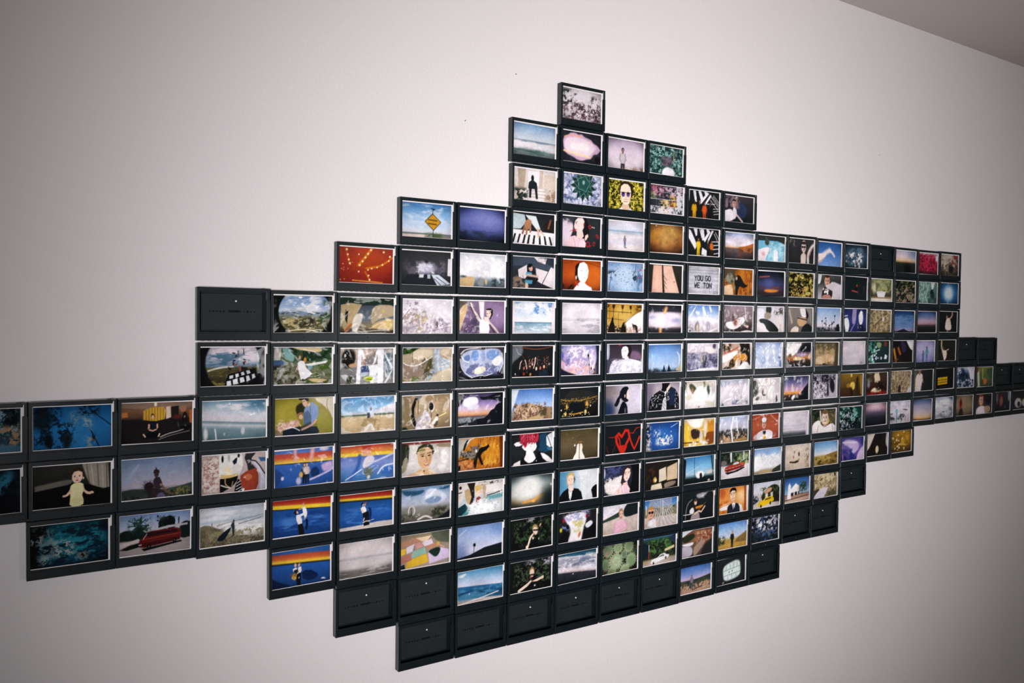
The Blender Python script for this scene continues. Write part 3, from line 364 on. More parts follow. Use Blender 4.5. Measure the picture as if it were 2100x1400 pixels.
5,10|hanging lanterns against golden panes|g 0 b4822c .5 c49a44 1 b89c80;e .5 .3 .4 .3 0 dcb45c .15 .8;p f4eeea .02 1,.22 .84,.34 .66,.46 .54,.58 .56,.8 .6,1 1,1;m 3c2c18 8 .52 .05 0 0 .22 .2;l 33240f .016 0,.26 .3,.28 .7,.3;l 33240f .012 0,.5 .48,.56;l 33240f .01 .1,.0 .1,.6;l 33240f .01 .34,.28 .34,.9;b 7c5c28 .025 .46,.72 .66,.5 .84,.3 .98,.16;b a8843c .016 .44,.68 .64,.46 .82,.26;l 241a10 .014 .21,.1 .2,.56;l 241a10 .014 .45,.1 .45,.34;l 241a10 .014 .67,.12 .69,.34;p 33220f .006 .17,.04 .25,.04 .235,.16 .185,.16;p 5c3a18 .006 .41,.04 .49,.04 .475,.18 .425,.18;p 3c2a10 .006 .64,.06 .71,.06 .7,.18 .65,.18;p 1c1c16 .008 .06,1 .1,.76 .14,.62 .17,.48 .19,.46 .21,.62 .24,.74 .26,1;p 20201a .008 .4,1 .43,.78 .47,.66 .5,.62 .52,.78 .56,.84 .56,1;m 2a2016 16 .5 .04 .0 .76 .58 1;p 3a302a .008 .72,.66 .76,.7 .84,.72 .88,.78 .9,1 .84,1 .82,.88 .76,.9 .74,.8;m 2c2818 10 .45 .05 .84 .04 1 .24;m c09888 10 .56 .05 .6 .8 .98 1
5,11|mirrored sunset glowing over dark hills|g 0 2c3038 .22 3a3a44 .3 b8a6b4 .5 dccfdc .75 d8c4cc .85 4a4048 1 262a32;p e2d6e4 .06 .02,.38 .3,.28 .7,.26 .96,.34 .98,.55 .7,.82 .2,.8 .02,.6;e .85 .55 .2 .08 0 8088b0 .08 .7;e .12 .45 .15 .06 0 8a90b8 .06 .7;b f0b070 .12 .5,.26 .54,.12;b f4b06a .12 .38,.84 .38,.98;e .4 .6 .2 .2 0 f4e8e6 .1;v .2|.4
5,12|warped blue sky over pale hills|g 0 5f86c6 .3 9cb4dc .5 d8d8e6 .75 d8ccd4 1 b4aab0;b e8ecf4 .05 .05,.5 .25,.1;b f4f4f8 .1 .3,.28 .36,.3;b f8f6f6 .1 .5,.1 .56,.35;b f6f4f4 .08 .72,.08 .76,.22;p eae6ee .04 0,.5 .5,.42 1,.55 1,.65 .5,.55 0,.62;e .32 .82 .1 .2 0 7c7480 .04;e .33 .86 .05 .16 0 d0bc9c .02;e .66 .78 .12 .16 0 a49cac .06;m 2c3430 6 .45 .06 0 .75 .16 1;b f0ece8 .06 .7,1 .95,.85|1
5,13|white hat-like shape on a mauve ground|g 0 9a8890 .5 857278 .75 4c4440 1 38322e;p f0e6ea .02 .06,.7 .14,.62 .35,.6 .55,.42 .72,.45 .74,.6 .55,.82 .35,.92 .14,.86;e .42 .66 .14 .12 -20 c8a090 .03;m 8a5a50 10 .55 .06 .35 .5 .6 .8;l 4a3c34 .035 .32,.3 .34,.55;l 4a3c34 .03 .27,.45 .4,.42;b e4d8da .04 .72,.05 .76,.5;p c8a898 .02 .72,.7 .88,.75 .86,.85 .7,.78;p f0eaec .02 .6,.98 .8,.92 1,.96 1,1 .6,1|.6
5,14|white-shirted back and dark jacket in bright light|g 0 c8c4cc .5 d8d2d6 1 ece6e8;p eae6f0 .02 0,.1 .3,.05 .3,.5 0,.55;e .45 .12 .16 .2 0 2a2c2c .03;e .42 .36 .2 .14 0 9a8c80 .03;p 23282a .02 .05,.52 .3,.45 .6,.6 .85,.9 .8,1 .5,1;p f0e8e8 .02 0,.65 .3,.62 .42,1 0,1;e .62 .18 .08 .14 0 e8e0e8 .04;p e6d8d4 .02 .72,.4 .92,.36 .95,.7 .85,.8;m 4a4840 6 .55 .06 .65 0 1 .3;b d8a898 .05 .88,.98 .9,.7
5,15|person in profile with dark-rimmed glasses|g 0 8c8680 1 6a645e;b b8a89c .1 .1,.1 .2,.6;p f0e6e4 .02 .5,.02 .7,.02 .78,.4 .56,.4;p c8a07c .02 .42,.4 .6,.38 .78,.45 .74,.72 .5,.78 .4,.62;l 241e1c .04 .42,.42 .6,.46 .78,.5;p 26262a .02 .72,.02 .86,.3 .78,.5 .74,.35;p 22282c .02 .6,.78 .8,.6 1,.8 1,1 .55,1;p e8d4c8 .03 .2,.85 .35,.74 .48,.82 .45,1 .15,1;b 9a948c .05 .9,.1 .92,.6
5,16|slender palms under an evening sky|g 0 84a8dc .4 b8c6e2 .75 dcd4de .85 a4a0a8 1 2c3230;m 20262a 8 .45 .06 0 .82 1 1;l 2a3038 .014 .26,.56 .28,.9;l 2a3038 .014 .4,.44 .42,.9;l 2a3038 .014 .66,.6 .66,.9;l 2a3038 .014 .77,.36 .78,.85;s 242a30 1 .04 .04 .26 .55 .26 .55;s 242a30 1 .035 .035 .4 .43 .4 .43;s 242a30 1 .04 .04 .77 .33 .77 .33;s 242a30 10 .02 .04 .2 .5 .75 .75;p 20262a .01 .84,.7 .95,.66 1,1 .82,1
5,17|blue-white upright shapes on dark blue|g 0 28305c .5 3a4484 1 2c3058;p e6ecec .02 .02,.45 .2,.35 .28,.7 .2,1 .1,1;p 9c90b8 .03 .38,.02 .56,.02 .54,.6 .38,.7;p ece8ee .02 .66,.2 .78,.05 .86,.4 .78,.75 .66,.6;l b8a8cc .03 .3,1 .52,.6;p 20263c .02 .66,.72 .85,.65 .9,1 .7,1;b d8d4e4 .04 .05,.32 .18,.3|.5
5,18|cracked tan rock|g 0 b8a882 1 a48f6c;n 8 .2;m 6a5a40 12 .6 .05 0 0 1 1;l 4a3c2c .025 .18,.75 .4,.55 .6,.35 .75,.2;e .65 .4 .08 .12 0 e4dccc .04;s 5a4a34 12 .02 .035 .1 .1 .9 .9
5,19|blue dusk sky with a thin hill line|g 0 1f4470 .4 3c6698 .7 7488b8 .85 a494bc .92 9a90b0 .96 2a3440 1 202830;m 6a88b4 5 .55 .12 0 .2 1 .8 3;p 20282e .01 0,1 .3,.88 .5,.82 .7,.92 1,1;v .25
5,20|mauve twilight above black land|g 0 3e5c90 .25 6a78a4 .45 b49cb0 .58 b48c94 .66 4a4448 .75 24282a 1 1c2224;v .3
5,21|white-dressed dancer with arm raised, black ground|g 0 1e2626 1 1a2022;p e8d4c8 .02 .38,.5 .45,.3 .6,.32 .66,.55 .72,.9 .34,.9;b e0b090 .08 .58,.36 .72,.22 .72,.05;e .44 .28 .06 .08 0 b8846c .02;l c09078 .04 .48,.9 .48,1
6,3|pelicans on breakwater blocks, round lens view|g 0 b8b0bc .25 c4b8c4 .35 94a0b0 .48 7c90a4 .55 605838 .75 4c4830 1 2c2c26;m 4c7088 8 .55 .06 .1 .15 1 .5 4;m e0d4dc 7 .56 .06 .15 .0 .9 .4 4;m 1c2022 8 .5 .06 .1 .46 1 .62 3;b dcd8d4 .04 .12,.6 .3,.52 .5,.5;m 8c8048 8 .55 .06 .1 .6 .45 1 3;p 16191c .01 .42,.7 .85,.55 .9,1 .36,1;p dcdce0 0 .44,.74 .5,.72 .5,.8 .44,.82;p e6e4e8 0 .53,.7 .58,.68 .59,.76 .54,.78;p d0d0d6 0 .62,.66 .66,.64 .68,.72 .63,.74;p e8e8ec 0 .4,.88 .46,.86 .47,.98 .4,1;p eceaee 0 .49,.84 .56,.82 .58,.95 .5,.97;p e0e0e6 0 .6,.8 .66,.78 .68,.9 .61,.93;p d8d8de 0 .7,.76 .74,.74 .77,.86 .71,.9;p c4c4cc 0 .7,.62 .75,.6 .77,.68 .72,.71;p c8c8d0 0 .79,.72 .83,.7 .85,.8 .8,.84;s 22242a 9 .03 .05 .42 .15 .68 .6 .45;s 8c5444 6 .02 .035 .5 .28 .7 .62;l 22242a .02 .58,.1 .58,.25;l 22242a .02 .66,.05 .67,.2;o .5 .42 .68 .74 10181c .05|.5
6,4|child in a white dress on a porch|g 0 4c5c48 .35 5c6a50 .5 747860 1 6c6850;p 23382a .03 .2,0 1,0 1,.32 .55,.4 .3,.3;m 3c5c38 8 .5 .06 .3 .0 1 .4;p b4b0a8 .01 .02,.02 .14,.02 .12,.34 .02,.34;p 84aca8 .02 .15,.02 .24,.0 .36,.22 .34,.42 .2,.3;p d8bc94 .02 .32,.0 .8,.02 .84,.1 .74,.15 .55,.1 .4,.06;b f0e6d4 .02 .5,.06 .7,.12;p 3c5478 .02 .0,.36 .22,.34 .2,.5 .0,.5;p 1c1e1c .02 0,.5 .24,.46 .18,.6 0,.62;m 94907c 9 .5 .06 0 .5 .45 1;m 34382c 12 .58 .05 0 .5 .45 1;m 48602c 8 .46 .07 .55 .42 1 1;l 8c9c6c .012 .7,.5 .72,.9;l 8c9c6c .012 .66,.62 .98,.9;l 7c8c60 .012 .8,.5 .6,.9;p e4e4e2 .01 .52,.46 .7,.42 .92,.37 .88,.43 .6,.52;e .46 .24 .055 .095 0 54502f .01;e .445 .28 .03 .06 0 c8a48c .01;e .535 .34 .036 .065 0 d88c2c .01;p f0ecee .01 .41,.42 .46,.36 .52,.38 .55,.55 .6,.62 .66,.72 .6,.8 .54,.86 .47,.88 .44,.72 .42,.55;l d8b8a4 .025 .42,.5 .38,.64;p 74a0b8 .02 .57,.5 .67,.5 .63,.66;l 2c3424 .05 .5,.88 .52,.97;p d8bc88 .02 .58,.85 .8,.86 .96,.9 .75,.97 .64,.93;b 3c4034 .015 .06,.72 .12,.85 .15,1;l 5c5848 .012 .0,.66 .4,.62|.8
6,5|white lattice beams with a warped figure|g 0 94887c .5 7c7c80 1 94908c;m c4b0a0 5 .52 .1 0 0 1 .5;e .16 .28 .2 .27 10 26221f .04;e .1 .2 .03 .05 0 c8ccd0 .01;p c49c78 .03 .16,.44 .3,.4 .3,.52 .18,.54;b 8c8880 .04 .02,.58 .3,.62;p c4aca0 .03 .4,.03 .62,.06 .64,.16 .45,.24;b ece4e0 .02 .42,.2 .6,.1;p 6c7c84 .02 .8,.08 1,.15 1,.8 .82,.7;m b8c0c4 9 .55 .06 .78 .05 1 .9;p eceaee .005 .335,.02 .395,.02 .375,1 .30,1;p f0eef2 .005 .70,.02 .815,.02 .80,1 .69,1;p eae8ec .005 .62,.38 .69,.04 .72,.04 .66,.4 .59,.5;p eceaee .005 .38,.06 .42,.04 .5,.42 .46,.44;p eceaee .005 .82,.12 .85,.14 .99,.54 .96,.6;p eceaee .005 .99,.56 .97,.66 .86,1 .81,1;p f0f0f2 .01 .5,.5 .7,.45 .7,.62 .62,.98 .56,.98 .54,.6;l dcd4d0 .02 .34,.5 .5,.46 .7,.5;e .46 .38 .04 .085 0 6c4a40 .01;e .46 .4 .03 .05 0 b88c80 .01;p 46547c .01 .385,.54 .42,.5 .52,.5 .55,.66 .4,.68;p b8c0cc .02 .36,.68 .54,.66 .52,.78 .38,.8;p c4cc3c .02 .44,.82 .52,.78 .64,.82 .6,.92 .48,.92;b 5c7430 .03 .48,.86 .58,.88;p c8d0cc .02 .02,.74 .14,.72 .28,.8 .28,.95 .1,.92;m 3a3826 8 .52 .05 .06 .74 .28 1;p d8d8dc .02 .6,.76 .7,.74 .72,.95 .62,.98|1
6,6|warped tan and olive blur with grey streaks|g 0 c6b094 .5 b29e88 1 bea890;p 23381c .02 0,0 .36,0 .26,.06 .18,.16 0,.2;m 4c6c30 9 .52 .06 0 0 .3 .18;p dac8ac .02 .16,.14 .4,.04 .62,.06 .6,.28 .36,.38 .2,.3;b 8c7a66 .03 .2,.15 .2,.34 .23,.52;p a8b2bc .02 .63,.02 .76,.02 .75,.22 .86,.36 .97,.34 .96,.62 .72,.7 .6,.86 .52,1 .45,1 .56,.72 .62,.44;p c4ccd0 .02 .64,.04 .68,.02 .68,.16 .64,.18;p c4ccd0 .02 .71,.06 .75,.06 .75,.2 .71,.18;p dccbb0 .02 .78,.04 .96,.04 .94,.2 .84,.26 .76,.16;p 927f70 .03 0,.44 .12,.52 .3,.56 .46,.42 .58,.28 .61,.44 .52,.8 .42,.98 .2,.94 0,.86;p 5c5638 .03 .5,.4 .6,.3 .6,.5 .5,.72 .44,.8;m 4c4c2c 10 .55 .05 .4 .3 .62 .95;b f2eee6 .022 .02,.44 .1,.52 .28,.54 .44,.42 .6,.26;b e8e6e2 .018 .78,.5 .96,.4;b e4e2de .014 .74,.58 .94,.54;p d8c8aa .03 .52,.98 .66,.8 .96,.6 1,.7 1,1 .5,1;m 5a7428 8 .46 .06 0 .86 .34 1|1
6,7|warped blue lobes of light on black|g 0 4a4048 1 1c2026;p b4bcd8 .03 .05,.26 .16,.12 .34,.06 .52,.1 .62,.04 .86,.05 .96,.2 .98,.5 .92,.74 .78,.8 .6,.86 .42,.86 .26,.94 .14,.8 .05,.55;p 7898cc .02 .28,.12 .42,.08 .43,.36 .36,.44 .27,.38;p 7c9cd0 .03 .6,.14 .76,.08 .9,.14 .84,.34 .68,.42 .6,.32;p 6c84b8 .02 .08,.32 .22,.2 .26,.38 .16,.46;p 98a8d0 .02 .46,.12 .56,.1 .58,.4 .48,.46;m 686c94 6 .5 .08 .1 .5 .9 .86;p f6f4f2 .02 .7,.46 .8,.32 .92,.24 .95,.42 .88,.6 .76,.58;p ddd2bc .02 .32,.74 .42,.6 .56,.6 .6,.7 .48,.82 .36,.84;b eceef2 .03 .03,.36 .06,.64 .16,.82 .28,.93;b e8e8f0 .02 .28,.93 .5,.86 .56,.9 .74,.82;b f4f4f6 .03 .06,.28 .12,.42 .22,.46;b e6e0e0 .03 .04,.2 .14,.06 .4,.03;b c8ccd8 .02 .58,.04 .58,.4;b d8dcec .03 .95,.2 .97,.55 .9,.78;b 9c9894 .02 .02,.9 .2,1|1
6,8|crowd raising their hands at a concert|g 0 26282a 1 1c2024;p 6c7074 .04 .02,.0 .26,.0 .28,.2 .2,.36 .06,.5 .02,.6;b a8acb0 .02 .12,.1 .16,.26 .24,.3;b 8a4a34 .025 .28,.06 .5,.12 .75,.1 .98,.03;s 6c4438 46 .01 .02 .25 .34 .98 .72;s a06c58 16 .012 .02 .3 .4 .95 .66 .6;l e4bca8 .028 .2,.74 .215,.56 .26,.46 .31,.46;l e4bca8 .028 .37,.74 .35,.58 .325,.46;p 20242a .004 .25,.44 .31,.43 .31,.48 .25,.49;l ecc8b8 .03 .53,.72 .56,.56 .57,.4;e .57 .4 .018 .03 0 f0d0c0;l c89880 .016 .42,.6 .43,.44;l c89880 .016 .48,.58 .5,.42;l a87c68 .014 .62,.6 .63,.44;l a87c68 .014 .8,.56 .78,.38;e .3 .7 .036 .06 0 2a1c1a;e .3 .72 .03 .05 0 b87058;e .44 .66 .038 .06 0 3a2822;e .44 .69 .032 .052 0 e0a890;e .5 .6 .024 .04 0 e4c4b0;e .595 .74 .034 .055 0 e0c8b8;e .69 .72 .034 .055 0 b86c54;e .78 .68 .034 .055 0 e0a890;e .9 .6 .02 .03 0 c8b0a8;p 15181c .006 .22,.86 .3,.8 .38,.86 .4,1 .2,1;p 15181c .006 .4,.84 .45,.78 .52,.84 .54,1 .4,1;p 1a1e24 .006 .56,.86 .6,.82 .66,.88 .68,1 .56,1;p 262c34 .006 .66,.86 .7,.82 .76,.88 .76,1 .66,1;p 22303c .006 .75,.8 .79,.76 .86,.82 .9,1 .76,1;e .3 .9 .04 .05 0 8c3c28 .01;e .455 .92 .04 .05 0 a8743c .01;e .1 .9 .016 .03 0 d8e0e4 .008;s 4c2c28 14 .015 .03 .05 .7 .98 1
6,9|lilac storm clouds behind a lone palm|g 0 8484b8 .4 c4b8d6 .75 d4c0d4 1 b4a0ba;m f0e4f0 4 .48 .12 .05 .0 .85 1;m fbf4fa 6 .58 .08 .2 .1 .8 .6;m 50589a 4 .55 .1 0 0 .25 .7;m a898c4 8 .56 .07 .1 .1 .9 .9;p 262c42 .04 .9,0 1,0 1,1 .82,1 .86,.8 .94,.5;m d8a0a8 5 .58 .08 0 .5 .5 .9;m e8b8b4 6 .6 .08 .2 .6 .9 1;p 23283c .025 0,.72 .06,.8 .18,.88 .32,.94 .42,1 0,1;l 1c2028 .014 .715,.38 .735,.6 .75,.98;e .71 .35 .035 .055 0 1a1e26 .008;e .735 .66 .022 .035 0 1a1e26 .008;e .79 .78 .026 .045 0 1a1e26 .008;l 1a1e26 .012 .79,.8 .79,1
6,10|person in white lying with eyes closed|g 0 38323c .5 4c4450 1 c4c0ce;p b4b0cc .02 0,0 .09,0 .1,.4 .06,.55 0,.5;p e0dcec .01 .02,.0 .05,.0 .05,.4 .02,.42;e .38 .03 .06 .025 0 b83038 .012;p 7a6076 .05 .7,.2 .95,.3 1,.5 .8,.56 .66,.5;p 2a2228 .012 .5,.04 .6,.02 .68,.08 .7,.24 .66,.44 .62,.4 .6,.2;p f2e8e4 .008 .42,.2 .46,.1 .54,.07 .6,.12 .62,.26 .58,.42 .52,.5 .46,.48 .43,.36;e .455 .24 .02 .008 -10 6a5050;e .53 .23 .02 .008 0 6a5050;l d8c4bc .012 .475,.26 .468,.34;e .49 .41 .022 .01 0 b87070;e .61 .27 .018 .035 0 ecdcd4 .006;p e8dcd8 .01 .5,.46 .6,.42 .64,.52 .54,.56;p eeecf2 .02 .1,.74 .2,.62 .3,.58 .46,.54 .6,.5 .78,.54 .98,.62 1,1 .1,1;m c4c0d4 9 .54 .07 .1 .52 1 1;p 504c60 .02 0,.56 .12,.5 .18,.58 .12,.72 .08,1 0,1;l a8a0b4 .016 .78,.58 .76,.78 .72,.96;p dcd8e4 .01 .16,.6 .24,.54 .28,.62 .2,.68;b a09cb0 .015 .3,.7 .26,.9
6,11|clear blue sky over fir tops|g 0 5c88c8 .5 94b4e0 .8 b0c4e2 .9 8aa4c4 1 2a3c4c;p 1c2c34 .01 .44,1 .48,.72 .54,.98;p 1c2c34 .01 .58,1 .62,.72 .7,.96;m 1c2c32 7 .4 .06 0 .86 .3 1;m 22343c 10 .5 .06 0 .92 1 1;p d8cca8 .02 .8,.95 .9,.82 1,.75 1,1;b e8ecf4 .04 .88,.3 .95,.45 .93,.75;v .15|.3
6,12|couple before misty grey trees|g 0 dcd0da .3 d0c4d0 .5 8c88a0 1 70708c;m 4c4c64 6 .48 .1 0 .35 1 1;m 9c98b4 7 .56 .08 0 .4 1 .95;p e8dcd8 .04 .6,.2 .85,.1 .95,.35 .7,.4;w .5 .38 .58 b8ac9c 6a6878 c8b0a4 8c7c6c;w .58 .32 .64 3c4056 343850 8c7c84 2c2c3c;p ecE8ec .03 .3,.95 .6,.9 1,.9 1,1 .2,1;e .88 .1 .08 .1 0 5a5468 .04|.5
6,13|orange fire shapes warped on white and black|g 0 c8ac9c .3 b49078 1 d8c8c0;p f0e8e6 .03 0,.5 .35,.35 .55,.25 .5,.45 .2,.7 0,.75;b b05a4c .04 0,.4 .3,.32 .55,.15;p 2c2820 .03 .6,0 .95,0 1,.8 .85,1 .8,.5 .65,.45;p d08a34 .04 .55,.5 .7,.35 .9,.5 .86,.7 .6,.65;p 4a3c28 .03 .22,.95 .3,.65 .42,.55 .5,.9;p c4843c .04 .4,.5 .55,.45 .5,.75 .42,.7;e .52 .78 .05 .14 0 e4d8c8 .02;e .68 .8 .05 .14 0 3c3024 .02;p f2eeec .03 .7,.75 .9,.7 1,1 .6,1;m 3a3024 6 .5 .06 0 0 .35 .3;p 3a3428 .03 .05,.98 .2,.85 .35,.98|1
6,14|pale blue wash with faint shapes|g 0 8ca4d4 .3 bccae4 .6 b4c0dc .85 c8cedf 1 c4cbe0;e .5 .3 .45 .3 0 d0d8ea .2 .8;e .08 .58 .05 .06 0 8c98b4 .03;e .92 .6 .08 .04 0 5c6c94 .04;e .3 .7 .12 .15 0 9cb0d0 .06;b e8eef4 .05 .68,.35 .75,.75;m 5c84c0 5 .55 .08 .8 .7 1 1|.8
6,15|white glare above an ember sunset|g 0 3c343c .4 6c5c74 .6 c08c60 .75 4a3830 1 26282c;p f0ece8 .05 .0,.0 .62,.02 .4,.5 .15,.55 0,.5;p 24242e .04 .65,.05 1,.1 1,.4 .5,.4;p b09cb4 .05 .4,.45 .8,.45 .9,.55 .5,.6;p e8d0a0 .04 .3,.62 .6,.58 .7,.72 .3,.74;b d08048 .06 .65,.62 .9,.62;b b06a3c .06 .1,.65 .3,.74;p 7a5c50 .03 .05,.6 .2,.4 .25,.6;m c8c8c8 9 .62 .05 .1 .85 .6 1|.8
6,16|brown smoke over sand|g 0 5c5440 .4 7c6c50 .6 a48864 1 6c5844;m b49c74 5 .52 .1 0 .1 1 .6;p caa47c .05 0,.72 .3,.6 .5,.45 .8,.6 .85,.85 .5,.8 .2,.95 0,.9;p 2a2620 .04 .2,1 .35,.88 .45,.82 .6,1;m d8bc98 6 .55 .1 0 .55 .8 .95;p 4c4a38 .04 .88,.0 1,0 1,1 .82,1
6,17|blank rosy-white print|g 0 ddd0d6 .6 d8ccd4 .8 ccc2cc .92 d4cad0 1 b8aeb4;n 6 .05 3;e .85 .93 .1 .05 0 9c949c .04;e .1 .7 .1 .03 0 c0b8c4 .04
6,18|teal leaves and white blossoms|g 0 24403c 1 22383a;m 5ca08c 8 .5 .06 0 0 .35 1;s d8dcec 16 .04 .06 .2 .65 .9 .95;s a4ccc4 20 .03 .05 0 .1 .4 1;p 8c9c74 .03 .4,.05 .65,.1 .6,.35 .42,.3;e .82 .15 .1 .12 0 8c4030 .04;b c4d8d4 .05 .3,.5 .55,.4
6,19|orange figures and a white fin on black|g 0 1c1e22 1 201c1a;b d09030 .12 .1,.4 .2,.9;b c06828 .12 .3,.35 .4,.6;p 3c3050 .05 .4,.0 .65,.1 .7,.5 .5,.6;p f0ecec .02 .68,.02 1,0 .98,.45 .85,.35;b 6a4030 .06 .1,.9 .3,.85
6,20|two people on a soft violet-blue ground|g 0 a4a0cc .4 b4acd0 1 8c90c0;w .6 .28 .7 5c98b4 3c6898 4c4860 2c2c44;w .42 .48 .55 5c7498 345078 4c4860 2c2c44;v .2
6,21|white-dressed dancer with arms flung up|g 0 2c3024 .5 262a20 1 302820;p ead4c8 .02 .25,.45 .4,.5 .52,.5 .52,.85 .4,1 .32,.7;b e8ccbc .08 .24,.05 .24,.4 .34,.55;b d8b09c .05 .5,.5 .62,.45;e .34 .4 .06 .08 0 6c4c40 .02
7,0|dark tropical plants by a pool|g 0 22343c .6 2c4048 1 3c6478;m 7c98a4 12 .58 .06 0 0 1 .6;m 121c20 8 .5 .08 0 0 1 .8;m a08468 9 .6 .06 0 .4 1 .85;p 4c7488 .04 0,.85 .7,.8 1,.88 1,1 0,1
7,1|blossoming branches on deep blue|g 0 1f6aa4 .5 2c80c0 1 2678b8;e .55 .6 .3 .4 0 3c94d4 .25 .7;e .12 .25 .2 .3 0 16303e .1;m 122430 9 .46 .06 0 .0 .34 .45;m 142a38 12 .5 .05 .02 .4 .5 1;e .19 .78 .09 .16 0 14222a .04;e .42 .82 .08 .18 0 1c2a30 .05;m 1c2024 14 .42 .05 .58 .0 .82 .22;l 1c2a34 .022 .7,.06 .84,.28 1,.5;l 1c2a34 .026 .7,.48 .76,.72 .84,1;e .76 .78 .04 .08 10 1c2a34 .02;m b8c0b8 20 .46 .04 .63 .25 .74 .52;m 8ca4a8 20 .5 .04 .47 .14 .58 .42;m a8b0a8 20 .48 .04 .66 .74 .76 1;l 9cb0b4 .014 .69,.48 .74,.6;l 7c98a8 .012 .52,.38 .51,.5;l 1a2e3c .015 .2,.5 .3,.36;l 1a2e3c .015 .24,.6 .1,.5;x .85
7,2|person sitting cross-legged in a lit hall|g 0 6c5040 .2 7c5c44 .36 5c4434 .42 2c2828 1 1e1d1e;p 8c7464 .03 0,.0 1,.0 1,.14 .6,.2 .3,.16 0,.12;p c89c3c .015 .3,.2 .42,.12 .58,.12 .62,.2 .6,.42 .46,.47 .3,.42;l 7c5820 .012 .34,.18 .34,.44;l 7c5820 .012 .38,.15 .38,.45;l 7c5820 .012 .42,.13 .42,.46;l 7c5820 .012 .46,.13 .46,.46;l 7c5820 .012 .5,.13 .5,.46;l 7c5820 .012 .54,.14 .54,.45;l 7c5820 .012 .58,.15 .58,.43;e .47 .04 .03 .06 0 fff0c8 .015;p d8c0b0 .01 .62,.12 .68,.1 .69,.38 .62,.42;p 2c2826 .01 .69,.12 .8,.1 .8,.36 .7,.4;p a8785c .02 .82,.12 .92,.1 .9,.26 .82,.26;p c06c34 .015 .95,.22 1,.2 1,.58 .96,.56;p b8743c .015 .0,.24 .08,.22 .09,.34 0,.36;p 242224 .012 0,.4 .2,.44 .5,.47 .72,.4 .86,.44 1,.56 1,1 0,1;e .89 .4 .06 .14 0 231a17 .01;p 5c2a24 .02 .7,.34 .84,.3 .84,.42 .74,.44;e .43 .33 .035 .055 0 1f1613;e .432 .355 .029 .05 0 dca88c;p 1c2430 .006 .375,.49 .415,.46 .455,.46 .495,.49 .49,.72 .38,.72;p dcA488 .006 .37,.52 .395,.54 .39,.64 .365,.66;p dca488 .006 .485,.54 .505,.52 .51,.62 .49,.66;l dca488 .03 .385,.67 .43,.7 .48,.67;p 15161a .008 .3,.82 .36,.74 .5,.74 .56,.82 .54,.88 .32,.88;l e4c0a8 .03 .305,.78 .33,.84;l e4c0a8 .03 .53,.78 .515,.84;b c4bcb8 .018 .54,.86 .66,.78 .78,.74 .9,.68;b 8c8884 .016 .52,.92 .7,.82 .96,.74;p 16181a .01 .82,.66 .9,.58 .98,.62 .92,.72|.5
7,3|slate sea under a pale tilted horizon|d -.12 0 6c94a8 .3 c4ccd8 .45 d8d2da .54 cfcdd4 .56 7c929c .6 8c9ca4 .64 c4c8cc .75 78909a 1 5c7880;e .9 .05 .4 .2 0 4c7c98 .15 .8;m e8e4e8 5 .5 .12 0 .05 .8 .45 3;e .63 .78 .05 .11 0 c8c8c8 .02;e .06 .85 .05 .16 0 eceaea .03;b e8e6e6 .03 .2,.72 .22,1|.7
7,4|adult in blue reading to a small child|g 0 8c8430 .5 988c34 1 746c24;e .25 .35 .35 .3 0 a89c40 .2 .8;e .1 .55 .12 .3 0 b0a24c .1 .6;p d8caae .02 .68,.02 1,.02 1,.62 .93,.4 .82,.2 .72,.12;b 8c7c5c .02 .9,.05 .88,.25 .96,.5;p 98923c .03 .74,.28 .88,.42 1,.75 1,1 .7,1;p 33341f .03 .34,.24 .44,.12 .52,.16 .5,.42 .38,.5;p 7e94bc .015 .5,.3 .56,.2 .63,.12 .74,.26 .74,.46 .71,.62 .66,.62 .64,.95 .5,.8 .48,.5;p 586c8c .015 .48,.42 .56,.34 .62,.5 .62,.76 .5,.8;b 4c607c .015 .6,.2 .6,.7;e .505 .135 .065 .12 -18 dcb098 .008;p 2c2420 .008 .4,.0 .56,.0 .58,.08 .54,.1 .5,.04 .44,.06 .41,.05;l 3a2c28 .012 .47,.11 .5,.1;p dcb098 .01 .54,.18 .6,.12 .6,.22 .56,.24;p c99a88 .015 .03,.8 .12,.7 .26,.62 .38,.58 .42,.64 .4,.76 .24,.82 .1,.9;m e4c8b8 22 .52 .04 .04 .6 .36 .92;e .43 .5 .055 .09 -35 deb498 .008;p 9c6c48 .01 .37,.48 .4,.4 .46,.38 .48,.44 .42,.46 .4,.54;l deb498 .035 .38,.64 .44,.76;p 222c38 .015 .14,.86 .3,.8 .5,.76 .72,.8 .76,.95 .72,1 .14,1;p 4a4642 .008 .42,.8 .6,.66 .62,.7 .48,.86;b f0eef0 .022 .2,.81 .28,.77 .36,.82 .42,.88;b d6a88e .05 .7,.62 .66,.72 .56,.8 .46,.86;p 8c7c74 .015 .02,.92 .08,.86 .12,1 .02,1
7,5|figure leaping on a sunny beach|g 0 5890c0 .4 9cbcdc .48 c8ccd4 .5 4c6054 .53 6c7058 .56 d4bc94 1 c8ac84;p dcd4dc .04 .6,.4 1,.22 1,.5 .65,.45;n 6 .1 3;m e8dccc 6 .52 .1 0 .55 1 1 2;m a48c68 6 .6 .08 .3 .6 .7 1;b f2eae6 .07 .45,.95 .55,.75 .6,.95;e .55 .35 .03 .05 0 5c4038;p d8dce4 .01 .52,.42 .58,.4 .62,.55 .55,.6;p 4c5464 .01 .48,.46 .53,.44 .53,.6 .48,.62;p a8906c .01 .52,.6 .6,.6 .58,.74 .54,.74|.7
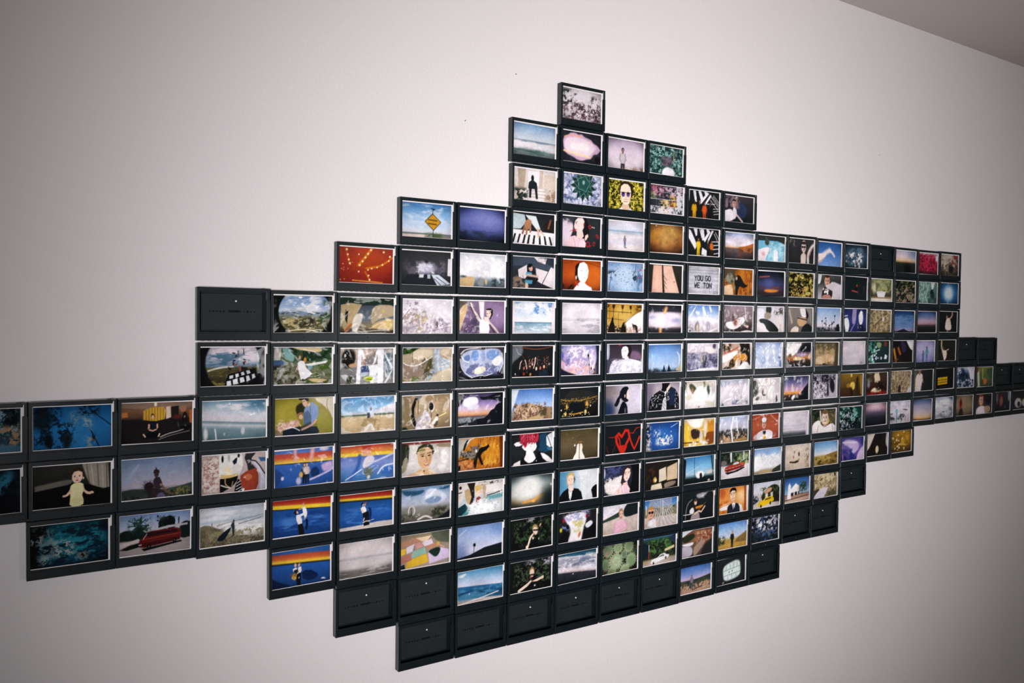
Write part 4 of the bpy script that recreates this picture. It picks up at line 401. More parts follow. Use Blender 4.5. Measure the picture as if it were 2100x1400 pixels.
7,6|guitarist in white on a tan ground|g 0 a08868 .5 a89070 1 8c7858;e .1 .5 .2 .45 0 86765a .15 .8;m bca484 5 .54 .1 .3 0 1 .8;p 20221f .012 .27,.1 .33,.02 .36,.04 .3,.2 .26,.4 .26,.6 .3,.8 .32,.96 .28,1 .23,.84 .2,.6 .21,.34;p 2c3a34 .012 .28,.04 .36,.0 .42,.03 .38,.1 .3,.12;l 2c2a24 .012 .34,.04 .34,.3 .33,.62;b e8e0d4 .015 .19,.72 .24,.88 .3,.98;e .605 .37 .1 .145 0 e6dcd2 .012;e .6 .35 .078 .115 0 2a2826 .008;b c8c8c4 .014 .5,.3 .56,.2 .64,.2;e .48 .34 .04 .08 0 ddd2c8 .012;e .47 .4 .025 .035 0 ead8cc .01;p dcd4d8 .012 .3,.86 .34,.7 .42,.58 .46,.44 .52,.46 .56,.6 .6,.72 .58,.86 .54,1 .28,1;m b0a4ac 12 .56 .05 .3 .5 .58 1;l 33302e .016 .58,.46 .6,.58 .6,.7;l 33302e .014 .53,.44 .51,.5;p e6dcd8 .012 .56,.92 .64,.78 .7,.66 .74,.68 .74,.8 .68,.94 .62,1;p 5a5046 .012 .64,.92 .7,.8 .74,.78 .73,.9 .68,.98;p 343842 .008 .69,.64 .72,.58 .755,.6 .745,.66;l e4d68c .04 .77,.66 .84,.62 .91,.57;m e0c890 14 .55 .05 .44 .8 .64 1;b dcd0c8 .02 .92,.1 .97,.2 .95,.42;p 2a3428 .02 .02,.92 .1,.9 .14,1 .02,1|.8
7,7|purple sunset behind a dark bank|g 0 3c3850 .2 6a5c88 .35 a08ab8 .5 ccb0c0 .62 dca884 .68 c08464 .71 5c545a .8 84868a 1 2c2e36;p f0ecf0 .03 .1,.3 .14,.16 .26,.1 .42,.12 .46,.3 .36,.4 .16,.42;p d8d0e4 .04 .2,.36 .44,.3 .48,.5 .2,.52;p 23252c .012 .0,.0 .14,.04 .12,.2 .06,.36 .02,.4 0,.4;b c8c8cc .02 .05,.5 .05,.2;p 1f202a .02 .46,.1 .6,.14 .74,.08 .86,.02 1,.0 1,.34 .9,.28 .7,.2 .52,.24;p 1b1d26 .012 .34,.86 .42,.8 .58,.78 .66,.7 .72,.56 .8,.5 .84,.4 .9,.34 1,.3 1,1 .36,1;p 8c9094 .02 .02,.76 .3,.74 .42,.8 .3,.9 .1,.9;m 3c4044 9 .54 .05 0 .74 .42 1;b c8c8c8 .014 .03,.8 .08,.92 .22,.98;p 262a2c .02 .0,.92 .4,.88 .4,1 0,1;b d8d4dc .012 .26,.06 .44,.08|.8
7,8|rocky hill under blue sky|g 0 4c74b4 .4 8cace0 .65 b8c4dc .7 b0b4c0 1 a49484;p a08064 .02 .1,.66 .22,.5 .42,.45 .6,.52 .8,.6 1,.62 1,1 .05,1;m 5c4434 16 .52 .05 .05 .46 .85 1;m d4b498 14 .6 .05 .1 .5 .8 1;m 4a4634 6 .5 .1 .65 .62 1 .9;p c4a878 .05 .3,1 .6,.85 .8,.92 .75,1;p dce4ee .03 0,.02 .18,.02 .1,.4 0,.75
7,9|gilded concert hall seen from a balcony|g 0 20262a .35 262828 1 191817;p 2c2e2c .02 .2,.1 .7,.06 .95,.3 .9,.4 .5,.4 .1,.42;b 8c6c34 .03 .02,.36 .2,.42 .5,.44 .8,.38 .95,.32;s c89c48 110 .005 .011 .0 .33 .96 .52;s e8c878 40 .004 .008 .0 .36 .9 .6;e .18 .62 .035 .09 0 dca840 .03;e .7 .56 .05 .09 -15 d89c38 .03;s f0d080 16 .006 .01 .1 .5 .26 .72;s f0d080 16 .006 .01 .64 .48 .8 .7;p 171f23 .008 .24,.5 .6,.48 .61,.78 .25,.82;s ffe8a0 40 .008 .018 .06 .78 .78 .98;e .15 .86 .045 .05 0 ecc468 .025;e .66 .8 .045 .05 0 ecc468 .025;e .04 .72 .022 .025 0 fff4d8 .012;e .79 .63 .018 .025 0 fff4d8 .012;b c89848 .03 .24,.86 .4,.88 .6,.83;p 120f0d .02 .0,.96 1,.94 1,1 0,1
7,10|profile of a person with a ponytail|h 0 54565e .3 988f9c .6 c0b8c8 1 d4ccdc;e .08 .85 .3 .3 0 2a3a58 .2;e .15 .2 .3 .2 0 8c7c78 .2 .7;p dcc6c8 .01 .58,.14 .655,.16 .675,.26 .67,.32 .7,.4 .68,.43 .685,.5 .66,.56 .6,.56 .57,.4;p 1c1e26 .01 .4,.36 .42,.22 .48,.1 .55,.05 .63,.06 .66,.13 .62,.2 .6,.3 .6,.46 .63,.5 .66,.52 .64,.58 .56,.6 .48,.52;p 1c1e26 .01 .44,.34 .4,.36 .34,.46 .3,.58 .26,.68 .3,.74 .35,.72 .4,.6 .42,.48 .47,.42;e .555 .38 .026 .055 0 cca69c .008;p 171a22 .01 .36,1 .4,.84 .45,.66 .5,.56 .56,.6 .6,.66 .63,.78 .64,1;l 8c94a4 .02 .56,.8 .57,1;l 4c5462 .014 .6,.78 .62,1
7,11|person in a polka-dot jacket, head cropped|g 0 a094a0 .4 b8acb4 1 544e58;e .08 .35 .25 .35 0 6c6272 .2 .8;p 18181c .01 .46,.02 .7,.02 .66,.12 .62,.26 .54,.34 .44,.28 .47,.16;p 191d22 .01 .1,.66 .16,.5 .26,.38 .4,.28 .5,.34 .58,.4 .64,.28 .74,.16 .86,.24 .94,.4 .98,.6 .98,1 .08,1;p d0c0b0 .01 .6,.22 .66,.12 .73,.1 .7,.2 .64,.32 .6,.36;p 232e4a .012 .68,.26 .78,.2 .86,.28 .9,.5 .86,.82 .7,.84 .66,.5;s e4e4e8 46 .01 .016 .13 .4 .5 .9;s e4e4e8 20 .01 .016 .86 .28 .97 .98;s e4e4e8 14 .011 .016 .6 .34 .68 .66;p ccc8cc .006 .51,.58 .58,.5 .6,.7 .6,1 .45,1 .48,.76;l 54545c .016 .5,.72 .58,.86;l 54545c .016 .48,.8 .56,.96;l 54545c .016 .54,.62 .6,.74;e .57 .38 .035 .05 0 ece8e8 .008;e .56 .46 .03 .03 0 d8d4d4 .008
7,12|warped white scene with dark green patches|g 0 c8bcac .3 e0d8d2 .7 f0ecea 1 e4dcd8;p 3c4038 .02 0,.02 .1,.0 .06,.3 0,.35;p 4c5444 .03 .15,.15 .25,.05 .42,.3 .44,.6 .36,.66 .28,.45;e .28 .35 .05 .12 -10 b0845c .03;p f4f2f0 .04 .42,.15 .7,.2 .75,.55 .5,.75 .2,.7;e .63 .1 .05 .14 0 7c7458 .04;e .77 .32 .08 .18 -5 4c5c54 .03;p c8c0bc .03 .85,.1 1,.05 1,.4 .9,.5;p d8d0bc .04 .6,.85 .75,.72 .95,.8 .95,.95;e .48 .95 .03 .03 0 6c4c44 .02;p d8ccb8 .04 .05,.5 .25,.5 .25,.65 .08,.7|1
7,13|warped pale beach with pink glow|g 0 b4bccc .3 d8ccd4 .6 d0c8d0 1 c4bcc4;b 7c90b4 .04 .05,.1 .1,.25;b 8ca0bc .04 .2,.08 .2,.25;b 8ca0c0 .04 .32,.08 .34,.22;m e8e0e4 4 .5 .12 .2 .2 1 .7;b f4f0f0 .05 .1,1 .18,.78 .4,.72;p 74788c .04 .4,.95 .45,.8 .7,.78 .65,.95;b f2f0ee .05 .6,.9 .8,.75;p 5c6470 .04 .08,1 .12,.85 .2,1;p 8c90a0 .04 .85,.8 1,.85 1,.95 .9,.9|1
7,14|bright white room with a potted plant|g 0 dcd4d4 .3 d0c8c8 .7 ccc4c6 1 e4dcdc;p 54524a .04 0,.1 .15,.05 .25,.4 .2,.65 0,.75;p f4eeec .04 .2,0 .6,0 .6,.25 .35,.3;e .52 .12 .08 .12 0 d0b8a4 .04;e .38 .55 .04 .12 0 4c4838 .03;e .44 .66 .08 .03 0 3c3c34 .02;p c8ccc8 .02 .28,.7 .5,.7 .5,.85 .28,.88;p 5c5c54 .03 .05,.85 .25,.68 .28,.85;b f8f4f0 .06 .05,.92 .6,.9;p 4c484a .03 .88,.6 .95,.95 .86,.98;p e8e4e4 .03 .55,.3 .85,.3 .85,.85 .55,.85|.8
7,15|streaked lilac sunset with a white flare|g 0 343a54 .25 6c6890 .5 b898b4 .65 d8a48c .7 d08c4c .78 4a3830 1 24262a;p e8d0d4 .04 .3,.65 .35,.2 .45,.65;b c0a8c8 .06 .7,.1 .7,.6;p 1e2226 .03 .98,.3 .75,.55 .6,.9 .5,1 1,1;b e0943c .05 .0,.66 .6,.68;p f4ece8 .03 .3,.9 .4,.75 .5,.78 .38,.98;m c8ccd0 7 .6 .06 0 0 .3 .3|.7
7,16|black-and-white spiky leaves|g 0 a49cac 1 bcb4c0;m 24242c 8 .52 .05 0 0 .7 .4;e .82 .5 .16 .3 -10 26262e .03;m dcd4e0 7 .5 .07 0 .35 .65 1;m 4c4854 12 .6 .05 0 .3 .7 1;p 3c3844 .02 .6,.35 .66,.3 .7,.9 .6,.95;m 26262e 9 .55 .05 .3 0 1 .3
7,17|amber-lit narrow hallway|g 0 8c6c24 .4 6c5428 1 3c2c20;b e8cc7c .1 .5,.0 .5,.1;p e0bc54 .03 .45,.38 .66,.36 .66,.7 .45,.72;p a07828 .03 .3,.45 .45,.4 .45,.65 .3,.6;p 3c3020 .03 .7,.15 .82,.1 .84,1 .68,1;b b88c30 .08 .92,.1 .95,.9;e .5 .8 .12 .2 0 241e1a .06;m 4c3420 5 .5 .1 0 .6 .5 1
7,18|pale and red shapes on a dark ground|g 0 4c3c30 1 3c1c1c;m 6c7458 6 .55 .08 0 0 .3 .6;p d8c4a4 .03 .35,.1 .6,.0 .7,.4 .5,.5;b e0c8a8 .08 .45,.05 .45,.4;e .15 .5 .1 .15 0 8c8894 .06;p e8d4b0 .03 .2,.85 .4,.65 .5,.72 .65,.65 .75,.85 .5,.9;m a43028 5 .45 .08 .1 .85 1 1;m 201814 6 .5 .08 .5 .4 1 .8
7,19|wrinkled tan tree trunk|g 0 a89478 1 8c7860;m 6c5a44 9 .5 .1 0 0 1 1 .3;m c8b494 9 .58 .06 0 0 1 1 .3;p 34302a .03 .4,.75 .5,.55 .55,1 .4,1;p d8d0c8 .03 .85,.85 .98,.7 .98,1 .8,1
7,20|person in a long pale dress|h 0 6c7464 .3 5c5448 .5 2a2c2c 1 202628;p ead8d4 .02 .12,.25 .35,.15 .5,.25 .45,.6 .38,1 .1,1;f .33 .08 .12 c08c74 4c3024;b d8b0a0 .05 .45,.3 .5,.6;b e0c890 .05 .15,.5 .2,.9
7,21|glowing yellow letters on black|g 0 16191e 1 14171c;p d0a416 .012 .16,.44 .66,.42 .66,.76 .16,.8;l 4c3c08 .03 .16,.57 .66,.55;l 4c3c08 .03 .16,.69 .66,.66;l 7c6008 .016 .28,.45 .28,.78;l 7c6008 .016 .4,.45 .4,.78;l 7c6008 .016 .53,.45 .53,.78;b 4c2c14 .05 .3,.9 .6,.88
7,22|blue-clad people on white snow|g 0 c8c8d4 .3 54688c 1 2c3c54;e .35 .45 .3 .4 0 2c3f5c .06;p e0dce4 .03 .6,.0 1,0 1,.6 .8,.65 .75,.3;m e4e4ec 7 .55 .06 0 .1 .3 .8;m 1c2838 7 .5 .06 .2 .3 .75 1;m c4ccdc 10 .62 .05 .1 .6 1 1
7,23|orange round shape among green leaves|g 0 7c7c3c .5 5c6c48 1 3c4c3c;b d8d8bc .16 .15,.2 .2,1;e .55 .72 .16 .16 0 d07034 .04;p 44583c .04 .6,.1 1,.1 1,.7 .7,.5;e .1 .15 .12 .12 0 8c4c28 .05;b b0b45c .08 .4,.1 .42,.6
8,0|teal succulent leaves in shade|g 0 1c2c38 1 142028;e .3 .2 .12 .3 10 6ca4b4 .05;e .55 .5 .3 .16 -30 4c8ca0 .05;e .5 .75 .25 .12 15 387c94 .05;e .15 .6 .2 .12 30 8cb4bc .05;e .8 .3 .12 .3 30 306c84 .05;m 0c161c 5 .55 .08 0 0 1 1
8,1|toddler in a yellow romper, arms apart|g 0 3a3a38 .45 2c2c2a .6 1c1e20 1 15171a;p 9c9486 .02 .62,.0 .96,.0 .98,.6 .9,.64 .72,.54;b 66605a .02 .68,.02 .72,.5;b b8b0a0 .02 .74,.02 .77,.5;b 66605a .02 .82,.02 .84,.55;b b4ac9c .02 .88,.02 .9,.58;b 5c5650 .02 .94,.02 .95,.6;p 6c6860 .02 .03,.46 .3,.38 .5,.34 .5,.46 .2,.54 .03,.58;p 121417 .015 0,.6 .3,.52 .5,.48 .72,.5 .9,.62 1,.6 1,1 0,1;p 3c2c22 .012 .48,.26 .5,.12 .58,.08 .64,.14 .645,.32 .62,.36 .5,.38;p f0c8b0 .01 .495,.26 .52,.18 .58,.16 .625,.2 .63,.34 .6,.42 .56,.45 .52,.43 .495,.36;e .64 .34 .015 .03 0 e8bca4 .006;e .53 .29 .012 .018 0 241c1c;e .59 .28 .012 .018 0 241c1c;l d8a890 .014 .56,.3 .562,.35;e .56 .385 .026 .014 0 9c4444;p ece2a8 .008 .48,.5 .52,.45 .6,.44 .64,.48 .645,.62 .625,.74 .645,.88 .64,.96 .58,1 .5,1 .465,.94 .475,.76 .465,.62;p e0d49a .02 .48,.8 .64,.78 .64,.9 .48,.92;p f0c4a8 .008 .48,.52 .46,.62 .42,.7 .395,.72 .4,.76 .44,.74 .49,.66;p f0c4a8 .008 .635,.5 .66,.62 .71,.68 .755,.66 .76,.7 .73,.74 .68,.72 .635,.64;e .39 .735 .022 .025 0 f0c4a8;e .76 .7 .025 .025 0 f0c4a8
8,2|child riding on shoulders in silhouette|g 0 8098bc .4 a4acc4 .7 beb6c4 .74 a8a0ac 1 8c8490;p 46524e .015 0,.76 .15,.73 .35,.76 .6,.8 .85,.74 1,.68 1,1 0,1;m 2c3026 9 .5 .06 0 .8 1 1;m 8c8448 20 .6 .03 .5 .78 1 1;p 3a4a46 .02 0,.78 .2,.76 .4,.84 .4,.92 0,.9;p a8b8d4 .03 .0,.62 .1,.4 .22,.12 .26,.14 .14,.45 .04,.7;m 2e262a 14 .42 .06 .31 .58 .47 .84;e .38 .7 .1 .11 0 342a2e .02;p 3c3236 .015 .36,.78 .46,.74 .56,.8 .62,.9 .64,1 .36,1;p 6a6480 .02 .5,.9 .58,.86 .62,1 .48,1;p 40343a .012 .44,.56 .47,.48 .53,.48 .56,.6 .58,.74 .5,.8 .45,.72;e .485 .4 .055 .085 0 4c3c3c .01;p 3a2e32 .008 .44,.38 .45,.31 .47,.29 .478,.22 .492,.28 .525,.32 .53,.38;b 7a5c54 .05 .57,.72 .62,.86 .72,.94;e .55 .68 .03 .03 0 a8847c .01;x .9|.6
8,3|pale masks and a red leather shape collaged|g 0 c4b4b0 1 a89898;p cdb7ae .006 0,.02 .27,.05 .28,.96 0,1;m a0786c 16 .54 .05 0 .05 .27 .98;m e4d8d0 14 .58 .04 0 .05 .27 .98;p e4e2de .015 .27,.02 .62,.02 .64,.3 .6,.5 .5,.62 .27,.58;e .32 .12 .03 .09 0 1c1e1c .006;e .42 .1 .03 .09 0 a8a8a4 .02;p 1c2a36 .008 .47,.2 .52,.12 .55,.1 .54,.24 .5,.3;e .57 .06 .03 .05 0 1e2226 .008;p efdcb4 .02 .34,.36 .4,.28 .45,.36 .46,.56 .36,.6;p d8d4cc .02 .46,.32 .56,.24 .62,.36 .58,.6 .48,.6;p d6b474 .02 .28,.5 .4,.56 .58,.5 .54,.64 .3,.64;b f6f0e0 .02 .36,.46 .44,.52;p 151618 .01 .28,.63 .44,.62 .56,.58 .54,.72 .46,.86 .32,.98 .28,.98;b c8a070 .025 .36,.62 .36,.78 .42,.86;b f0ece4 .025 .3,.8 .38,.86 .44,.88;b b89058 .02 .48,.72 .46,.84;p 34363a .012 .68,.02 .84,.02 .78,.14 .76,.26 .86,.46 .8,.54 .72,.5 .7,.3 .66,.14;p 9c4430 .012 .6,.58 .7,.48 .84,.42 .88,.6 .88,.84 .84,.98 .66,1 .58,.8;p c06c4c .02 .64,.6 .74,.54 .8,.66 .7,.76;b 6c2c24 .015 .86,.5 .88,.75 .84,.98;p c4c4da .012 .78,.22 .88,.28 .96,.5 1,.8 1,.98 .9,.98 .92,.6 .86,.4;l 1e2026 .03 .76,.2 .84,.24 .9,.36 .98,.58;p 3c6890 .006 .88,.14 1,.16 1,.26 .92,.26;p 17181c .008 .56,.66 .6,.72 .62,1 .5,1 .52,.82;l e8e6e8 .016 .54,.78 .6,.72;l e8e6e8 .016 .53,.86 .6,.8;l e8e6e8 .016 .53,.94 .61,.88;l e8e6e8 .016 .56,.99 .62,.94;e .64 .96 .03 .04 30 eceaea .01|.8
8,4|couple hugging by a striped wall, glare streaks|d -.03 0 4c70b4 .1 5c78b8 .12 c05044 .22 c85c44 .3 e0a048 .36 f0cc50 .38 242c44 .4 3c68b0 1 2c5498;e .85 .04 .12 .06 0 d8d0e0 .03;b e0a8a0 .08 .35,.02 .35,.3;b e4a8a0 .1 .65,.02 .62,.3;p 2c4c84 .03 0,.45 .2,.7 .0,1;e .68 .68 .12 .16 0 1e3a6c .02;p c0a8d8 .04 .78,.45 .98,.4 1,.6 .85,.7 .8,.6;b d0c0e0 .05 .6,.85 .9,.7 1,.6;e .4 .86 .07 .1 0 b8b0d4 .03;e .13 .75 .04 .05 0 d0c4dc .02;w .5 .4 .55 4c4c4c 1c2028 d0a890 3c2c24;w .54 .4 .55 d0b8b8 242830 dcb4a0 4c382c;e .44 .7 .05 .08 0 d8a860 .02|.8
8,5|blurred child by a striped wall, wavy print|d -.03 0 b04434 .1 d07048 .2 e0903c .24 f0cc44 .3 e8c040 .32 5c6cac .5 7c8cc4 .75 5c80b8 1 4070a8;p a83c30 .03 .4,.02 .58,.02 .56,.16 .44,.18;p dc9c80 .04 .38,.14 .56,.12 .6,.3 .42,.3;b 3c60a8 .1 .36,.3 .34,.6 .2,.9;p d8d0d8 .03 .46,.32 .62,.3 .64,.5 .5,.65 .4,.65;b c0c8e4 .05 .5,.55 .75,.45 1,.3;p 6c746c .03 .42,.68 .58,.62 .62,.85 .46,.92;p 3c6cb4 .04 .74,.75 .9,.65 1,.7 1,.9 .78,.9;b d8dcec .04 .7,.85 .8,.64 1,.6;b c8d0e4 .03 .1,.95 .4,.68;e .52 .92 .05 .06 0 d0c8b8 .02|1
8,6|smiling face in a warped print|g 0 742c2c .07 8c4440 .09 b8b0a4 .2 d0c8c0 .6 d8d0cc 1 c4beb8;p 2e3428 .02 0,.04 .16,.06 .15,.3 .14,.6 .06,.68 0,.66;p 94907a .02 .04,.46 .12,.42 .14,.6 .1,.82 .02,.9 0,.86;p 9c8c74 .02 .7,.08 1,.1 1,.22 .72,.2;m f2eeec 4 .46 .1 .62 .22 1 .9;m e8e4e0 5 .52 .1 .12 .1 .32 .8;p 3c3a2c .012 .29,.34 .33,.16 .42,.08 .54,.07 .62,.14 .66,.3 .63,.42 .58,.24 .4,.24 .34,.4;p d8ae86 .012 .31,.36 .35,.22 .45,.17 .55,.18 .61,.28 .62,.48 .6,.66 .53,.8 .46,.84 .4,.78 .34,.62;p 8c8050 .03 .32,.26 .44,.18 .5,.3 .36,.34;b e8e0d0 .015 .3,.32 .46,.29 .66,.27;p 26201c .006 .39,.44 .43,.41 .46,.43 .43,.46;p 26201c .006 .52,.42 .57,.4 .6,.41 .56,.45;l 3a2c24 .02 .38,.39 .46,.37;l 3a2c24 .02 .52,.36 .6,.34;l b08460 .03 .49,.44 .52,.58;b c09470 .02 .46,.6 .53,.62;p 8c3c38 .006 .45,.68 .51,.695 .57,.655 .55,.71 .49,.73;p f0e8e0 .004 .47,.69 .55,.67 .54,.69 .49,.705;p c09468 .03 .57,.4 .61,.46 .57,.66 .54,.72;p d4aa80 .015 .12,.97 .28,.9 .4,.8 .44,.86 .56,.8 .6,.88 .74,.98 .74,1 .1,1;e .46 .88 .02 .03 0 4a3a2c .012;b f0e4d4 .03 .56,.86 .66,.95|.8
8,7|tabby cat on an orange floor|g 0 c07c28 1 b06820;m 8c4c18 7 .54 .06 .45 0 1 1 .25;m e0a848 6 .58 .06 .5 .2 .9 .9 .4;e .72 .5 .25 .3 0 d8952c .2 .7;p 6c3414 .02 .92,.0 1,.0 1,1 .94,1;p b4aca4 .02 0,.03 .2,.03 .3,.02 .24,.18 .16,.3 .08,.5 0,.64;p 1e2020 .01 .11,.36 .14,.2 .2,.06 .23,.06 .18,.24 .14,.4;b f0ece8 .02 .2,.16 .26,.06 .34,.03;p 1c1a18 .01 .44,.38 .52,.32 .6,.3 .68,.24 .69,.32 .62,.42 .54,.48 .5,.58 .53,.72 .56,.86 .52,.88 .47,.72 .44,.62 .42,.76 .4,.94 .36,.96 .34,.78 .38,.56;p 7c7468 .015 .06,.46 .12,.42 .22,.4 .34,.44 .4,.5 .38,.62 .32,.66 .2,.6 .08,.56;m 36302a 16 .5 .05 .06 .38 .42 .7;p 74695c .01 .28,.32 .32,.28 .38,.26 .44,.28 .46,.38 .44,.46 .38,.5 .3,.46;p 5c5248 .006 .26,.26 .29,.27 .32,.3 .29,.34;p 5c5248 .006 .42,.3 .45,.18 .48,.28 .46,.36;e .4 .42 .035 .05 0 dcd0c4 .01;e .35 .36 .012 .016 0 1c1a16;e .42 .35 .012 .016 0 1c1a16;b 26221e .03 .02,.68 .1,.68 .22,.62;p c4824c .02 0,.72 .2,.66 .32,.74 .36,1 0,1;m 8c5430 10 .55 .05 0 .7 .35 1;p 1c1a18 .015 0,.86 .06,.82 .06,.94 .02,1 0,1
8,8|person with red hair and black top in a car|g 0 23272a .5 2a2e30 1 23272a;p 22465e .02 .64,.06 .84,.02 .9,.2 .92,.68 .7,.62 .62,.5;p 1a2c38 .012 .6,.1 .68,.06 .68,.5 .6,.54;p e2e6ee .01 .84,.14 .9,.08 1,.02 1,.5 .92,.5 .85,.42;l 1c2226 .024 .86,.12 .92,.3 .97,.52;p 3c6c94 .02 .84,.46 1,.54 1,.62 .88,.6;p f2eaea .006 .07,.3 .13,.25 .22,.24 .27,.34 .2,.38 .12,.38;p f4ecec .008 .26,.42 .3,.3 .34,.28 .58,.3 .61,.44 .58,.54 .52,.6 .56,.72 .6,.86 .48,.95 .38,.94 .3,.82 .35,.68 .36,.56 .3,.5;p b22c40 .008 .2,.0 .65,.0 .65,.2 .62,.3 .58,.28 .56,.36 .52,.26 .5,.38 .46,.24 .43,.34 .39,.26 .37,.4 .33,.46 .28,.34 .24,.3;m 6c1826 16 .54 .04 .2 0 .66 .34 .35;m d85c74 16 .62 .03 .24 .0 .62 .25 .35;p 171b1f .008 .18,.94 .24,.86 .28,.72 .33,.86 .42,.96 .52,.92 .6,.8 .62,.6 .7,.64 .76,.8 .86,1 .18,1;p f2e8ea .008 .04,1 .08,.92 .18,.86 .22,.84 .22,1;p f2e8ea .008 .7,.66 .78,.68 .9,.8 1,.95 .98,1 .86,.96 .76,.84;e .47 .42 .018 .01 0 6a5050;e .55 .42 .014 .01 0 6a5050;l e0d0d0 .014 .52,.44 .53,.5;e .51 .555 .03 .01 0 c08080;e .6 .9 .014 .02 0 e0e0e4
8,9|pale hands pressed together on olive|g 0 54492f .5 645840 1 463e2c;s 8c8260 40 .004 .01 .02 .02 .98 .6;e .7 .3 .3 .3 0 5c5238 .2 .7;p f2e6d8 .008 .435,.72 .44,.6 .45,.52 .475,.48 .505,.5 .51,.6 .505,.74 .5,.86 .5,1 .34,1 .37,.9 .41,.82;p eee0d0 .008 .515,.6 .52,.5 .55,.48 .58,.52 .59,.6 .58,.72 .6,.82 .64,.92 .65,1 .52,1 .515,.84;l 3c2c1c .02 .512,.54 .51,.7;l 241c14 .024 .508,.74 .505,1;l c8ac94 .01 .475,.5 .478,.62;l c8ac94 .01 .55,.5 .552,.62;e .39 .53 .022 .035 0 ffffff .01;e .53 .43 .07 .025 0 a8783c .02 .8
8,10|red light-trail hearts on black|g 0 1e2428 1 1c2024;l c82e20 .09 .45,.95 .32,.6 .3,.4 .38,.3 .46,.42 .56,.2 .64,.22 .68,.45 .58,.7 .5,.95;l c82e20 .05 .45,.9 .4,.5 .36,.42;p c22c20 .01 .36,.75 .5,.7 .62,.75 .54,1 .44,1;p 1e2428 .01 .42,.46 .46,.52 .54,.42 .58,.5 .48,.72;l d03022 .06 .68,.45 .75,.7 .82,.88 .9,.65 .96,.45;l d03022 .025 .7,.3 .78,.32 .86,.15 .98,.12;l b02a20 .02 .1,.4 .22,.42 .32,.35;l 8c241e .015 .04,.7 .12,1;l 8c241e .015 .3,.65 .2,1
8,11|white blossoms against deep blue|g 0 20447c .5 2c5ca4 1 244c88;e .5 .55 .35 .3 0 3470b4 .2 .8;m 1c2028 8 .45 .06 0 0 .15 1;m d8c8c0 14 .6 .04 0 0 .15 1;l 2c2c30 .014 .2,.55 .5,.5;m d8d4dc 14 .52 .05 .26 .25 .42 .5;m e6dcd4 13 .48 .05 .32 .55 .8 .82;s e8dcd0 18 .012 .026 .3 .3 .78 .82 1.4;b 8cb0e0 .03 .75,.2 .95,.06;m e4dccc 12 .5 .05 .02 .7 .16 1|.4
8,12|gold-lit interior with a dark doorway|g 0 d8bc8c .3 d8b468 .7 c8983c 1 c89c34;p f0e8dc .05 .1,0 .6,0 .6,.3 .3,.35;p e0b840 .03 .0,.2 .2,.15 .22,.8 .05,.85;p 3c3028 .02 .22,.35 .5,.38 .55,.65 .48,.75 .26,.72;p d8c8b8 .03 .5,.45 .62,.45 .62,.95 .52,.9;p d08c28 .03 .75,.05 1,.1 1,.5 .8,.55;p 8c4c20 .03 .75,.5 1,.5 1,.9 .8,1 .7,.75;p e4d8c0 .03 .65,.05 .75,.05 .75,.7 .66,.7;m e8c850 6 .5 .06 .1 .7 .6 .95;b 5c3418 .04 .0,.86 .5,.86;m f4ece4 7 .55 .06 .2 .82 .8 1|.8
8,13|white light streaks over desert hills|g 0 a4b0d0 .3 c4c4d8 .5 b4b0bc .55 6c6c74 .7 4c4844 .85 7c6450 1 9c7850;m 34342f 7 .5 .08 0 .5 1 .9;m c8a484 8 .58 .06 .1 .65 1 1;b f4f0f2 .07 .5,.05 .42,.4 .45,.7 .48,1;b f2eef0 .06 .6,.1 .62,.5 .68,.65 .62,.85;b e8e8f0 .03 .02,.45 .1,.15;e .12 .93 .05 .06 0 e8e4e4 .02;p b08c54 .03 .6,.88 .95,.85 1,.95 .6,.98|.8
8,14|person in a white cap on a rust ground|g 0 a44c34 .5 b05c40 1 984430;b c89078 .04 .7,.05 1,.4;b c08468 .03 0,.2 .3,.1;p 4c3c30 .01 .42,.6 .55,.6 .55,.8 .42,.8;p e0d4dc .02 .15,.85 .3,.65 .65,.62 .8,.75 .75,1 .2,1;p 2c3c38 .02 .42,.66 .55,.66 .52,.82 .44,.8;f .46 .36 .2 d8a48c 3c2c28;e .46 .22 .14 .1 0 e0e0e4 .01;p d8a020 .02 .45,.82 .52,.8 .54,1 .42,1;p c8b0a8 .02 .05,.95 .15,.75 .25,1|.5
8,15|grey-white surf line right of the rust portrait|g 0 ddd4da .5 d8ccd6 .58 c4bcc8 .62 d4ccd4 .7 c0bcc4 .74 d4ccd2 .82 8c8c94 .9 54585c 1 3c4044;n 8 .06 5;p d8c8dc .04 .9,0 1,0 1,1 .92,1
8,16|blonde person in a white top|g 0 3c4438 .5 5c5c40 1 3c342c;m 20281c 7 .5 .06 0 0 .4 .5;m b08458 6 .52 .08 .7 .1 1 .6;p f4ecea .02 .0,.95 .05,.6 .35,.42 .4,.7 .6,.75 .85,.6 .98,.75 .98,1 0,1;p d8b468 .02 .4,.2 .55,.02 .7,.2 .74,.6 .62,.7 .42,.65;f .56 .38 .28 ecd2c4 7c5c3c;b f0e8e4 .07 .36,.1 .4,.5;l c06a6c .03 .3,.7 .26,.95;l c06a6c .03 .84,.65 .9,.9
8,17|teal-green ferns and leaves|g 0 2c4c48 1 203034;m 7cb0a0 8 .52 .06 0 0 1 .7;m c8c8d4 11 .58 .05 0 .2 .7 1;m 101c20 7 .54 .06 0 0 1 1;b 64a898 .07 .65,.1 .66,.5;p 1c4440 .03 .75,.0 1,.0 1,.4 .8,.35
8,18|pink glow fading to black|g 0 c8a4b4 .25 b48ca0 .45 5c5468 .65 2c2e38 1 20242a;e .5 .1 .5 .2 0 e4c8d0 .15 .8;v .4
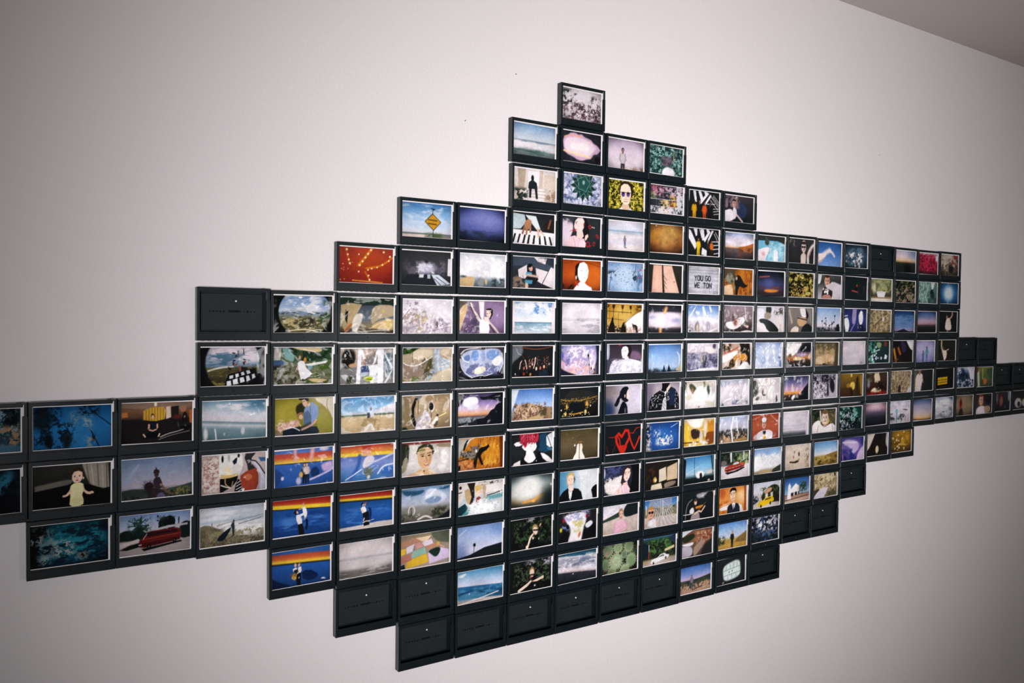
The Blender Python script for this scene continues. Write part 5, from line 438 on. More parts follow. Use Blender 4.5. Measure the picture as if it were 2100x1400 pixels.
8,19|pale desert cactus in turquoise|g 0 b8b4d4 .4 d0c4d0 1 c4b4b8;m e8e0ea 5 .5 .1 0 0 1 .6;l 58b0b4 .1 .38,.4 .38,1;l 58b0b4 .06 .6,.65 .6,.95;b 6cc0c0 .06 .32,.45 .42,.4;m 3c3c44 7 .52 .06 0 .55 .35 .85;b 5c4c3c .05 .7,.4 .88,.44;m 44404a 7 .58 .06 .4 .6 .8 .9
8,20|lilac-to-orange clear sunset|g 0 445c84 .3 9c98b4 .65 c8b4bc .85 e0bc94 .93 d09858 .97 3c3028 1 2c2824;v .2
8,21|grey cloud sweep with dark wisps|g 0 b8b8c8 .5 c4c0c8 1 a4a4ac;m 5c7074 5 .55 .1 .3 .5 1 1 3;m ececee 5 .5 .12 0 .1 .8 .8 3;p 4c6480 .08 .7,0 1,0 1,.2;m 3c4c50 5 .5 .1 .2 .85 1 1 3
8,22|reddish figure in a brown haze|g 0 8c7c64 .5 988468 1 6c5c4c;e .32 .4 .14 .24 0 8c3424 .05;e .33 .36 .07 .12 0 5c1c1c .04;p 34302c .05 .2,1 .25,.65 .42,.6 .48,1;v .35
8,23|child with a dark bob in a white top|g 0 34302e 1 5c5048;p 24262a .03 .5,.05 .95,.1 .95,.55 .6,.55;f .36 .3 .26 d8a890 7c5034 l;p e8dce0 .03 .05,1 .1,.72 .3,.6 .6,.62 .62,1;p b89880 .03 .5,.62 .9,.62 .9,.95 .6,1
8,24|shadowy brown portrait|g 0 3c3438 1 26282e;e .42 .4 .25 .38 0 4c2c2c .06;e .46 .48 .16 .26 0 8c5c50 .06;p 8c98a8 .03 .85,.0 .98,.0 .95,.5 .88,.5;e .2 .3 .1 .3 0 70707c .06;e .7 .8 .1 .1 0 34445c .05
8,25|white round shape on a dark ground, far right|g 0 2c3032 1 3c3c3c;e .4 .65 .35 .25 0 c8c4c4 .06;e .45 .72 .15 .14 0 34323a .05;e .8 .65 .25 .2 0 b8b4a0 .06
9,1|teal sea foaming around rocks from above|g 0 123848 .5 165468 1 0e2c40;e .45 .45 .45 .4 0 1c7486 .3 .8;m 2c8c9c 15 .56 .05 .15 .05 .95 .9 2;m 0c2c3c 10 .56 .06 .2 .1 1 1 2;p 0c1619 .03 0,.0 .16,.0 .21,.12 .2,.3 .12,.5 .12,.7 .08,1 0,1;m 5c6c70 12 .56 .04 0 .0 .22 .3;m b8c4c8 13 .54 .04 .0 .22 .16 .46;m 8c9c9c 16 .5 .04 .2 .14 .28 .45;b 748c8c .03 .22,.14 .24,.3 .3,.46 .4,.62 .54,.74;m a8b4b4 16 .52 .04 .26 .4 .56 .78;p 122c34 .02 .16,.5 .28,.48 .32,.62 .2,.72 .13,.66;m b4c0c0 13 .48 .04 .1 .7 .24 .95;m 7c9094 15 .56 .04 .1 .4 .3 .8;e .66 .8 .07 .05 10 2c201e .02;m 8c948c 15 .52 .04 .58 .72 .74 .92;v .35;x .9
9,2|dark red van parked by palms|g 0 7c98c8 .2 a4b4d4 .38 c0c4d4 .45 a8a8ac .5 2a3a30 .62 34382c .66 c0b4b4 .74 a89c9c 1 b0a4a6;p 1a2a26 .02 0,.42 .08,.36 .2,.4 .34,.42 .4,.55 .36,.66 0,.6;l 3c5c54 .03 .27,.27 .2,.08;l 3c5c54 .03 .27,.27 .13,.14;l 34544c .03 .27,.27 .12,.28;l 3c5c54 .03 .27,.27 .3,.06;l 34544c .03 .27,.27 .36,.14;l 34544c .035 .27,.28 .4,.3;l 2c4c44 .04 .27,.28 .38,.42;l 2c4c44 .04 .27,.28 .16,.42;m 24443c 16 .5 .05 .14 .1 .42 .5;e .27 .4 .1 .1 0 1e342e .04;e .62 .28 .13 .15 0 14201e .01;e .7 .25 .13 .15 0 14201e .01;e .6 .36 .1 .1 0 14201e .01;e .72 .36 .1 .1 0 14201e .01;e .66 .2 .1 .08 0 14201e .01;m 2c3c38 14 .62 .04 .54 .1 .78 .4;e .53 .09 .02 .028 0 1c2c28;e .53 .2 .025 .02 0 1c2c28;l 14201e .02 .83,.16 .83,.34;e .83 .22 .016 .05 0 14201e;p 1c2a28 .02 .84,.36 .92,.26 1,.3 1,.68 .84,.72;p b8b4ba .006 .48,.4 .68,.34 .96,.32 .96,.37 .7,.4 .5,.45;p d0c2c0 .015 0,.7 .26,.6 .3,.66 .12,.74 0,.8;p 1a241c .012 .0,.84 .14,.74 .28,.7 .3,.8 .1,.86;p 6c2426 .006 .27,.66 .31,.6 .355,.52 .38,.46 .44,.44 .8,.42 .86,.46 .87,.62 .85,.72 .7,.76 .34,.84 .28,.82;p 341c22 .006 .36,.52 .39,.475 .8,.455 .82,.52 .4,.575;l a8502c .014 .31,.64 .86,.56;l d0ccc8 .014 .33,.62 .38,.5;p 4c1a1e .006 .28,.74 .84,.64 .84,.72 .34,.83;e .41 .82 .045 .06 0 171616;e .41 .82 .02 .028 0 5a5654;e .77 .73 .04 .055 0 171616;e .77 .73 .018 .025 0 5a5654;p 1a1c1a .012 .3,.86 .86,.74 .88,.78 .34,.92;l d8d4d0 .02 .27,.76 .3,.76;x .92
9,3|surfer carrying a board along wet sand|g 0 a0acbc .15 c0c6d0 .32 b4bcc8 .36 9ca8b4 .39 b4bcc4 .45 d0d0d4 .6 ccc8c8 1 988f7e;m dcdee4 5 .5 .1 0 0 1 .34 4;m eceaec 9 .52 .07 .3 .4 1 .75 5;p 746c58 .02 0,.46 .08,.42 .18,.46 .3,.58 .42,.72 .6,.78 1,.88 1,1 0,1;m 5c5644 10 .54 .06 0 .46 .35 1;m 8c8468 10 .54 .06 .1 .6 1 1;m 504a3c 22 .6 .04 .3 .8 1 1;l 6c7c88 .012 .28,.46 .7,.36 .98,.3;l 4c5c64 .016 .6,.48 .95,.38;p 1c262e .006 .26,.86 .29,.76 .36,.66 .44,.58 .475,.55 .48,.58 .44,.7 .38,.84 .34,.88;p 2c3a48 .006 .475,.5 .5,.42 .53,.43 .535,.56 .525,.78 .5,.78 .495,.62;e .52 .39 .018 .03 0 241f1d;b 4a4a44 .02 .38,.88 .46,.82 .51,.78;l 2c2c2a .014 .185,.4 .185,.46|.3
9,4|couple lifting a child by a striped wall|d -.08 0 982a24 .1 b03a2c .15 c05030 .17 d8a030 .19 f0cc38 .26 ecc234 .275 20242c .3 22508e .7 2a5aa4 1 1a3c72;m 4878bc 7 .62 .06 .15 .5 .9 1 5;m 1c4480 5 .55 .1 0 .35 1 1 3;p 23201d .006 .36,.38 .38,.31 .42,.3 .445,.34 .43,.4 .39,.43;e .42 .365 .026 .042 -20 d4a48c;p e8e4e4 .006 .4,.45 .44,.43 .48,.47 .5,.58 .505,.7 .44,.72 .41,.6;p 1f1e1c .006 .43,.7 .51,.68 .53,.82 .545,1 .45,1;p ece6e4 .006 .45,.44 .52,.4 .565,.36 .575,.4 .53,.46 .47,.5;e .525 .155 .03 .045 0 a8784c;e .523 .18 .024 .04 0 dcac94;p f0ebe8 .006 .5,.24 .545,.23 .575,.3 .59,.42 .575,.52 .55,.56 .53,.46 .515,.36;l dcb09c .024 .51,.26 .47,.29 .45,.28;l e0b8a4 .03 .56,.52 .55,.58;p 16264a .012 .55,.56 .6,.58 .61,.74 .58,.9 .555,.8 .57,.66
9,5|couple kissing by a striped wall|d -.06 0 8c2824 .08 a83628 .12 b84c2c .14 dcac30 .17 f0ca38 .22 1e222c .25 22508a .6 2a5ea8 .9 24508c 1 1f4680;m 3c70b4 7 .6 .07 .1 .4 .95 .9 5;p cfc4be .012 0,.93 .4,.9 .7,.86 1,.87 1,1 0,1;e .425 .31 .03 .05 0 1f1c1a;e .485 .3 .03 .048 0 7c5038;e .44 .34 .02 .035 0 d8a890;e .475 .335 .02 .03 0 dcac94;p ece4e0 .006 .395,.44 .42,.39 .47,.38 .5,.46 .5,.58 .43,.58;l e8c4b0 .035 .41,.46 .45,.54 .5,.58;p 1a1f2c .006 .43,.57 .54,.52 .555,.62 .55,.8 .45,.82 .44,.7;l d8c4b8 .03 .46,.72 .45,.78;p 171a20 .006 .45,.82 .55,.8 .56,.92 .45,.94;b e0d8d4 .025 .44,.84 .5,.8 .56,.82;b c8c4cc .018 .54,.81 .64,.78;p 16305e .012 .54,.4 .59,.46 .6,.64 .58,.8 .555,.78 .56,.6
9,6|warped blue-grey beach scene|g 0 6c8cb0 .3 a4b4cc .5 b4b8c8 .6 8c8c88 .8 7c786c 1 5c5850;p 305878 .03 0,.05 .3,.1 .5,.08 .4,.22 .1,.25;p 2c5878 .03 .7,.1 1,.02 .95,.14;p c8d0e0 .04 .5,.1 .65,.05 .9,.25 .95,.4 .7,.55 .45,.45;p 7c90b0 .04 .46,.42 .6,.28 .85,.35 .75,.52 .55,.52;e .22 .68 .12 .16 0 d8d0c8 .02;e .22 .68 .08 .12 0 8c8880 .02;l 3c4440 .02 .21,.6 .23,.9;e .75 .75 .14 .15 0 6c705c .05;m 34382c 8 .52 .06 .6 .65 .95 .9;p 23262a .03 .7,1 1,.75 1,1;b e8e0d8 .05 .35,.95 .5,.85 .62,.95;m 3c4438 7 .5 .06 0 .75 .25 1|1
9,7|people tumbling into white water|g 0 d4c8c0 .2 dcd0c8 .4 ccc8c8 .55 b0bcc0 1 d4dadd;m 3c3c36 16 .55 .04 .5 0 1 .12 2;p e8e0da .01 .56,.14 1,.1 1,.34 .6,.38;l 2c3a42 .03 .64,.46 .8,.42 .97,.36;p 6ca0a8 .015 .6,.5 1,.42 1,.56 .62,.6;p dccfc4 .01 .0,.03 .14,.04 .14,.3 .1,.56 0,.68;e .06 .14 .045 .05 0 1e2224 .012;l 26292a .03 .01,.3 .09,.28;l c87c74 .01 .02,.4 .06,.39;l c87c74 .01 .02,.46 .06,.45;p b49c74 .012 .15,.24 .22,.18 .28,.26 .3,.5 .28,.7 .22,.68 .17,.5;p 2e2622 .012 .2,.02 .38,.02 .36,.2 .36,.5 .3,.72 .26,.66 .3,.46 .26,.22;p d4b070 .012 .36,.18 .42,.1 .5,.12 .53,.22 .48,.3 .4,.34;p e8cdb8 .012 .4,.3 .48,.26 .52,.36 .46,.46 .4,.42;p 8c3c3c .012 .4,.5 .46,.46 .5,.5 .5,.62 .44,.7 .4,.62;p bca48e .01 .53,.1 .6,.1 .62,.2 .6,.4 .62,.6 .58,.62 .55,.4;l d8b8a4 .03 .5,.34 .58,.3;p 163c44 .012 0,.76 .08,.7 .16,.64 .24,.78 .2,.86 .1,1 0,1;p 4c8c94 .015 .1,.96 .22,.82 .28,.86 .2,1 .1,1;m f4f2f2 10 .42 .06 .22 .66 .95 1;m ffffff 14 .5 .05 .36 .56 .7 .9;s f4f2f2 40 .006 .014 .25 .5 .75 .8;e .95 .4 .025 .06 0 ece8e4 .008|.4
9,8|soft white glow with an amber edge|g 0 4c5c60 .3 a4acac .6 c8c4bc .8 8c7c60 1 3c3c38;e .4 .38 .5 .38 -25 dcdcd8 .2;b d89448 .07 .3,.85 .55,.82 .8,.62;e .92 .8 .3 .4 0 26302f .2;e .55 .83 .06 .05 0 f0b050 .04;e .97 .35 .03 .04 0 e0e0dc .02;v .35
9,9|smiling short-haired person in a black coat|h 0 4c8cb0 .3 70a4c4 .42 a8c4d4 .5 c4d0d8 1 ccd4dc;p d6dade .04 .5,0 1,0 1,1 .62,1;p 14191e .01 .0,1 .04,.8 .12,.66 .24,.56 .3,.6 .38,.58 .5,.62 .58,.74 .62,1;p ead0c4 .008 .24,.5 .38,.48 .38,.64 .3,.7 .25,.6;p e4e0de .008 .25,.62 .3,.7 .35,.66 .33,.84 .3,.98 .27,.9;p 4c5a54 .01 .36,.12 .41,.18 .42,.32 .39,.42 .36,.3;p c8a874 .01 .2,.3 .2,.16 .25,.06 .33,.02 .39,.08 .405,.2 .39,.24 .33,.12 .27,.18 .24,.32 .23,.5 .215,.46;p f0ceba .008 .225,.28 .25,.16 .32,.12 .375,.2 .385,.34 .36,.48 .31,.54 .26,.5 .235,.4;e .265 .3 .014 .012 0 3a302c;e .335 .29 .014 .012 0 3a302c;l a88c64 .01 .245,.26 .285,.255;l a88c64 .01 .315,.25 .355,.25;l d8a890 .014 .3,.3 .305,.37;p b04c48 .005 .275,.425 .31,.435 .345,.415 .33,.455 .295,.46;p f8f4f0 .003 .285,.43 .335,.425 .325,.44 .3,.445;p 101316 .01 .84,.72 .88,.62 .96,.55 1,.56 1,1 .88,1 .86,.84
9,10|long-haired person beside a white cushion|g 0 28304a .4 30344a 1 1a1e22;m 4c5480 6 .52 .08 .05 0 .6 .4;p c8c8dc .02 0,.02 .05,.08 .06,.3 .02,.4 0,.36;p e4d8d6 .03 .02,.62 .1,.52 .3,.46 .5,.34 .56,.4 .54,.66 .4,.8 .3,1 .1,.96;m f4ecea 14 .52 .05 .04 .4 .5 .9;p 16191d .015 .76,.0 1,.0 1,1 .72,.96 .78,.6 .8,.3;p 3c2a24 .01 .48,.62 .52,.36 .58,.12 .66,.03 .74,.06 .78,.2 .76,.4 .7,.28 .62,.22 .58,.4 .54,.62 .52,.68;p e8c8bc .008 .57,.34 .6,.18 .66,.12 .735,.16 .75,.32 .72,.46 .66,.58 .6,.56 .565,.46;e .61 .32 .02 .013 -10 3a2826;e .7 .3 .018 .013 -10 3a2826;l 5a4038 .014 .58,.28 .635,.26;l 5a4038 .014 .68,.25 .73,.26;l c89c8c .016 .66,.3 .67,.4;e .65 .47 .028 .013 -10 b05c58;p dcb4a8 .01 .54,.64 .66,.58 .68,.7 .58,.78;p e8c8cc .012 .3,1 .36,.82 .46,.72 .56,.68 .68,.72 .74,.86 .72,1;l b08890 .01 .5,.74 .54,.98;l b08890 .01 .58,.72 .6,.98;l b08890 .01 .64,.74 .66,.98;e .42 .9 .05 .1 0 e0b4a4 .02
9,11|open books stacked by a small lamp|g 0 2a2622 1 26221e;m 4c3024 6 .6 .08 .0 .2 .3 .7;p d4c4ac .01 .42,.3 .62,.22 .64,.68 .42,.75;p c8b090 .01 .66,.24 .97,.1 .97,.7 .66,.72;l 54483c .02 .64,.24 .65,.72;p d8c8ac .01 .2,.82 .48,.78 .52,.98 .18,1;e .3 .64 .08 .1 0 c89c40 .03;e .32 .66 .05 .06 0 e8d8b0 .02;p 8c7c6c .02 .55,.8 .95,.74 .9,.92 .6,.98;l 1f1b18 .03 .5,.78 .95,.72
9,12|silhouette at a window over blue sky|g 0 3c7cb0 .4 7cb0d4 .65 a4c0d0 .75 4c6c70 .8 1e2a2c 1 181e20;p 161e22 .01 0,0 .1,.1 .08,.7 0,1;p 20303a .01 .88,.0 .92,.0 .97,.7 .94,.7;p 4c7880 .03 .92,0 1,0 1,.5 .97,.6;l 243c4c .02 .36,.0 .36,.72;p e8e4e4 .03 .4,.58 .66,.55 .68,.8 .42,.84;p 1c2226 .01 .53,.66 .58,.62 .61,.72 .6,.95 .52,.95;p c8c4b8 .04 .72,.6 .95,.55 .95,.68 .75,.72;b a8c8d8 .03 .1,.6 .5,.4;e .82 .94 .06 .04 0 d8c4b4 .02
9,13|red classic car beneath palms|g 0 4c5a4c .4 343c36 .5 4c4c46 .54 c4bcbc 1 d0c4c8;m 161f1c 12 .48 .05 0 .02 .9 .45;m 748a58 12 .54 .04 .45 .06 1 .6;m a8b884 14 .6 .04 .6 .1 1 .6;p dcd8dc .006 .345,.04 .4,.03 .41,.38 .36,.42;p ccc8d0 .006 .79,.02 .84,.02 .84,.36 .79,.38;e .14 .42 .17 .11 0 746c6e .03;p dcd0d4 .01 0,.66 .2,.56 .9,.5 1,.5 1,1 0,1;p a83a2e .006 .17,.66 .19,.58 .28,.53 .42,.5 .47,.42 .54,.39 .64,.39 .7,.46 .84,.45 .86,.52 .82,.6 .6,.68 .26,.76 .18,.74;p c8d4d8 .005 .44,.5 .49,.43 .56,.41 .63,.41 .66,.47 .5,.51;p 8c2a24 .005 .18,.66 .84,.52 .83,.6 .6,.68 .26,.75;l d8d0cc .01 .18,.66 .84,.53;p d07038 .006 .7,.46 .83,.45 .84,.49 .72,.51;p 1c1a1a .01 .18,.78 .5,.74 .82,.62 .86,.66 .6,.78 .26,.86;e .27 .75 .035 .055 0 1c1a1a;e .27 .75 .015 .024 0 a8a4a4;e .73 .62 .032 .05 0 1c1a1a;e .73 .62 .014 .022 0 a8a4a4
9,14|white billowing cloud over a dark roofline|g 0 7ca0d0 .3 b4c4e0 .5 dcdce6 .75 e0dcde .85 b8a890 1 8c7c6c;m f2f0f2 4 .45 .12 0 .2 1 .8;m 8cacd8 4 .55 .1 .2 0 .9 .3;p 3c403c .02 .65,.88 1,.7 1,.95 .7,1;p c0a47c .03 .2,.95 .4,.85 .6,.9 .65,1 .2,1;p f4f2f4 .04 0,.3 .3,.25 .3,.8 .1,.9 0,.85|.4
9,15|smiley face drawn on pale sand|g 0 d4c4b4 .5 d0bfae 1 c8b5a2;n 9 .06;e .4 .3 .04 .06 0 8c7468 .02;e .57 .4 .05 .09 0 4c443c .02;e .36 .5 .04 .06 10 b0645c .02;p 3c3630 .015 .2,.66 .4,.68 .55,.62 .6,.56 .56,.72 .44,.76 .22,.72;e .55 .64 .06 .04 -20 9c8c3c .02;m 8c7c64 10 .55 .05 .82 .2 1 1
9,16|tawny hills under a blue sky|g 0 5c90c4 .35 a4c0dc .52 d8d4dc .58 c8b898 .62 a08850 1 9c8448;p 8c7038 .02 0,.72 .4,.62 .7,.52 1,.45 1,1 0,1;m b49c58 6 .5 .1 0 .6 1 1 2;m 4c4420 7 .58 .07 0 .62 1 .95 2;e .28 .82 .12 .05 -15 443c1c .03
9,17|violet and white swirl of light|g 0 4c4890 .5 7c68ac 1 3c3878;p c4b0dc .06 .2,.05 .8,.2 .8,.55 .5,.8 .4,.4 .1,.3;b e8d4ec .06 .1,.2 .7,.25;m 2c3078 5 .5 .08 0 .5 .6 1;p d0b8d8 .04 .75,.7 .98,.4 1,1 .7,1;b c87cb8 .05 .1,.75 .12,1;e .95 .2 .12 .2 0 3c3c84 .06
9,18|pale oval between dark diagonal shapes|g 0 2a2420 1 26201c;p d4c4bc .03 0,.02 .4,.0 .15,.65 0,.8;p 1c1f22 .03 .4,.05 .7,.0 .75,.35 .45,.4;e .5 .72 .11 .17 0 e8d0ac .02;l b09878 .02 .52,.6 .5,.9;p c8c4c4 .03 .92,.0 1,0 1,.7 .88,.5
9,19|golden blur with bright spots|g 0 b08424 .5 946c20 1 5c4420;m 5c3c1c 7 .5 .07 0 .2 .5 .9;s f0dca4 16 .025 .05 .1 .05 .7 .95;b e0c8a0 .05 .4,.62 .7,.68;m c89830 5 .5 .1 .5 .0 .9 .7;v .3
10,4|couple with flowers by a striped wall|d -.1 0 3464a4 .1 3060a0 .14 b44c34 .2 c05c38 .26 cc7038 .29 e0a038 .34 f0c83c .39 1e2430 .42 2a5aa2 .8 224c88 1 1a3a6c;l 2a5890 .01 .1,.02 .12,.16;l 2a5890 .01 .3,.0 .31,.14;l 2a5890 .01 .5,.0 .5,.12;l 2a5890 .01 .7,.0 .7,.1;p 10264a .02 0,.7 .14,.84 .3,.95 .3,1 0,1;p 132a54 .012 .5,.66 .56,.6 .66,.62 .76,.72 .79,.8 .74,.88 .6,.9 .52,.82;e .395 .42 .034 .05 0 c8a070;e .398 .44 .022 .035 0 dcb498;e .465 .41 .03 .048 0 9c6c50;e .455 .435 .022 .035 0 dcb098;p e4e0dc .006 .35,.52 .39,.49 .42,.5 .42,.58 .36,.6;p f0e4e0 .006 .44,.49 .49,.48 .5,.58 .48,.66 .44,.62;p 24282a .006 .365,.56 .42,.54 .45,.6 .43,.68 .38,.68;p c89c48 .012 .33,.78 .34,.68 .38,.64 .42,.68 .42,.78 .38,.83;m 7c5430 16 .52 .04 .33 .64 .43 .84;l e8c4b0 .03 .48,.56 .43,.66;p 15181c .006 .42,.68 .49,.64 .49,.78 .48,1 .42,1 .41,.82;e .455 .78 .014 .02 0 c8c4c4;e .87 .9 .05 .022 0 e4e4ec .008;e .9 .92 .03 .016 0 b8bcd0 .008
10,5|bleached beach with faint waves|g 0 dcd0d2 .4 d6cacc .48 a8a4a8 .51 c8c0c2 .65 ccc4c4 .75 b4acaa 1 8c8680;m c8c0c0 8 .52 .08 0 .5 1 .8 5;m 6c6864 8 .56 .07 0 .78 1 1 4;v .15
10,6|person on a multicoloured patchwork quilt|g 0 8c7c68 1 a49488;p 5c6050 .03 .6,.0 1,.0 1,.4 .7,.3;p b0846c .01 .0,.2 .3,.1 .5,.12 .4,.3 0,.35;p e0c4a0 .01 .3,.12 .62,.1 .5,.3;p c8908c .01 .28,.28 .4,.26 .46,.4 .3,.46;p d8ccd8 .01 .12,.36 .28,.28 .24,.5 .12,.55;p d8c8d4 .01 .42,.28 .62,.2 .66,.36 .48,.4;p 8cb0a0 .01 .24,.5 .48,.42 .52,.62 .22,.7;p d8ac34 .01 .1,.98 .14,.75 .52,.62 .56,.88 .3,.95;p b07468 .01 0,.62 .2,.56 .22,.75 0,.85;p e0b040 .01 0,.4 .12,.38 .1,.55 0,.6;p ccb8d8 .01 .55,.62 .8,.5 .98,.6 1,.85 .58,.95;p b08068 .02 .48,.44 .6,.36 .72,.34 .74,.46 .6,.52;p 23342f .02 .54,.56 .7,.48 .82,.5 .78,.7 .7,.78 .62,.68;e .76 .38 .05 .06 0 c8a040 .01;l c89c84 .04 .78,.42 .88,.5;p 1c2c30 .01 .0,.88 .08,.85 .1,1 0,1|.3
10,7|lone palm above a dark slope|g 0 7c98cc .4 a8b8dc .75 c8c8dc 1 a8acc8;e .05 .8 .3 .3 0 5c74a4 .2 .7;e .95 .1 .3 .3 0 6c8cc4 .2 .7;p 1e2428 .015 0,.95 .3,.88 .6,.72 1,.64 1,1 0,1;l 23282e .018 .38,.62 .37,.88;e .385 .6 .05 .055 0 20262a .01;b dcE4ec .02 .05,.25 .2,.1
10,8|child in sunglasses, hand to face, dark hedge|g 0 1e2620 1 1c2020;m 44583c 16 .56 .05 .1 .1 1 .85;m c4bcc8 8 .5 .06 .4 .0 .75 .12;m 0f1614 7 .55 .08 0 0 1 1;e .6 .38 .11 .15 -15 a08458 .02;e .6 .45 .09 .13 -10 ecccb8 .01;l 241c20 .05 .56,.42 .68,.44;e .72 .28 .03 .06 30 c8a878 .01;e .58 .56 .03 .02 0 b05a58;l f0d4c0 .06 .42,.92 .48,.65 .54,.55;l e8c8b4 .05 .54,.66 .6,.85 .68,.72;p 16181c .01 .46,.85 .56,.7 .68,.7 .66,.92 .45,1;e .4 .95 .05 .07 0 f0d4c0 .01
10,9|dark figures before dazzling white and colour|g 0 2c2c2e 1 1c1e20;p e8e4e8 .04 .14,.1 .4,.05 .75,.05 .72,.4 .65,.6 .6,1 .25,1 .35,.6 .2,.3;m a0a0c8 8 .52 .06 .15 .0 .8 .35;m c8c078 8 .54 .06 .3 .3 .65 .7;e .15 .26 .05 .07 0 a02c3c .02;e .74 .22 .05 .07 0 8c2430 .02;e .08 .56 .045 .07 0 d8c830 .02;e .73 .5 .04 .05 0 d0c040 .02;p dcdce4 .02 .68,.5 .85,.35 .92,.5 .75,.65;p 16181c .02 .22,.4 .3,.42 .26,1 .0,1 .1,.75;p 16181c .02 .64,.5 .7,.6 .62,.95 1,.9 1,.5 .9,.5 .75,.75;e .55 .8 .05 .1 20 c87050 .03;m 7c90c4 9 .62 .05 .05 .4 .3 .6
10,10|toddler in pink on a pebbly beach|g 0 e0d8de .3 d8d0d6 .4 c8b8b0 1 b8a89c;p dcd4dc .01 0,0 .65,0 .55,.25 0,.45;p 34443c .02 0,.5 .3,.35 .55,.2 .6,.4 0,.58;p 1f2a2c .02 .58,.2 .68,.02 1,.0 1,.4 .6,.5;n 14 .08;e .52 .28 .1 .14 0 a08458 .01;e .52 .34 .085 .12 0 dcac98 .01;e .49 .33 .012 .02 0 4c3434;e .55 .33 .012 .02 0 4c3434;e .52 .46 .06 .03 0 c06868 .01;p e4b0c4 .02 .36,.62 .46,.54 .6,.54 .66,.65 .66,.95 .34,1;l d89cb0 .07 .36,.66 .33,.98;l d89cb0 .07 .65,.62 .7,.85
10,11|child in sunglasses by a chain-link fence|g 0 3c70b0 .28 5c8cc0 .32 7c7c64 .6 7c7458 .65 c8b8b0 1 c4b4b0;m 4c543c 8 .55 .08 .2 .28 1 .6;y .5 -3 80 100 60 a8a4a0;l e0e0e0 .025 .57,.05 .57,.75;l e8e8ec .03 .08,.2 .09,.5;l b8b4b0 .01 .3,.1 1,.8;l b8b4b0 .01 .3,.4 .9,1;l b8b4b0 .01 .5,.05 1,.5;l b8b4b0 .01 .6,.95 1,.5;l b8b4b0 .01 .35,.8 1,.15;f .22 .46 .2 d8a48c a8804c g;p e4dce0 .02 .1,.95 .15,.72 .32,.68 .4,.8 .38,1;e .22 .85 .06 .1 0 f4f0f2 .02;l d8a890 .06 .05,.92 .1,.7 .16,.62;l d8a890 .05 .38,.8 .4,1
10,12|person playing a violin in a dark car|g 0 20282a 1 1c2022;p 9c98a0 .05 .4,.05 .8,.02 .7,.18 .5,.25;m d0ccd4 9 .55 .06 .4 .0 .85 .2 2;b 7c7c80 .04 .1,.95 .15,.4 .3,.25;e .42 .35 .07 .11 0 d8b09c .01;e .42 .28 .07 .06 0 4c3c34 .02;p 2a282a .01 .3,.5 .4,.46 .46,.6 .44,.7;p e0d8d8 .02 .22,.65 .34,.5 .4,.75 .26,.8;p 9c8c90 .02 .3,.78 .54,.7 .56,1 .26,1;l d07c28 .07 .44,.56 .64,.52;l a85c20 .04 .46,.6 .6,.58;l e0b8a0 .06 .4,.78 .52,.7 .6,.74;l d8b09c .05 .62,.72 .72,.55;l 8c6c4c .015 .5,.7 .75,.4;p d8b48c .03 .95,.0 1,.0 1,.2
10,13|person in suit and tie on an orange ground|g 0 d8843c .5 e0944c 1 cc7c24;e .8 .4 .3 .25 0 f4cc9c .2 .8;e .15 .2 .15 .2 0 b8542c .1 .8;m b85c28 6 .58 .07 0 .5 .35 1;p a04620 .012 .88,.0 .955,.0 .955,1 .9,1;p e4dac8 .01 .95,0 1,0 1,1 .965,1;p e6dcdc .012 .04,.78 .14,.72 .3,.68 .44,.64 .66,.64 .8,.74 .86,.98 .3,1 .3,.84 .1,.86;p 252a36 .01 .31,.76 .36,.68 .46,.62 .5,.74 .56,.62 .68,.66 .73,.8 .74,1 .3,1;p eceaea .006 .46,.62 .58,.6 .56,.76 .52,.9;l 1a1e26 .03 .52,.7 .525,.94;p ecc8a8 .008 .4,.28 .42,.14 .5,.1 .57,.14 .58,.32 .55,.5 .5,.56 .44,.52 .41,.42;p 1c1716 .008 .38,.26 .39,.1 .46,.02 .56,.02 .61,.1 .6,.26 .57,.16 .48,.13 .42,.18;e .445 .29 .016 .014 0 241a18;e .535 .27 .016 .014 0 241a18;l 241a18 .016 .42,.24 .47,.235;l 241a18 .016 .51,.225 .56,.22;l d0a080 .016 .49,.28 .495,.38;l 8c4c40 .014 .46,.45 .53,.44;p dca884 .01 .45,.52 .56,.5 .56,.6 .48,.64;b dcac88 .05 .1,.7 .24,.64 .4,.58
10,14|yellow car before a small house|g 0 c8cce0 .3 d4d0dc .5 c8c0c0 .7 b8aca8 1 d8c8c4;p 24281f .03 .3,.55 .45,.35 .7,.12 .9,.15 1,.3 1,.85 .4,.8;m 4c5838 9 .54 .05 .3 .2 1 .6;p c89878 .02 .4,.42 .6,.22 .72,.25 .68,.38 .5,.46;p d8c8c0 .01 .48,.45 .56,.45 .56,.65 .46,.65;p d8c8b8 .01 .66,.44 .74,.42 .74,.65 .66,.65;p 2c3034 .02 0,.45 .2,.5 .25,.72 0,.85;m a8acb8 9 .56 .05 0 .4 .25 .75;p e8b81c .01 .2,.85 .26,.75 .4,.7 .46,.62 .7,.58 .78,.68 .78,.78 .6,.88 .3,.96 .2,.94;p 6c5c24 .01 .46,.66 .66,.62 .68,.68 .46,.73;e .32 .94 .05 .065 0 26241f;e .66 .86 .05 .065 0 26241f;p d8c8c0 .02 0,.9 .18,.88 .3,1 0,1
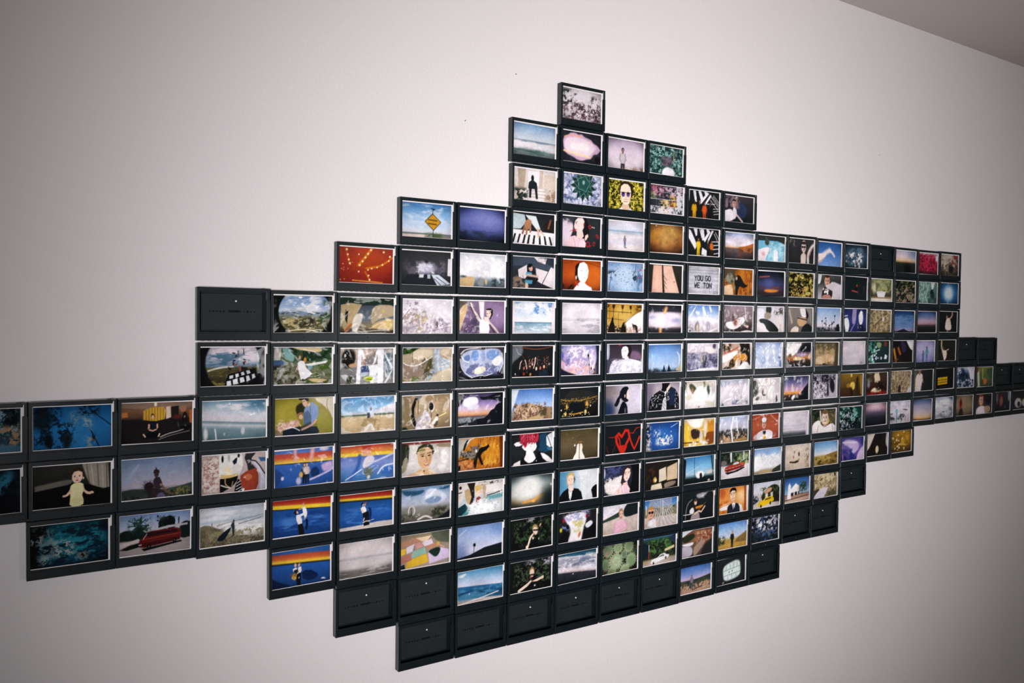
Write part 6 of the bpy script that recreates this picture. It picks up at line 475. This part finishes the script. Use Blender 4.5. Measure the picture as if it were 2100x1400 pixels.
10,15|white church tower under deep blue sky|g 0 2c5894 .4 5c88bc .65 98b0cc .68 6c5c54 .72 a4806c 1 c4a490;p f0e8ea .01 .14,.88 .18,.3 .22,.2 .27,.3 .28,.75 .3,.88;p f2ecec .01 .28,.45 .46,.24 .62,.4 .62,.55 .28,.6;p e0c0b4 .01 .52,.35 .62,.42 .62,.55 .52,.52;p 342c28 .01 .28,.62 .6,.58 .6,.7 .3,.75;p e8e0dc .005 .38,.58 .42,.58 .42,.74 .38,.74;p e8e0dc .005 .52,.56 .55,.56 .55,.7 .52,.7;m 34402c 9 .4 .06 .6 .22 .88 .6;l 3c3428 .03 .72,.5 .72,.72;l 4c4030 .03 0,.9 1,.78;b d8b8a4 .04 .0,.97 1,.88
10,16|white hand against dry yellow rock|g 0 b8a480 .5 a89470 1 7c6c54;m 7c6448 8 .52 .06 0 0 1 .7;m d8c8a0 9 .55 .06 0 0 1 .7;p 4c4438 .03 .0,.7 .3,.55 .2,1 0,1;p dcd0dc .02 .02,1 .15,.78 .36,.6 .54,.52 .62,.6 .58,.75 .45,1;p b8a090 .02 .45,.55 .6,.52 .6,.62 .5,.6;b 6c4834 .04 .28,.35 .36,.55;b 54402c .04 .32,.25 .38,.2;e .9 .1 .05 .07 0 2c2420 .02;m 54543c 6 .5 .08 .6 .65 1 1
11,7|blue sea meeting a pale shore|d -.12 0 4c90b8 .3 a4bcdc .48 c8cce0 .5 c4c8dc .52 2c6c98 .7 1f5078 .88 2c5c74 .92 ccc4c0 1 b89c90;m 4c88ac 8 .56 .07 0 .55 1 .9 4;p ecEcee .03 .0,.12 .1,.08 .22,.06 .1,.2;b e8e4e4 .03 0,1 .4,.94 .9,.8;e .26 .72 .02 .03 0 c8d8e4 .01|.3
11,8|child in sunglasses leaning on folded arms|g 0 1c2420 1 181c1e;m 4c5c44 16 .57 .05 .1 .1 1 .8;m c8c0d0 7 .45 .06 .4 .02 .6 .2;m c0b8c8 7 .45 .06 .68 .0 .98 .22;m 0f1614 7 .55 .08 0 .1 1 1;e .53 .38 .1 .14 0 8c7448 .02;e .53 .44 .085 .13 0 e8c8b0 .01;l 201a1c .05 .46,.5 .59,.5;e .5 .58 .05 .02 0 a84c4c;l f0d4c0 .09 .22,.95 .42,.8 .5,.72;l ecccb8 .08 .54,.75 .78,.64;e .79 .64 .04 .05 0 ecccb8;p 1a1c20 .01 .4,.88 .52,.72 .7,.75 .7,.95 .4,1;e .6 .86 .03 .03 0 d0ccd0 .01
11,9|white wave foam over dark sand|d -.14 0 204c60 .12 2c5c70 .16 c8c4d0 .3 9ca0ac .45 b8b4c0 .6 dcd0d4 .66 b8acb0 .7 34383e 1 22282e;m e4dee6 8 .5 .07 0 .12 1 .6 3;m 6c748c 9 .55 .07 0 .2 1 .5 3;e .4 .72 .02 .02 0 d8c8c4 .01;n 12 .1
11,10|cluster of pale green succulents|g 0 26321f 1 232a20;m 56684a 9 .5 .07 0 0 1 1;k .18 .2 16 .24 .05 72886a b4c4a4;k .45 .14 16 .22 .05 84966f c4d0b0;k .75 .16 16 .24 .05 80926c c0ccac;k .62 .4 14 .16 .04 6c8062 a8b894;k .12 .65 14 .22 .05 687e5e a4b490;k .82 .64 18 .26 .06 80966f c4d0b0;k .4 .6 20 .32 .055 8ca07a d0dcbc;k .4 .6 12 .18 .04 a0b08c dce4c8 .2;k .28 .95 14 .2 .05 86986e c8d4ac;k .64 .96 16 .24 .05 96a47c d4dcb8;e .5 .34 .03 .04 0 5c3c30 .02;m a8746c 10 .66 .05 0 .1 .3 .9;v .35
11,11|white vintage car by a striped pole|g 0 4c74a8 .1 2c4838 .5 2c4030 .75 3c4030 .82 a49878 .88 b4a8a0 1 c4b4ac;m 1c281c 8 .5 .07 0 .15 1 .75;m 5c8448 9 .56 .06 .2 .1 .85 .6;p 1c2a34 .02 0,.15 .2,.2 .18,.7 0,.75;l d8d4d4 .02 .2,.25 .2,.5;l c04848 .025 .2,.5 .2,.75;p d8c090 .01 .66,.5 .95,.4 .95,.5 .68,.58;p 2a3c54 .02 .85,.05 1,.0 1,.3 .86,.3;p ecE8e8 .01 .26,.88 .28,.8 .46,.76 .54,.66 .66,.64 .72,.7 .8,.72 .78,.82 .34,.96 .26,.94;p 6c7478 .01 .48,.76 .55,.69 .64,.68 .66,.74;e .34 .94 .035 .05 0 26241f;e .7 .82 .035 .05 0 26241f;b c8a868 .05 .02,.9 .2,.88
11,12|winding road past dry red brush|g 0 6c4c3c .4 7c5c48 1 4c403c;p d8dce4 .02 0,.0 .4,.0 .25,.08 .02,.25;p 2c3424 .02 .0,.26 .4,.1 .45,.3 .1,.5;m 9c6c48 8 .5 .06 .4 .05 1 .55;m c8a890 10 .58 .05 .5 .1 1 .5;m 7c3428 9 .58 .05 .5 .1 1 .7;p e0e0e8 .02 .02,.5 .2,.48 .42,.45 .35,.6 .1,.58;p b4acb8 .03 .0,.58 .35,.58 .38,.95 .1,1 0,1;p a48878 .03 .38,.65 .7,.4 .8,.5 .5,.95 .4,.98;p 2a2c2c .04 .75,.6 1,.4 1,1 .6,1
11,13|person in black in a golden field|g 0 5c8cd0 .3 98b8e0 .55 c8d0e0 .62 c0b48c .66 b89850 1 b08c40;p 8c6c3c .03 .6,.7 .85,.5 1,.4 1,1 .6,1;m 34402c 8 .42 .06 .0 .5 .25 .85;p c89c44 .02 .0,.85 .4,.78 1,.82 1,1 0,1;w .5 .34 .66 1f2024 1c1c20 c89478 9c7c4c;n 10 .06
11,14|white flowers over dark blue leaves|g 0 34405c 1 22303c;m 4c6488 8 .52 .06 .2 .0 1 1;m 161e26 7 .54 .06 0 0 1 1;s d8d4d8 14 .04 .07 .0 .02 1 .4;m c8c4d0 9 .62 .05 0 0 1 .6;v .3
12,12|hiker on a desert trail|g 0 3c68ac .3 7c94cc .45 b4a8cc .5 c0a8bc .53 4c4c50 .6 6c6048 .75 b08c78 1 b48c7c;p 34403c .02 0,.6 .3,.54 .6,.5 1,.42 1,.65 0,.72;m 4c4c30 9 .52 .06 0 .55 1 .85;m c8a080 10 .56 .06 0 .65 1 1;w .38 .34 .54 8c7c8c 3c4860 a07c6c 5c4434;b 4c3c38 .03 .4,.9 .7,.82
12,13|glowing lattice window in the dark|g 0 1f2628 1 1c2224;p d4e4e0 .05 .24,.32 .42,.2 .8,.1 .84,.5 .82,.75 .6,.85 .28,.88 .24,.6;l 7c9490 .025 .26,.48 .82,.38;l 7c9490 .025 .25,.68 .82,.6;l 8ca4a0 .03 .35,.3 .35,.46;l 8ca4a0 .03 .48,.26 .48,.44;l 8ca4a0 .03 .6,.22 .6,.42;l 8ca4a0 .03 .72,.18 .72,.38;l 8ca4a0 .03 .4,.7 .4,.86;l 8ca4a0 .03 .54,.66 .54,.84;l 8ca4a0 .03 .68,.64 .68,.8;e .45 .55 .02 .03 0 2c3434;e .55 .52 .02 .03 0 2c3434;e .25 .92 .06 .05 -30 7c7874 .02
"""
# ==== PAINT END ====

# ---------------------------------------------------------------- the cartridges (one of each part, then copies)
W, H, D = 0.1214, 0.0891, 0.0150                                # one film cartridge: width, height, depth
PX, PZ = 0.124, 0.0918                                          # pitch of the hanging grid
WL, WR, WT, WB = -W/2+.0046, W/2-.0074, H/2-.0064, -H/2+.0150   # window in the bezel
def me_tray():
    bm = bmesh.new(); t = .0013
    add_box(bm, -W/2+.0004, W/2-.0004, -.0014, 0, -H/2+.0004, H/2-.0004)
    add_box(bm, -W/2, -W/2+t, -D+.0015, -.0002, -H/2, H/2); add_box(bm, W/2-t, W/2, -D+.0015, -.0002, -H/2, WT-.017); add_box(bm, W/2-t-.0006, W/2-.0008, -D+.0015, -.0002, WT-.017, H/2-.003)
    add_box(bm, -W/2+t, W/2-t, -D+.0015, -.0002, H/2-t, H/2); add_box(bm, -W/2+t, W/2-t, -D+.0015, -.0002, -H/2, -H/2+t)
    for k in range(11):                                          # small ribs under the lower edge
        x = -W/2 + .008 + k*.0105; add_box(bm, x, x+.0045, -D+.003, -.004, -H/2-.0005, -H/2+.0002)
    return mesh_from(bm, 'tray', M_PLASTIC)
def me_bezel():
    bm = bmesh.new()
    xs = [-W/2, WL, WR, WR+.0026, W/2-.0007, W/2]; zs = [-H/2, WB, WT-.0165, WT-.0135, WT, WT+.0040, H/2]
    def on(i, j):
        if i == 1 and 1 <= j <= 3: return False
        if i == 2 and 3 <= j <= 4: return False                  # the notch at the upper right of the window
        if i == 4 and j >= 3: return False                       # the right rim steps in beside the notch
        return True
    grid_solid(bm, xs, zs, on, -D, -D+.0016); bevel_sharp(bm, .0003)
    return mesh_from(bm, 'bezel', M_PLASTIC)
def me_flap():
    bm = bmesh.new(); add_box(bm, -W/2+.0012, W/2-.0018, -D-.0007, -D, -H/2+.0008, WB-.0022); bevel_sharp(bm, .0003)
    return mesh_from(bm, 'flap', M_PLASTIC)
def disc(r, y0, y1, n=12):
    bm = bmesh.new(); a = [bm.verts.new((r*math.cos(6.2832*k/n), y0, r*math.sin(6.2832*k/n))) for k in range(n)]; b = [bm.verts.new((.7*r*math.cos(6.2832*k/n), y1, .7*r*math.sin(6.2832*k/n))) for k in range(n)]
    bm.faces.new(b[::-1] if y1 < y0 else b)
    for k in range(n): bm.faces.new((a[k], a[(k+1) % n], b[(k+1) % n], b[k]))
    bmesh.ops.recalc_face_normals(bm, faces=bm.faces); return bm
ME = {'tray': me_tray(), 'bezel': me_bezel(), 'flap': me_flap(), 'dimple': mesh_from(disc(.0016, 0, -.0005), 'dimple', M_PLASTIC)}
bm = bmesh.new(); add_box(bm, -.0035, .0035, -.011, -.003, 0, .0011); bevel_sharp(bm, .0004); ME['catch'] = mesh_from(bm, 'catch', M_PLASTIC)
bm = bmesh.new(); add_box(bm, WL-.002, WR+.002, -(D-.0053), -.0014, WB-.004, WT+.003); ME['pressure_plate'] = mesh_from(bm, 'pressure_plate', M_INNER)
bm = bmesh.new()
add_box(bm, WL+.003, WR-.003, -.0045, -.0014, WB+.003, WT-.003); bevel_sharp(bm, .0006); ME['inner_plate'] = mesh_from(bm, 'inner_plate', M_INNER)
bm = bmesh.new(); add_box(bm, -.0095, .0095, -.0051, -.0045, -.0017, .0017); bevel_sharp(bm, .0003); ME['slot_bar'] = mesh_from(bm, 'slot_bar', M_SLOT)
bm = bmesh.new(); rn = random.Random(3)
for k in range(14):
    x = -.038 + k*.0057
    if abs(x) < .011: continue
    s = .0009 + .0009*rn.random(); add_box(bm, x-s, x+s, -.0049, -.0045, -s, s)
ME['moulded_mark'] = mesh_from(bm, 'moulded_mark', M_SLOT)
ME['pin'] = mesh_from(disc(.0017, 0, -.0012, 14), 'pin', M_PIN)

ROWS = {0:(9,9),1:(8,11),2:(8,13),3:(6,21),4:(5,21),5:(3,21),6:(3,23),7:(0,25),8:(0,25),9:(1,19),10:(4,17),11:(5,16),12:(6,14)}
OFF = {  # fitted to image coordinates, taking up lens barrel distortion and uneven hanging: how far each cartridge sits off the regular grid, in mm (right, up)
0:"-4.9,2.1",
1:"-5.0,2.4 -2.9,2.8 -1.5,2.8 -1.3,2.8",
2:"-2.5,1.2 0.2,4.0 2.4,3.7 3.4,3.7 3.0,3.1 4.0,2.9",
3:"-7.2,0.3 -6.4,0.7 -3.9,1.5 -0.8,3.6 2.4,2.9 4.0,3.6 4.5,3.5 7.1,2.3 5.2,2.9 3.3,3.4 1.4,1.5 -0.5,1.2 -2.4,-0.9 -4.3,-1.6 -6.2,-2.2 -8.1,-0.4",
4:"-8.3,-0.5 -7.3,0.2 -4.9,0.2 -3.3,0.8 1.4,1.2 2.6,1.8 4.2,3.0 6.7,2.5 6.6,3.9 7.3,3.5 5.4,3.7 3.5,2.4 1.6,2.1 -0.3,0.7 -2.2,0.0 -4.1,-0.6 -6.0,0.9",
5:"-2.0,1.7 -3.9,-0.2 -5.8,-1.6 -4.9,-1.9 -4.4,-1.4 -2.4,-1.3 1.5,-2.4 3.0,-0.2 4.1,0.4 7.4,1.9 8.0,2.3 6.1,2.6 4.2,2.6 2.3,3.6 0.4,3.7 -1.5,2.3 -3.4,1.6 -5.3,1.0 -7.2,2.5",
6:"-1.5,0.8 -3.4,-1.1 -5.3,-3.3 -4.0,-4.1 -4.3,-3.4 -1.8,-2.0 0.7,-1.8 4.3,-0.4 5.8,-1.1 6.9,-0.7 5.0,-0.1 3.0,-0.1 1.1,0.2 -0.9,0.7 -2.8,1.8 -4.7,3.0 -6.7,3.2 -8.6,2.6 -10.5,4.1 -12.4,4.2 -14.3,3.0",
7:"6.8,4.0 4.9,4.2 3.0,4.2 1.1,1.6 -0.8,0.3 -2.7,-2.2 -4.6,-3.9 -5.2,-4.7 -2.0,-1.6 0.6,-2.8 2.8,-1.7 3.6,-0.5 1.6,-0.4 -0.5,-1.0 -2.6,-0.5 -4.7,1.8 -6.9,2.3 -9.1,1.2 -11.3,1.8 -13.4,3.1 -15.6,4.2 -17.6,5.5 -19.7,5.8 -21.7,4.6 -23.6,6.0 -25.5,6.7",
8:"5.5,5.2 4.6,5.8 2.7,5.8 0.8,2.4 -1.1,1.9 -3.0,-0.6 -3.6,-2.5 -3.2,-3.4 -0.1,-4.0 2.3,-3.6 5.2,-1.9 3.3,-2.3 1.3,-1.8 -0.8,-2.1 -2.9,-2.4 -5.1,-2.1 -7.2,-1.0 -9.4,-0.1 -11.6,3.4 -13.7,4.0 -15.8,4.0 -17.9,5.4 -20.0,6.3 -22.0,6.2 -23.9,7.6 -25.8,8.3",
9:"1.6,7.4 -0.3,7.4 -2.2,4.0 -3.6,3.5 -4.3,1.0 -3.7,-0.9 -2.4,-1.8 0.5,-2.4 2.2,-2.9 1.9,-2.8 3.8,-3.1 3.8,-2.1 8.4,-1.1 7.7,-1.0 6.5,-1.2 4.6,-1.4 2.7,1.5 0.8,4.9 -1.1,5.6",
10:"-4.3,5.1 -4.2,2.6 -3.6,0.7 -3.2,-0.2 0.2,-0.8 0.9,-1.3 1.1,-1.2 2.2,-1.5 3.8,-0.5 4.8,0.5 7.5,0.6 7.9,0.4 7.4,0.2 5.5,3.1",
11:"-5.4,4.2 -3.5,2.3 -1.6,1.4 0.9,0.8 0.8,0.3 1.4,0.4 -0.1,0.1 2.6,1.1 4.6,2.1 5.0,2.2 4.9,2.0 3.0,1.8",
12:"-2.1,3.9 -0.9,3.0 -0.9,2.4 -1.5,1.9 0.1,2.0 1.7,1.7 -0.2,2.7 2.2,3.7 0.3,3.8",
}
EMPTY = {(3,18):'in the top row, between the petals and pink sunset photos', (5,3):'at the left end of its row, beside the round seashore photo',
 (6,22):'just right of the dancer with arms flung up', (6,23):'at the far right end of the row, outermost of two',
 (7,24):'just right of the orange round shape photo', (7,25):'at the right picture edge above the white round shape photo',
 (10,17):'right of the white hand and rock photo', (11,5):'below the bleached beach photo', (11,6):'below the patchwork quilt photo',
 (11,15):'below the white church photo', (11,16):'below the white hand and rock photo', (12,6):'at the bottom left corner, lowest of all',
 (12,7):'directly below the blue sea and shore photo', (12,8):'below the child leaning on folded arms', (12,9):'below the white wave foam photo',
 (12,10):'below the cluster of succulents photo', (12,11):'below the white vintage car photo', (12,14):'below the dark blue leaves photo'}
PICS = {}
for ln in SPEC.strip().split('\n'):
    a = ln.split('|'); PICS[tuple(int(t) for t in a[0].split(','))] = a[1:]

def tag(o, label, cat, group):
    o['label'] = label; o['category'] = cat; o['group'] = group
def to_lin(c):
    return np.where(c <= .04045, c/12.92, ((c+.055)/1.055)**2.4)
FPX = 1680.7
def print_mesh(r, c, pos, spec, seed):
    """One instant print: a slightly curled sheet with its picture in vertex colours, white margins, back and edges."""
    rs = np.random.RandomState(seed); dist = (Vector(pos) - cam.matrix_world.translation); depth = dist.dot(fwd)
    pxm = FPX / depth; sec = dist.length / max(.2, dist.y)              # pixels per metre, obliqueness
    nx = int(np.clip((WR-WL) * pxm / max(1, .9*sec) / 1.15, 30, 150)); nz = int(np.clip((WT-WB) * pxm / 1.15, 40, 90))
    x0, x1, z0, z1 = WL-.0028, WR+.0045, WB-.006, WT+.0046               # the sheet reaches under the bezel
    jx, jz, ja = rs.normal(0, .0004), rs.normal(0, .0004), rs.normal(0, .006)
    pl, pr, pb, pt = WL+.0011+jx, WR-.0016+jx, WB+.0011+jz, WT-.0016+jz # picture area
    gx = np.concatenate([[x0, (x0+pl)/2, pl-.00012], np.linspace(pl, pr, nx), [pr+.00012, (pr+x1)/2, x1]]); gz = np.concatenate([[z0, (z0+pb)/2, pb-.00012], np.linspace(pb, pt, nz), [pt+.00012, (pt+z1)/2, z1]])
    X, Z = np.meshgrid(gx, gz, indexing='xy'); n, m = X.shape
    p = Pic(nx, nz, r*31 + c*7); im = p.run(spec[1]); im = im[::-1]      # v runs downwards
    im = np.clip(im * (1 + rs.normal(0, .018, im.shape[:2]))[..., None], 0, 1)
    col = np.empty((n, m, 4)); col[..., 3] = 1; col[..., :3] = to_lin(np.array([.93, .905, .905])); col[3:-3, 3:-3, :3] = to_lin(im)
    # curl: gentle dish for all, waves for the ones that have gone wavy
    amp = float(spec[2]) if len(spec) > 2 else .0
    a = (X-x0)/(x1-x0); b = (Z-z0)/(z1-z0)
    Y = -(D-.0043) + .0006*rs.normal()*(a-.5)**2*4 + .0005*rs.normal()*(b-.5)**2*4
    if amp > 0:
        q = seed*1.7; wv = fbm(a*3.4 + q, b*2.3 + q*.3, 3) - .5
        Y = Y - .0009 + amp*.0034*wv*np.minimum(1, 6*np.minimum(np.minimum(a, 1-a), np.minimum(b, 1-b)))
    Y = np.clip(Y, -(D-.0019), -(D-.0048))
    cx, cz = (x0+x1)/2, (z0+z1)/2; ca, sa = math.cos(ja), math.sin(ja)
    Xr = cx + (X-cx)*ca - (Z-cz)*sa; Zr = cz + (X-cx)*sa + (Z-cz)*ca
    V = np.stack([Xr, Y, Zr], -1).reshape(-1, 3); k = n*m
    idx = np.arange(k).reshape(n, m)
    F = np.stack([idx[:-1, :-1], idx[:-1, 1:], idx[1:, 1:], idx[1:, :-1]], -1).reshape(-1, 4)
    rim = np.concatenate([idx[0, :], idx[1:, -1], idx[-1, -2::-1], idx[-2:0:-1, 0]]); L = len(rim)
    Vb = V[rim].copy(); Vb[:, 1] = V[:, 1].max() + .0003; V = np.concatenate([V, Vb]); ib = k + np.arange(L)
    S = np.stack([rim, ib, np.roll(ib, -1), np.roll(rim, -1)], -1)
    me = bpy.data.meshes.new('instant_print'); nf = len(F) + len(S)
    me.vertices.add(len(V)); me.vertices.foreach_set('co', V.astype(np.float32).ravel())
    loops = np.concatenate([F.ravel(), S.ravel(), ib]).astype(np.int32)
    me.loops.add(len(loops)); me.loops.foreach_set('vertex_index', loops)
    me.polygons.add(nf+1); st = np.concatenate([np.arange(nf)*4, [nf*4]]).astype(np.int32)
    me.polygons.foreach_set('loop_start', st)
    sm = np.ones(nf+1, bool); sm[len(F):] = False
    me.update(calc_edges=True); me.polygons.foreach_set('use_smooth', sm)
    at = me.attributes.new('print', 'FLOAT_COLOR', 'POINT'); cc = np.concatenate([col.reshape(-1, 4), np.tile(np.append(to_lin(np.array([.86, .84, .83])), 1), (L, 1))])
    at.data.foreach_set('color', cc.astype(np.float32).ravel()); me.materials.append(M_PRINT); me.validate()
    return me
G1, G2 = 'black film cartridges hung on the wall', 'instant photos in the cartridges'
for r, (ca_, cb_) in ROWS.items():
    offs = [tuple(float(t) for t in q.split(',')) for q in OFF[r].split()]
    for c in range(ca_, cb_+1):
        ox, oz = offs[c - ca_]; rs = random.Random(r*100 + c)
        pos = (c*PX + ox/1000 + W/2, 0, WALL_Z - r*PZ + oz/1000 - H/2)
        e = bpy.data.objects.new('film_cartridge', None); C.objects.link(e); e.location = pos; e.rotation_euler = (0, rs.gauss(0, .0022), 0); e.empty_display_size = .02
        parts = [('tray', (0, 0, 0)), ('bezel', (0, 0, 0)), ('flap', (0, 0, 0)), ('dimple', (-.002, -D-.0007, -H/2+.0078)), ('catch', (W/2-.011, 0, H/2-.0004))]
        if (r, c) in EMPTY:
            parts += [('inner_plate', (0, 0, 0)), ('slot_bar', (.002, 0, .005)), ('moulded_mark', (0, 0, .0045)), ('pin', (.004 + rs.gauss(0, .0012), -.0045, .022 + rs.gauss(0, .001)))]
            if rs.random() < .12: parts.pop()
            tag(e, 'empty black film cartridge ' + EMPTY[(r, c)], 'film cartridge', G1)
        else:
            parts += [('pressure_plate', (0, 0, 0))]
            tag(e, 'black film cartridge holding ' + PICS[(r, c)][0], 'film cartridge', G1)
        for nm, loc in parts:
            o = link(nm, ME[nm], e, loc)
            if nm == 'pin': o['label'] = 'small white pin head'
            if nm == 'moulded_mark': o['kind'] = 'stuff'
        if (r, c) in PICS:
            pr = link('instant_photo', print_mesh(r, c, pos, PICS[(r, c)], r*37 + c*11 + 5)); pr.location = pos; pr.rotation_euler = e.rotation_euler
            tag(pr, 'instant photo of ' + PICS[(r, c)][0], 'photo', G2)

# ---------------------------------------------------------------- bare nails left in the wall
for x, z, rr, lb in ((1.0035, 2.0233, 0.0011, 'tiny grey nail in the white wall above the topmost cartridge'), (0.8838, 1.9104, 0.0011, 'tiny grey nail in the white wall left of the pale surf photo'), (2.2795, 2.0081, 0.0007, 'faint tiny nail in the wall towards the ceiling, above the right end'), ):
    bm = disc(rr, -.0005, -.0030, 10); n = link('nail', mesh_from(bm, 'nail', M_NAIL), None, (x, 0, z))
    bm2 = bmesh.new(); add_box(bm2, -rr*.4, rr*.4, -.0008, .004, -rr*.4, rr*.4); link('shank', mesh_from(bm2, 'shank', M_NAIL), n)
    tag(n, lb, 'nail', 'bare nails in the wall')
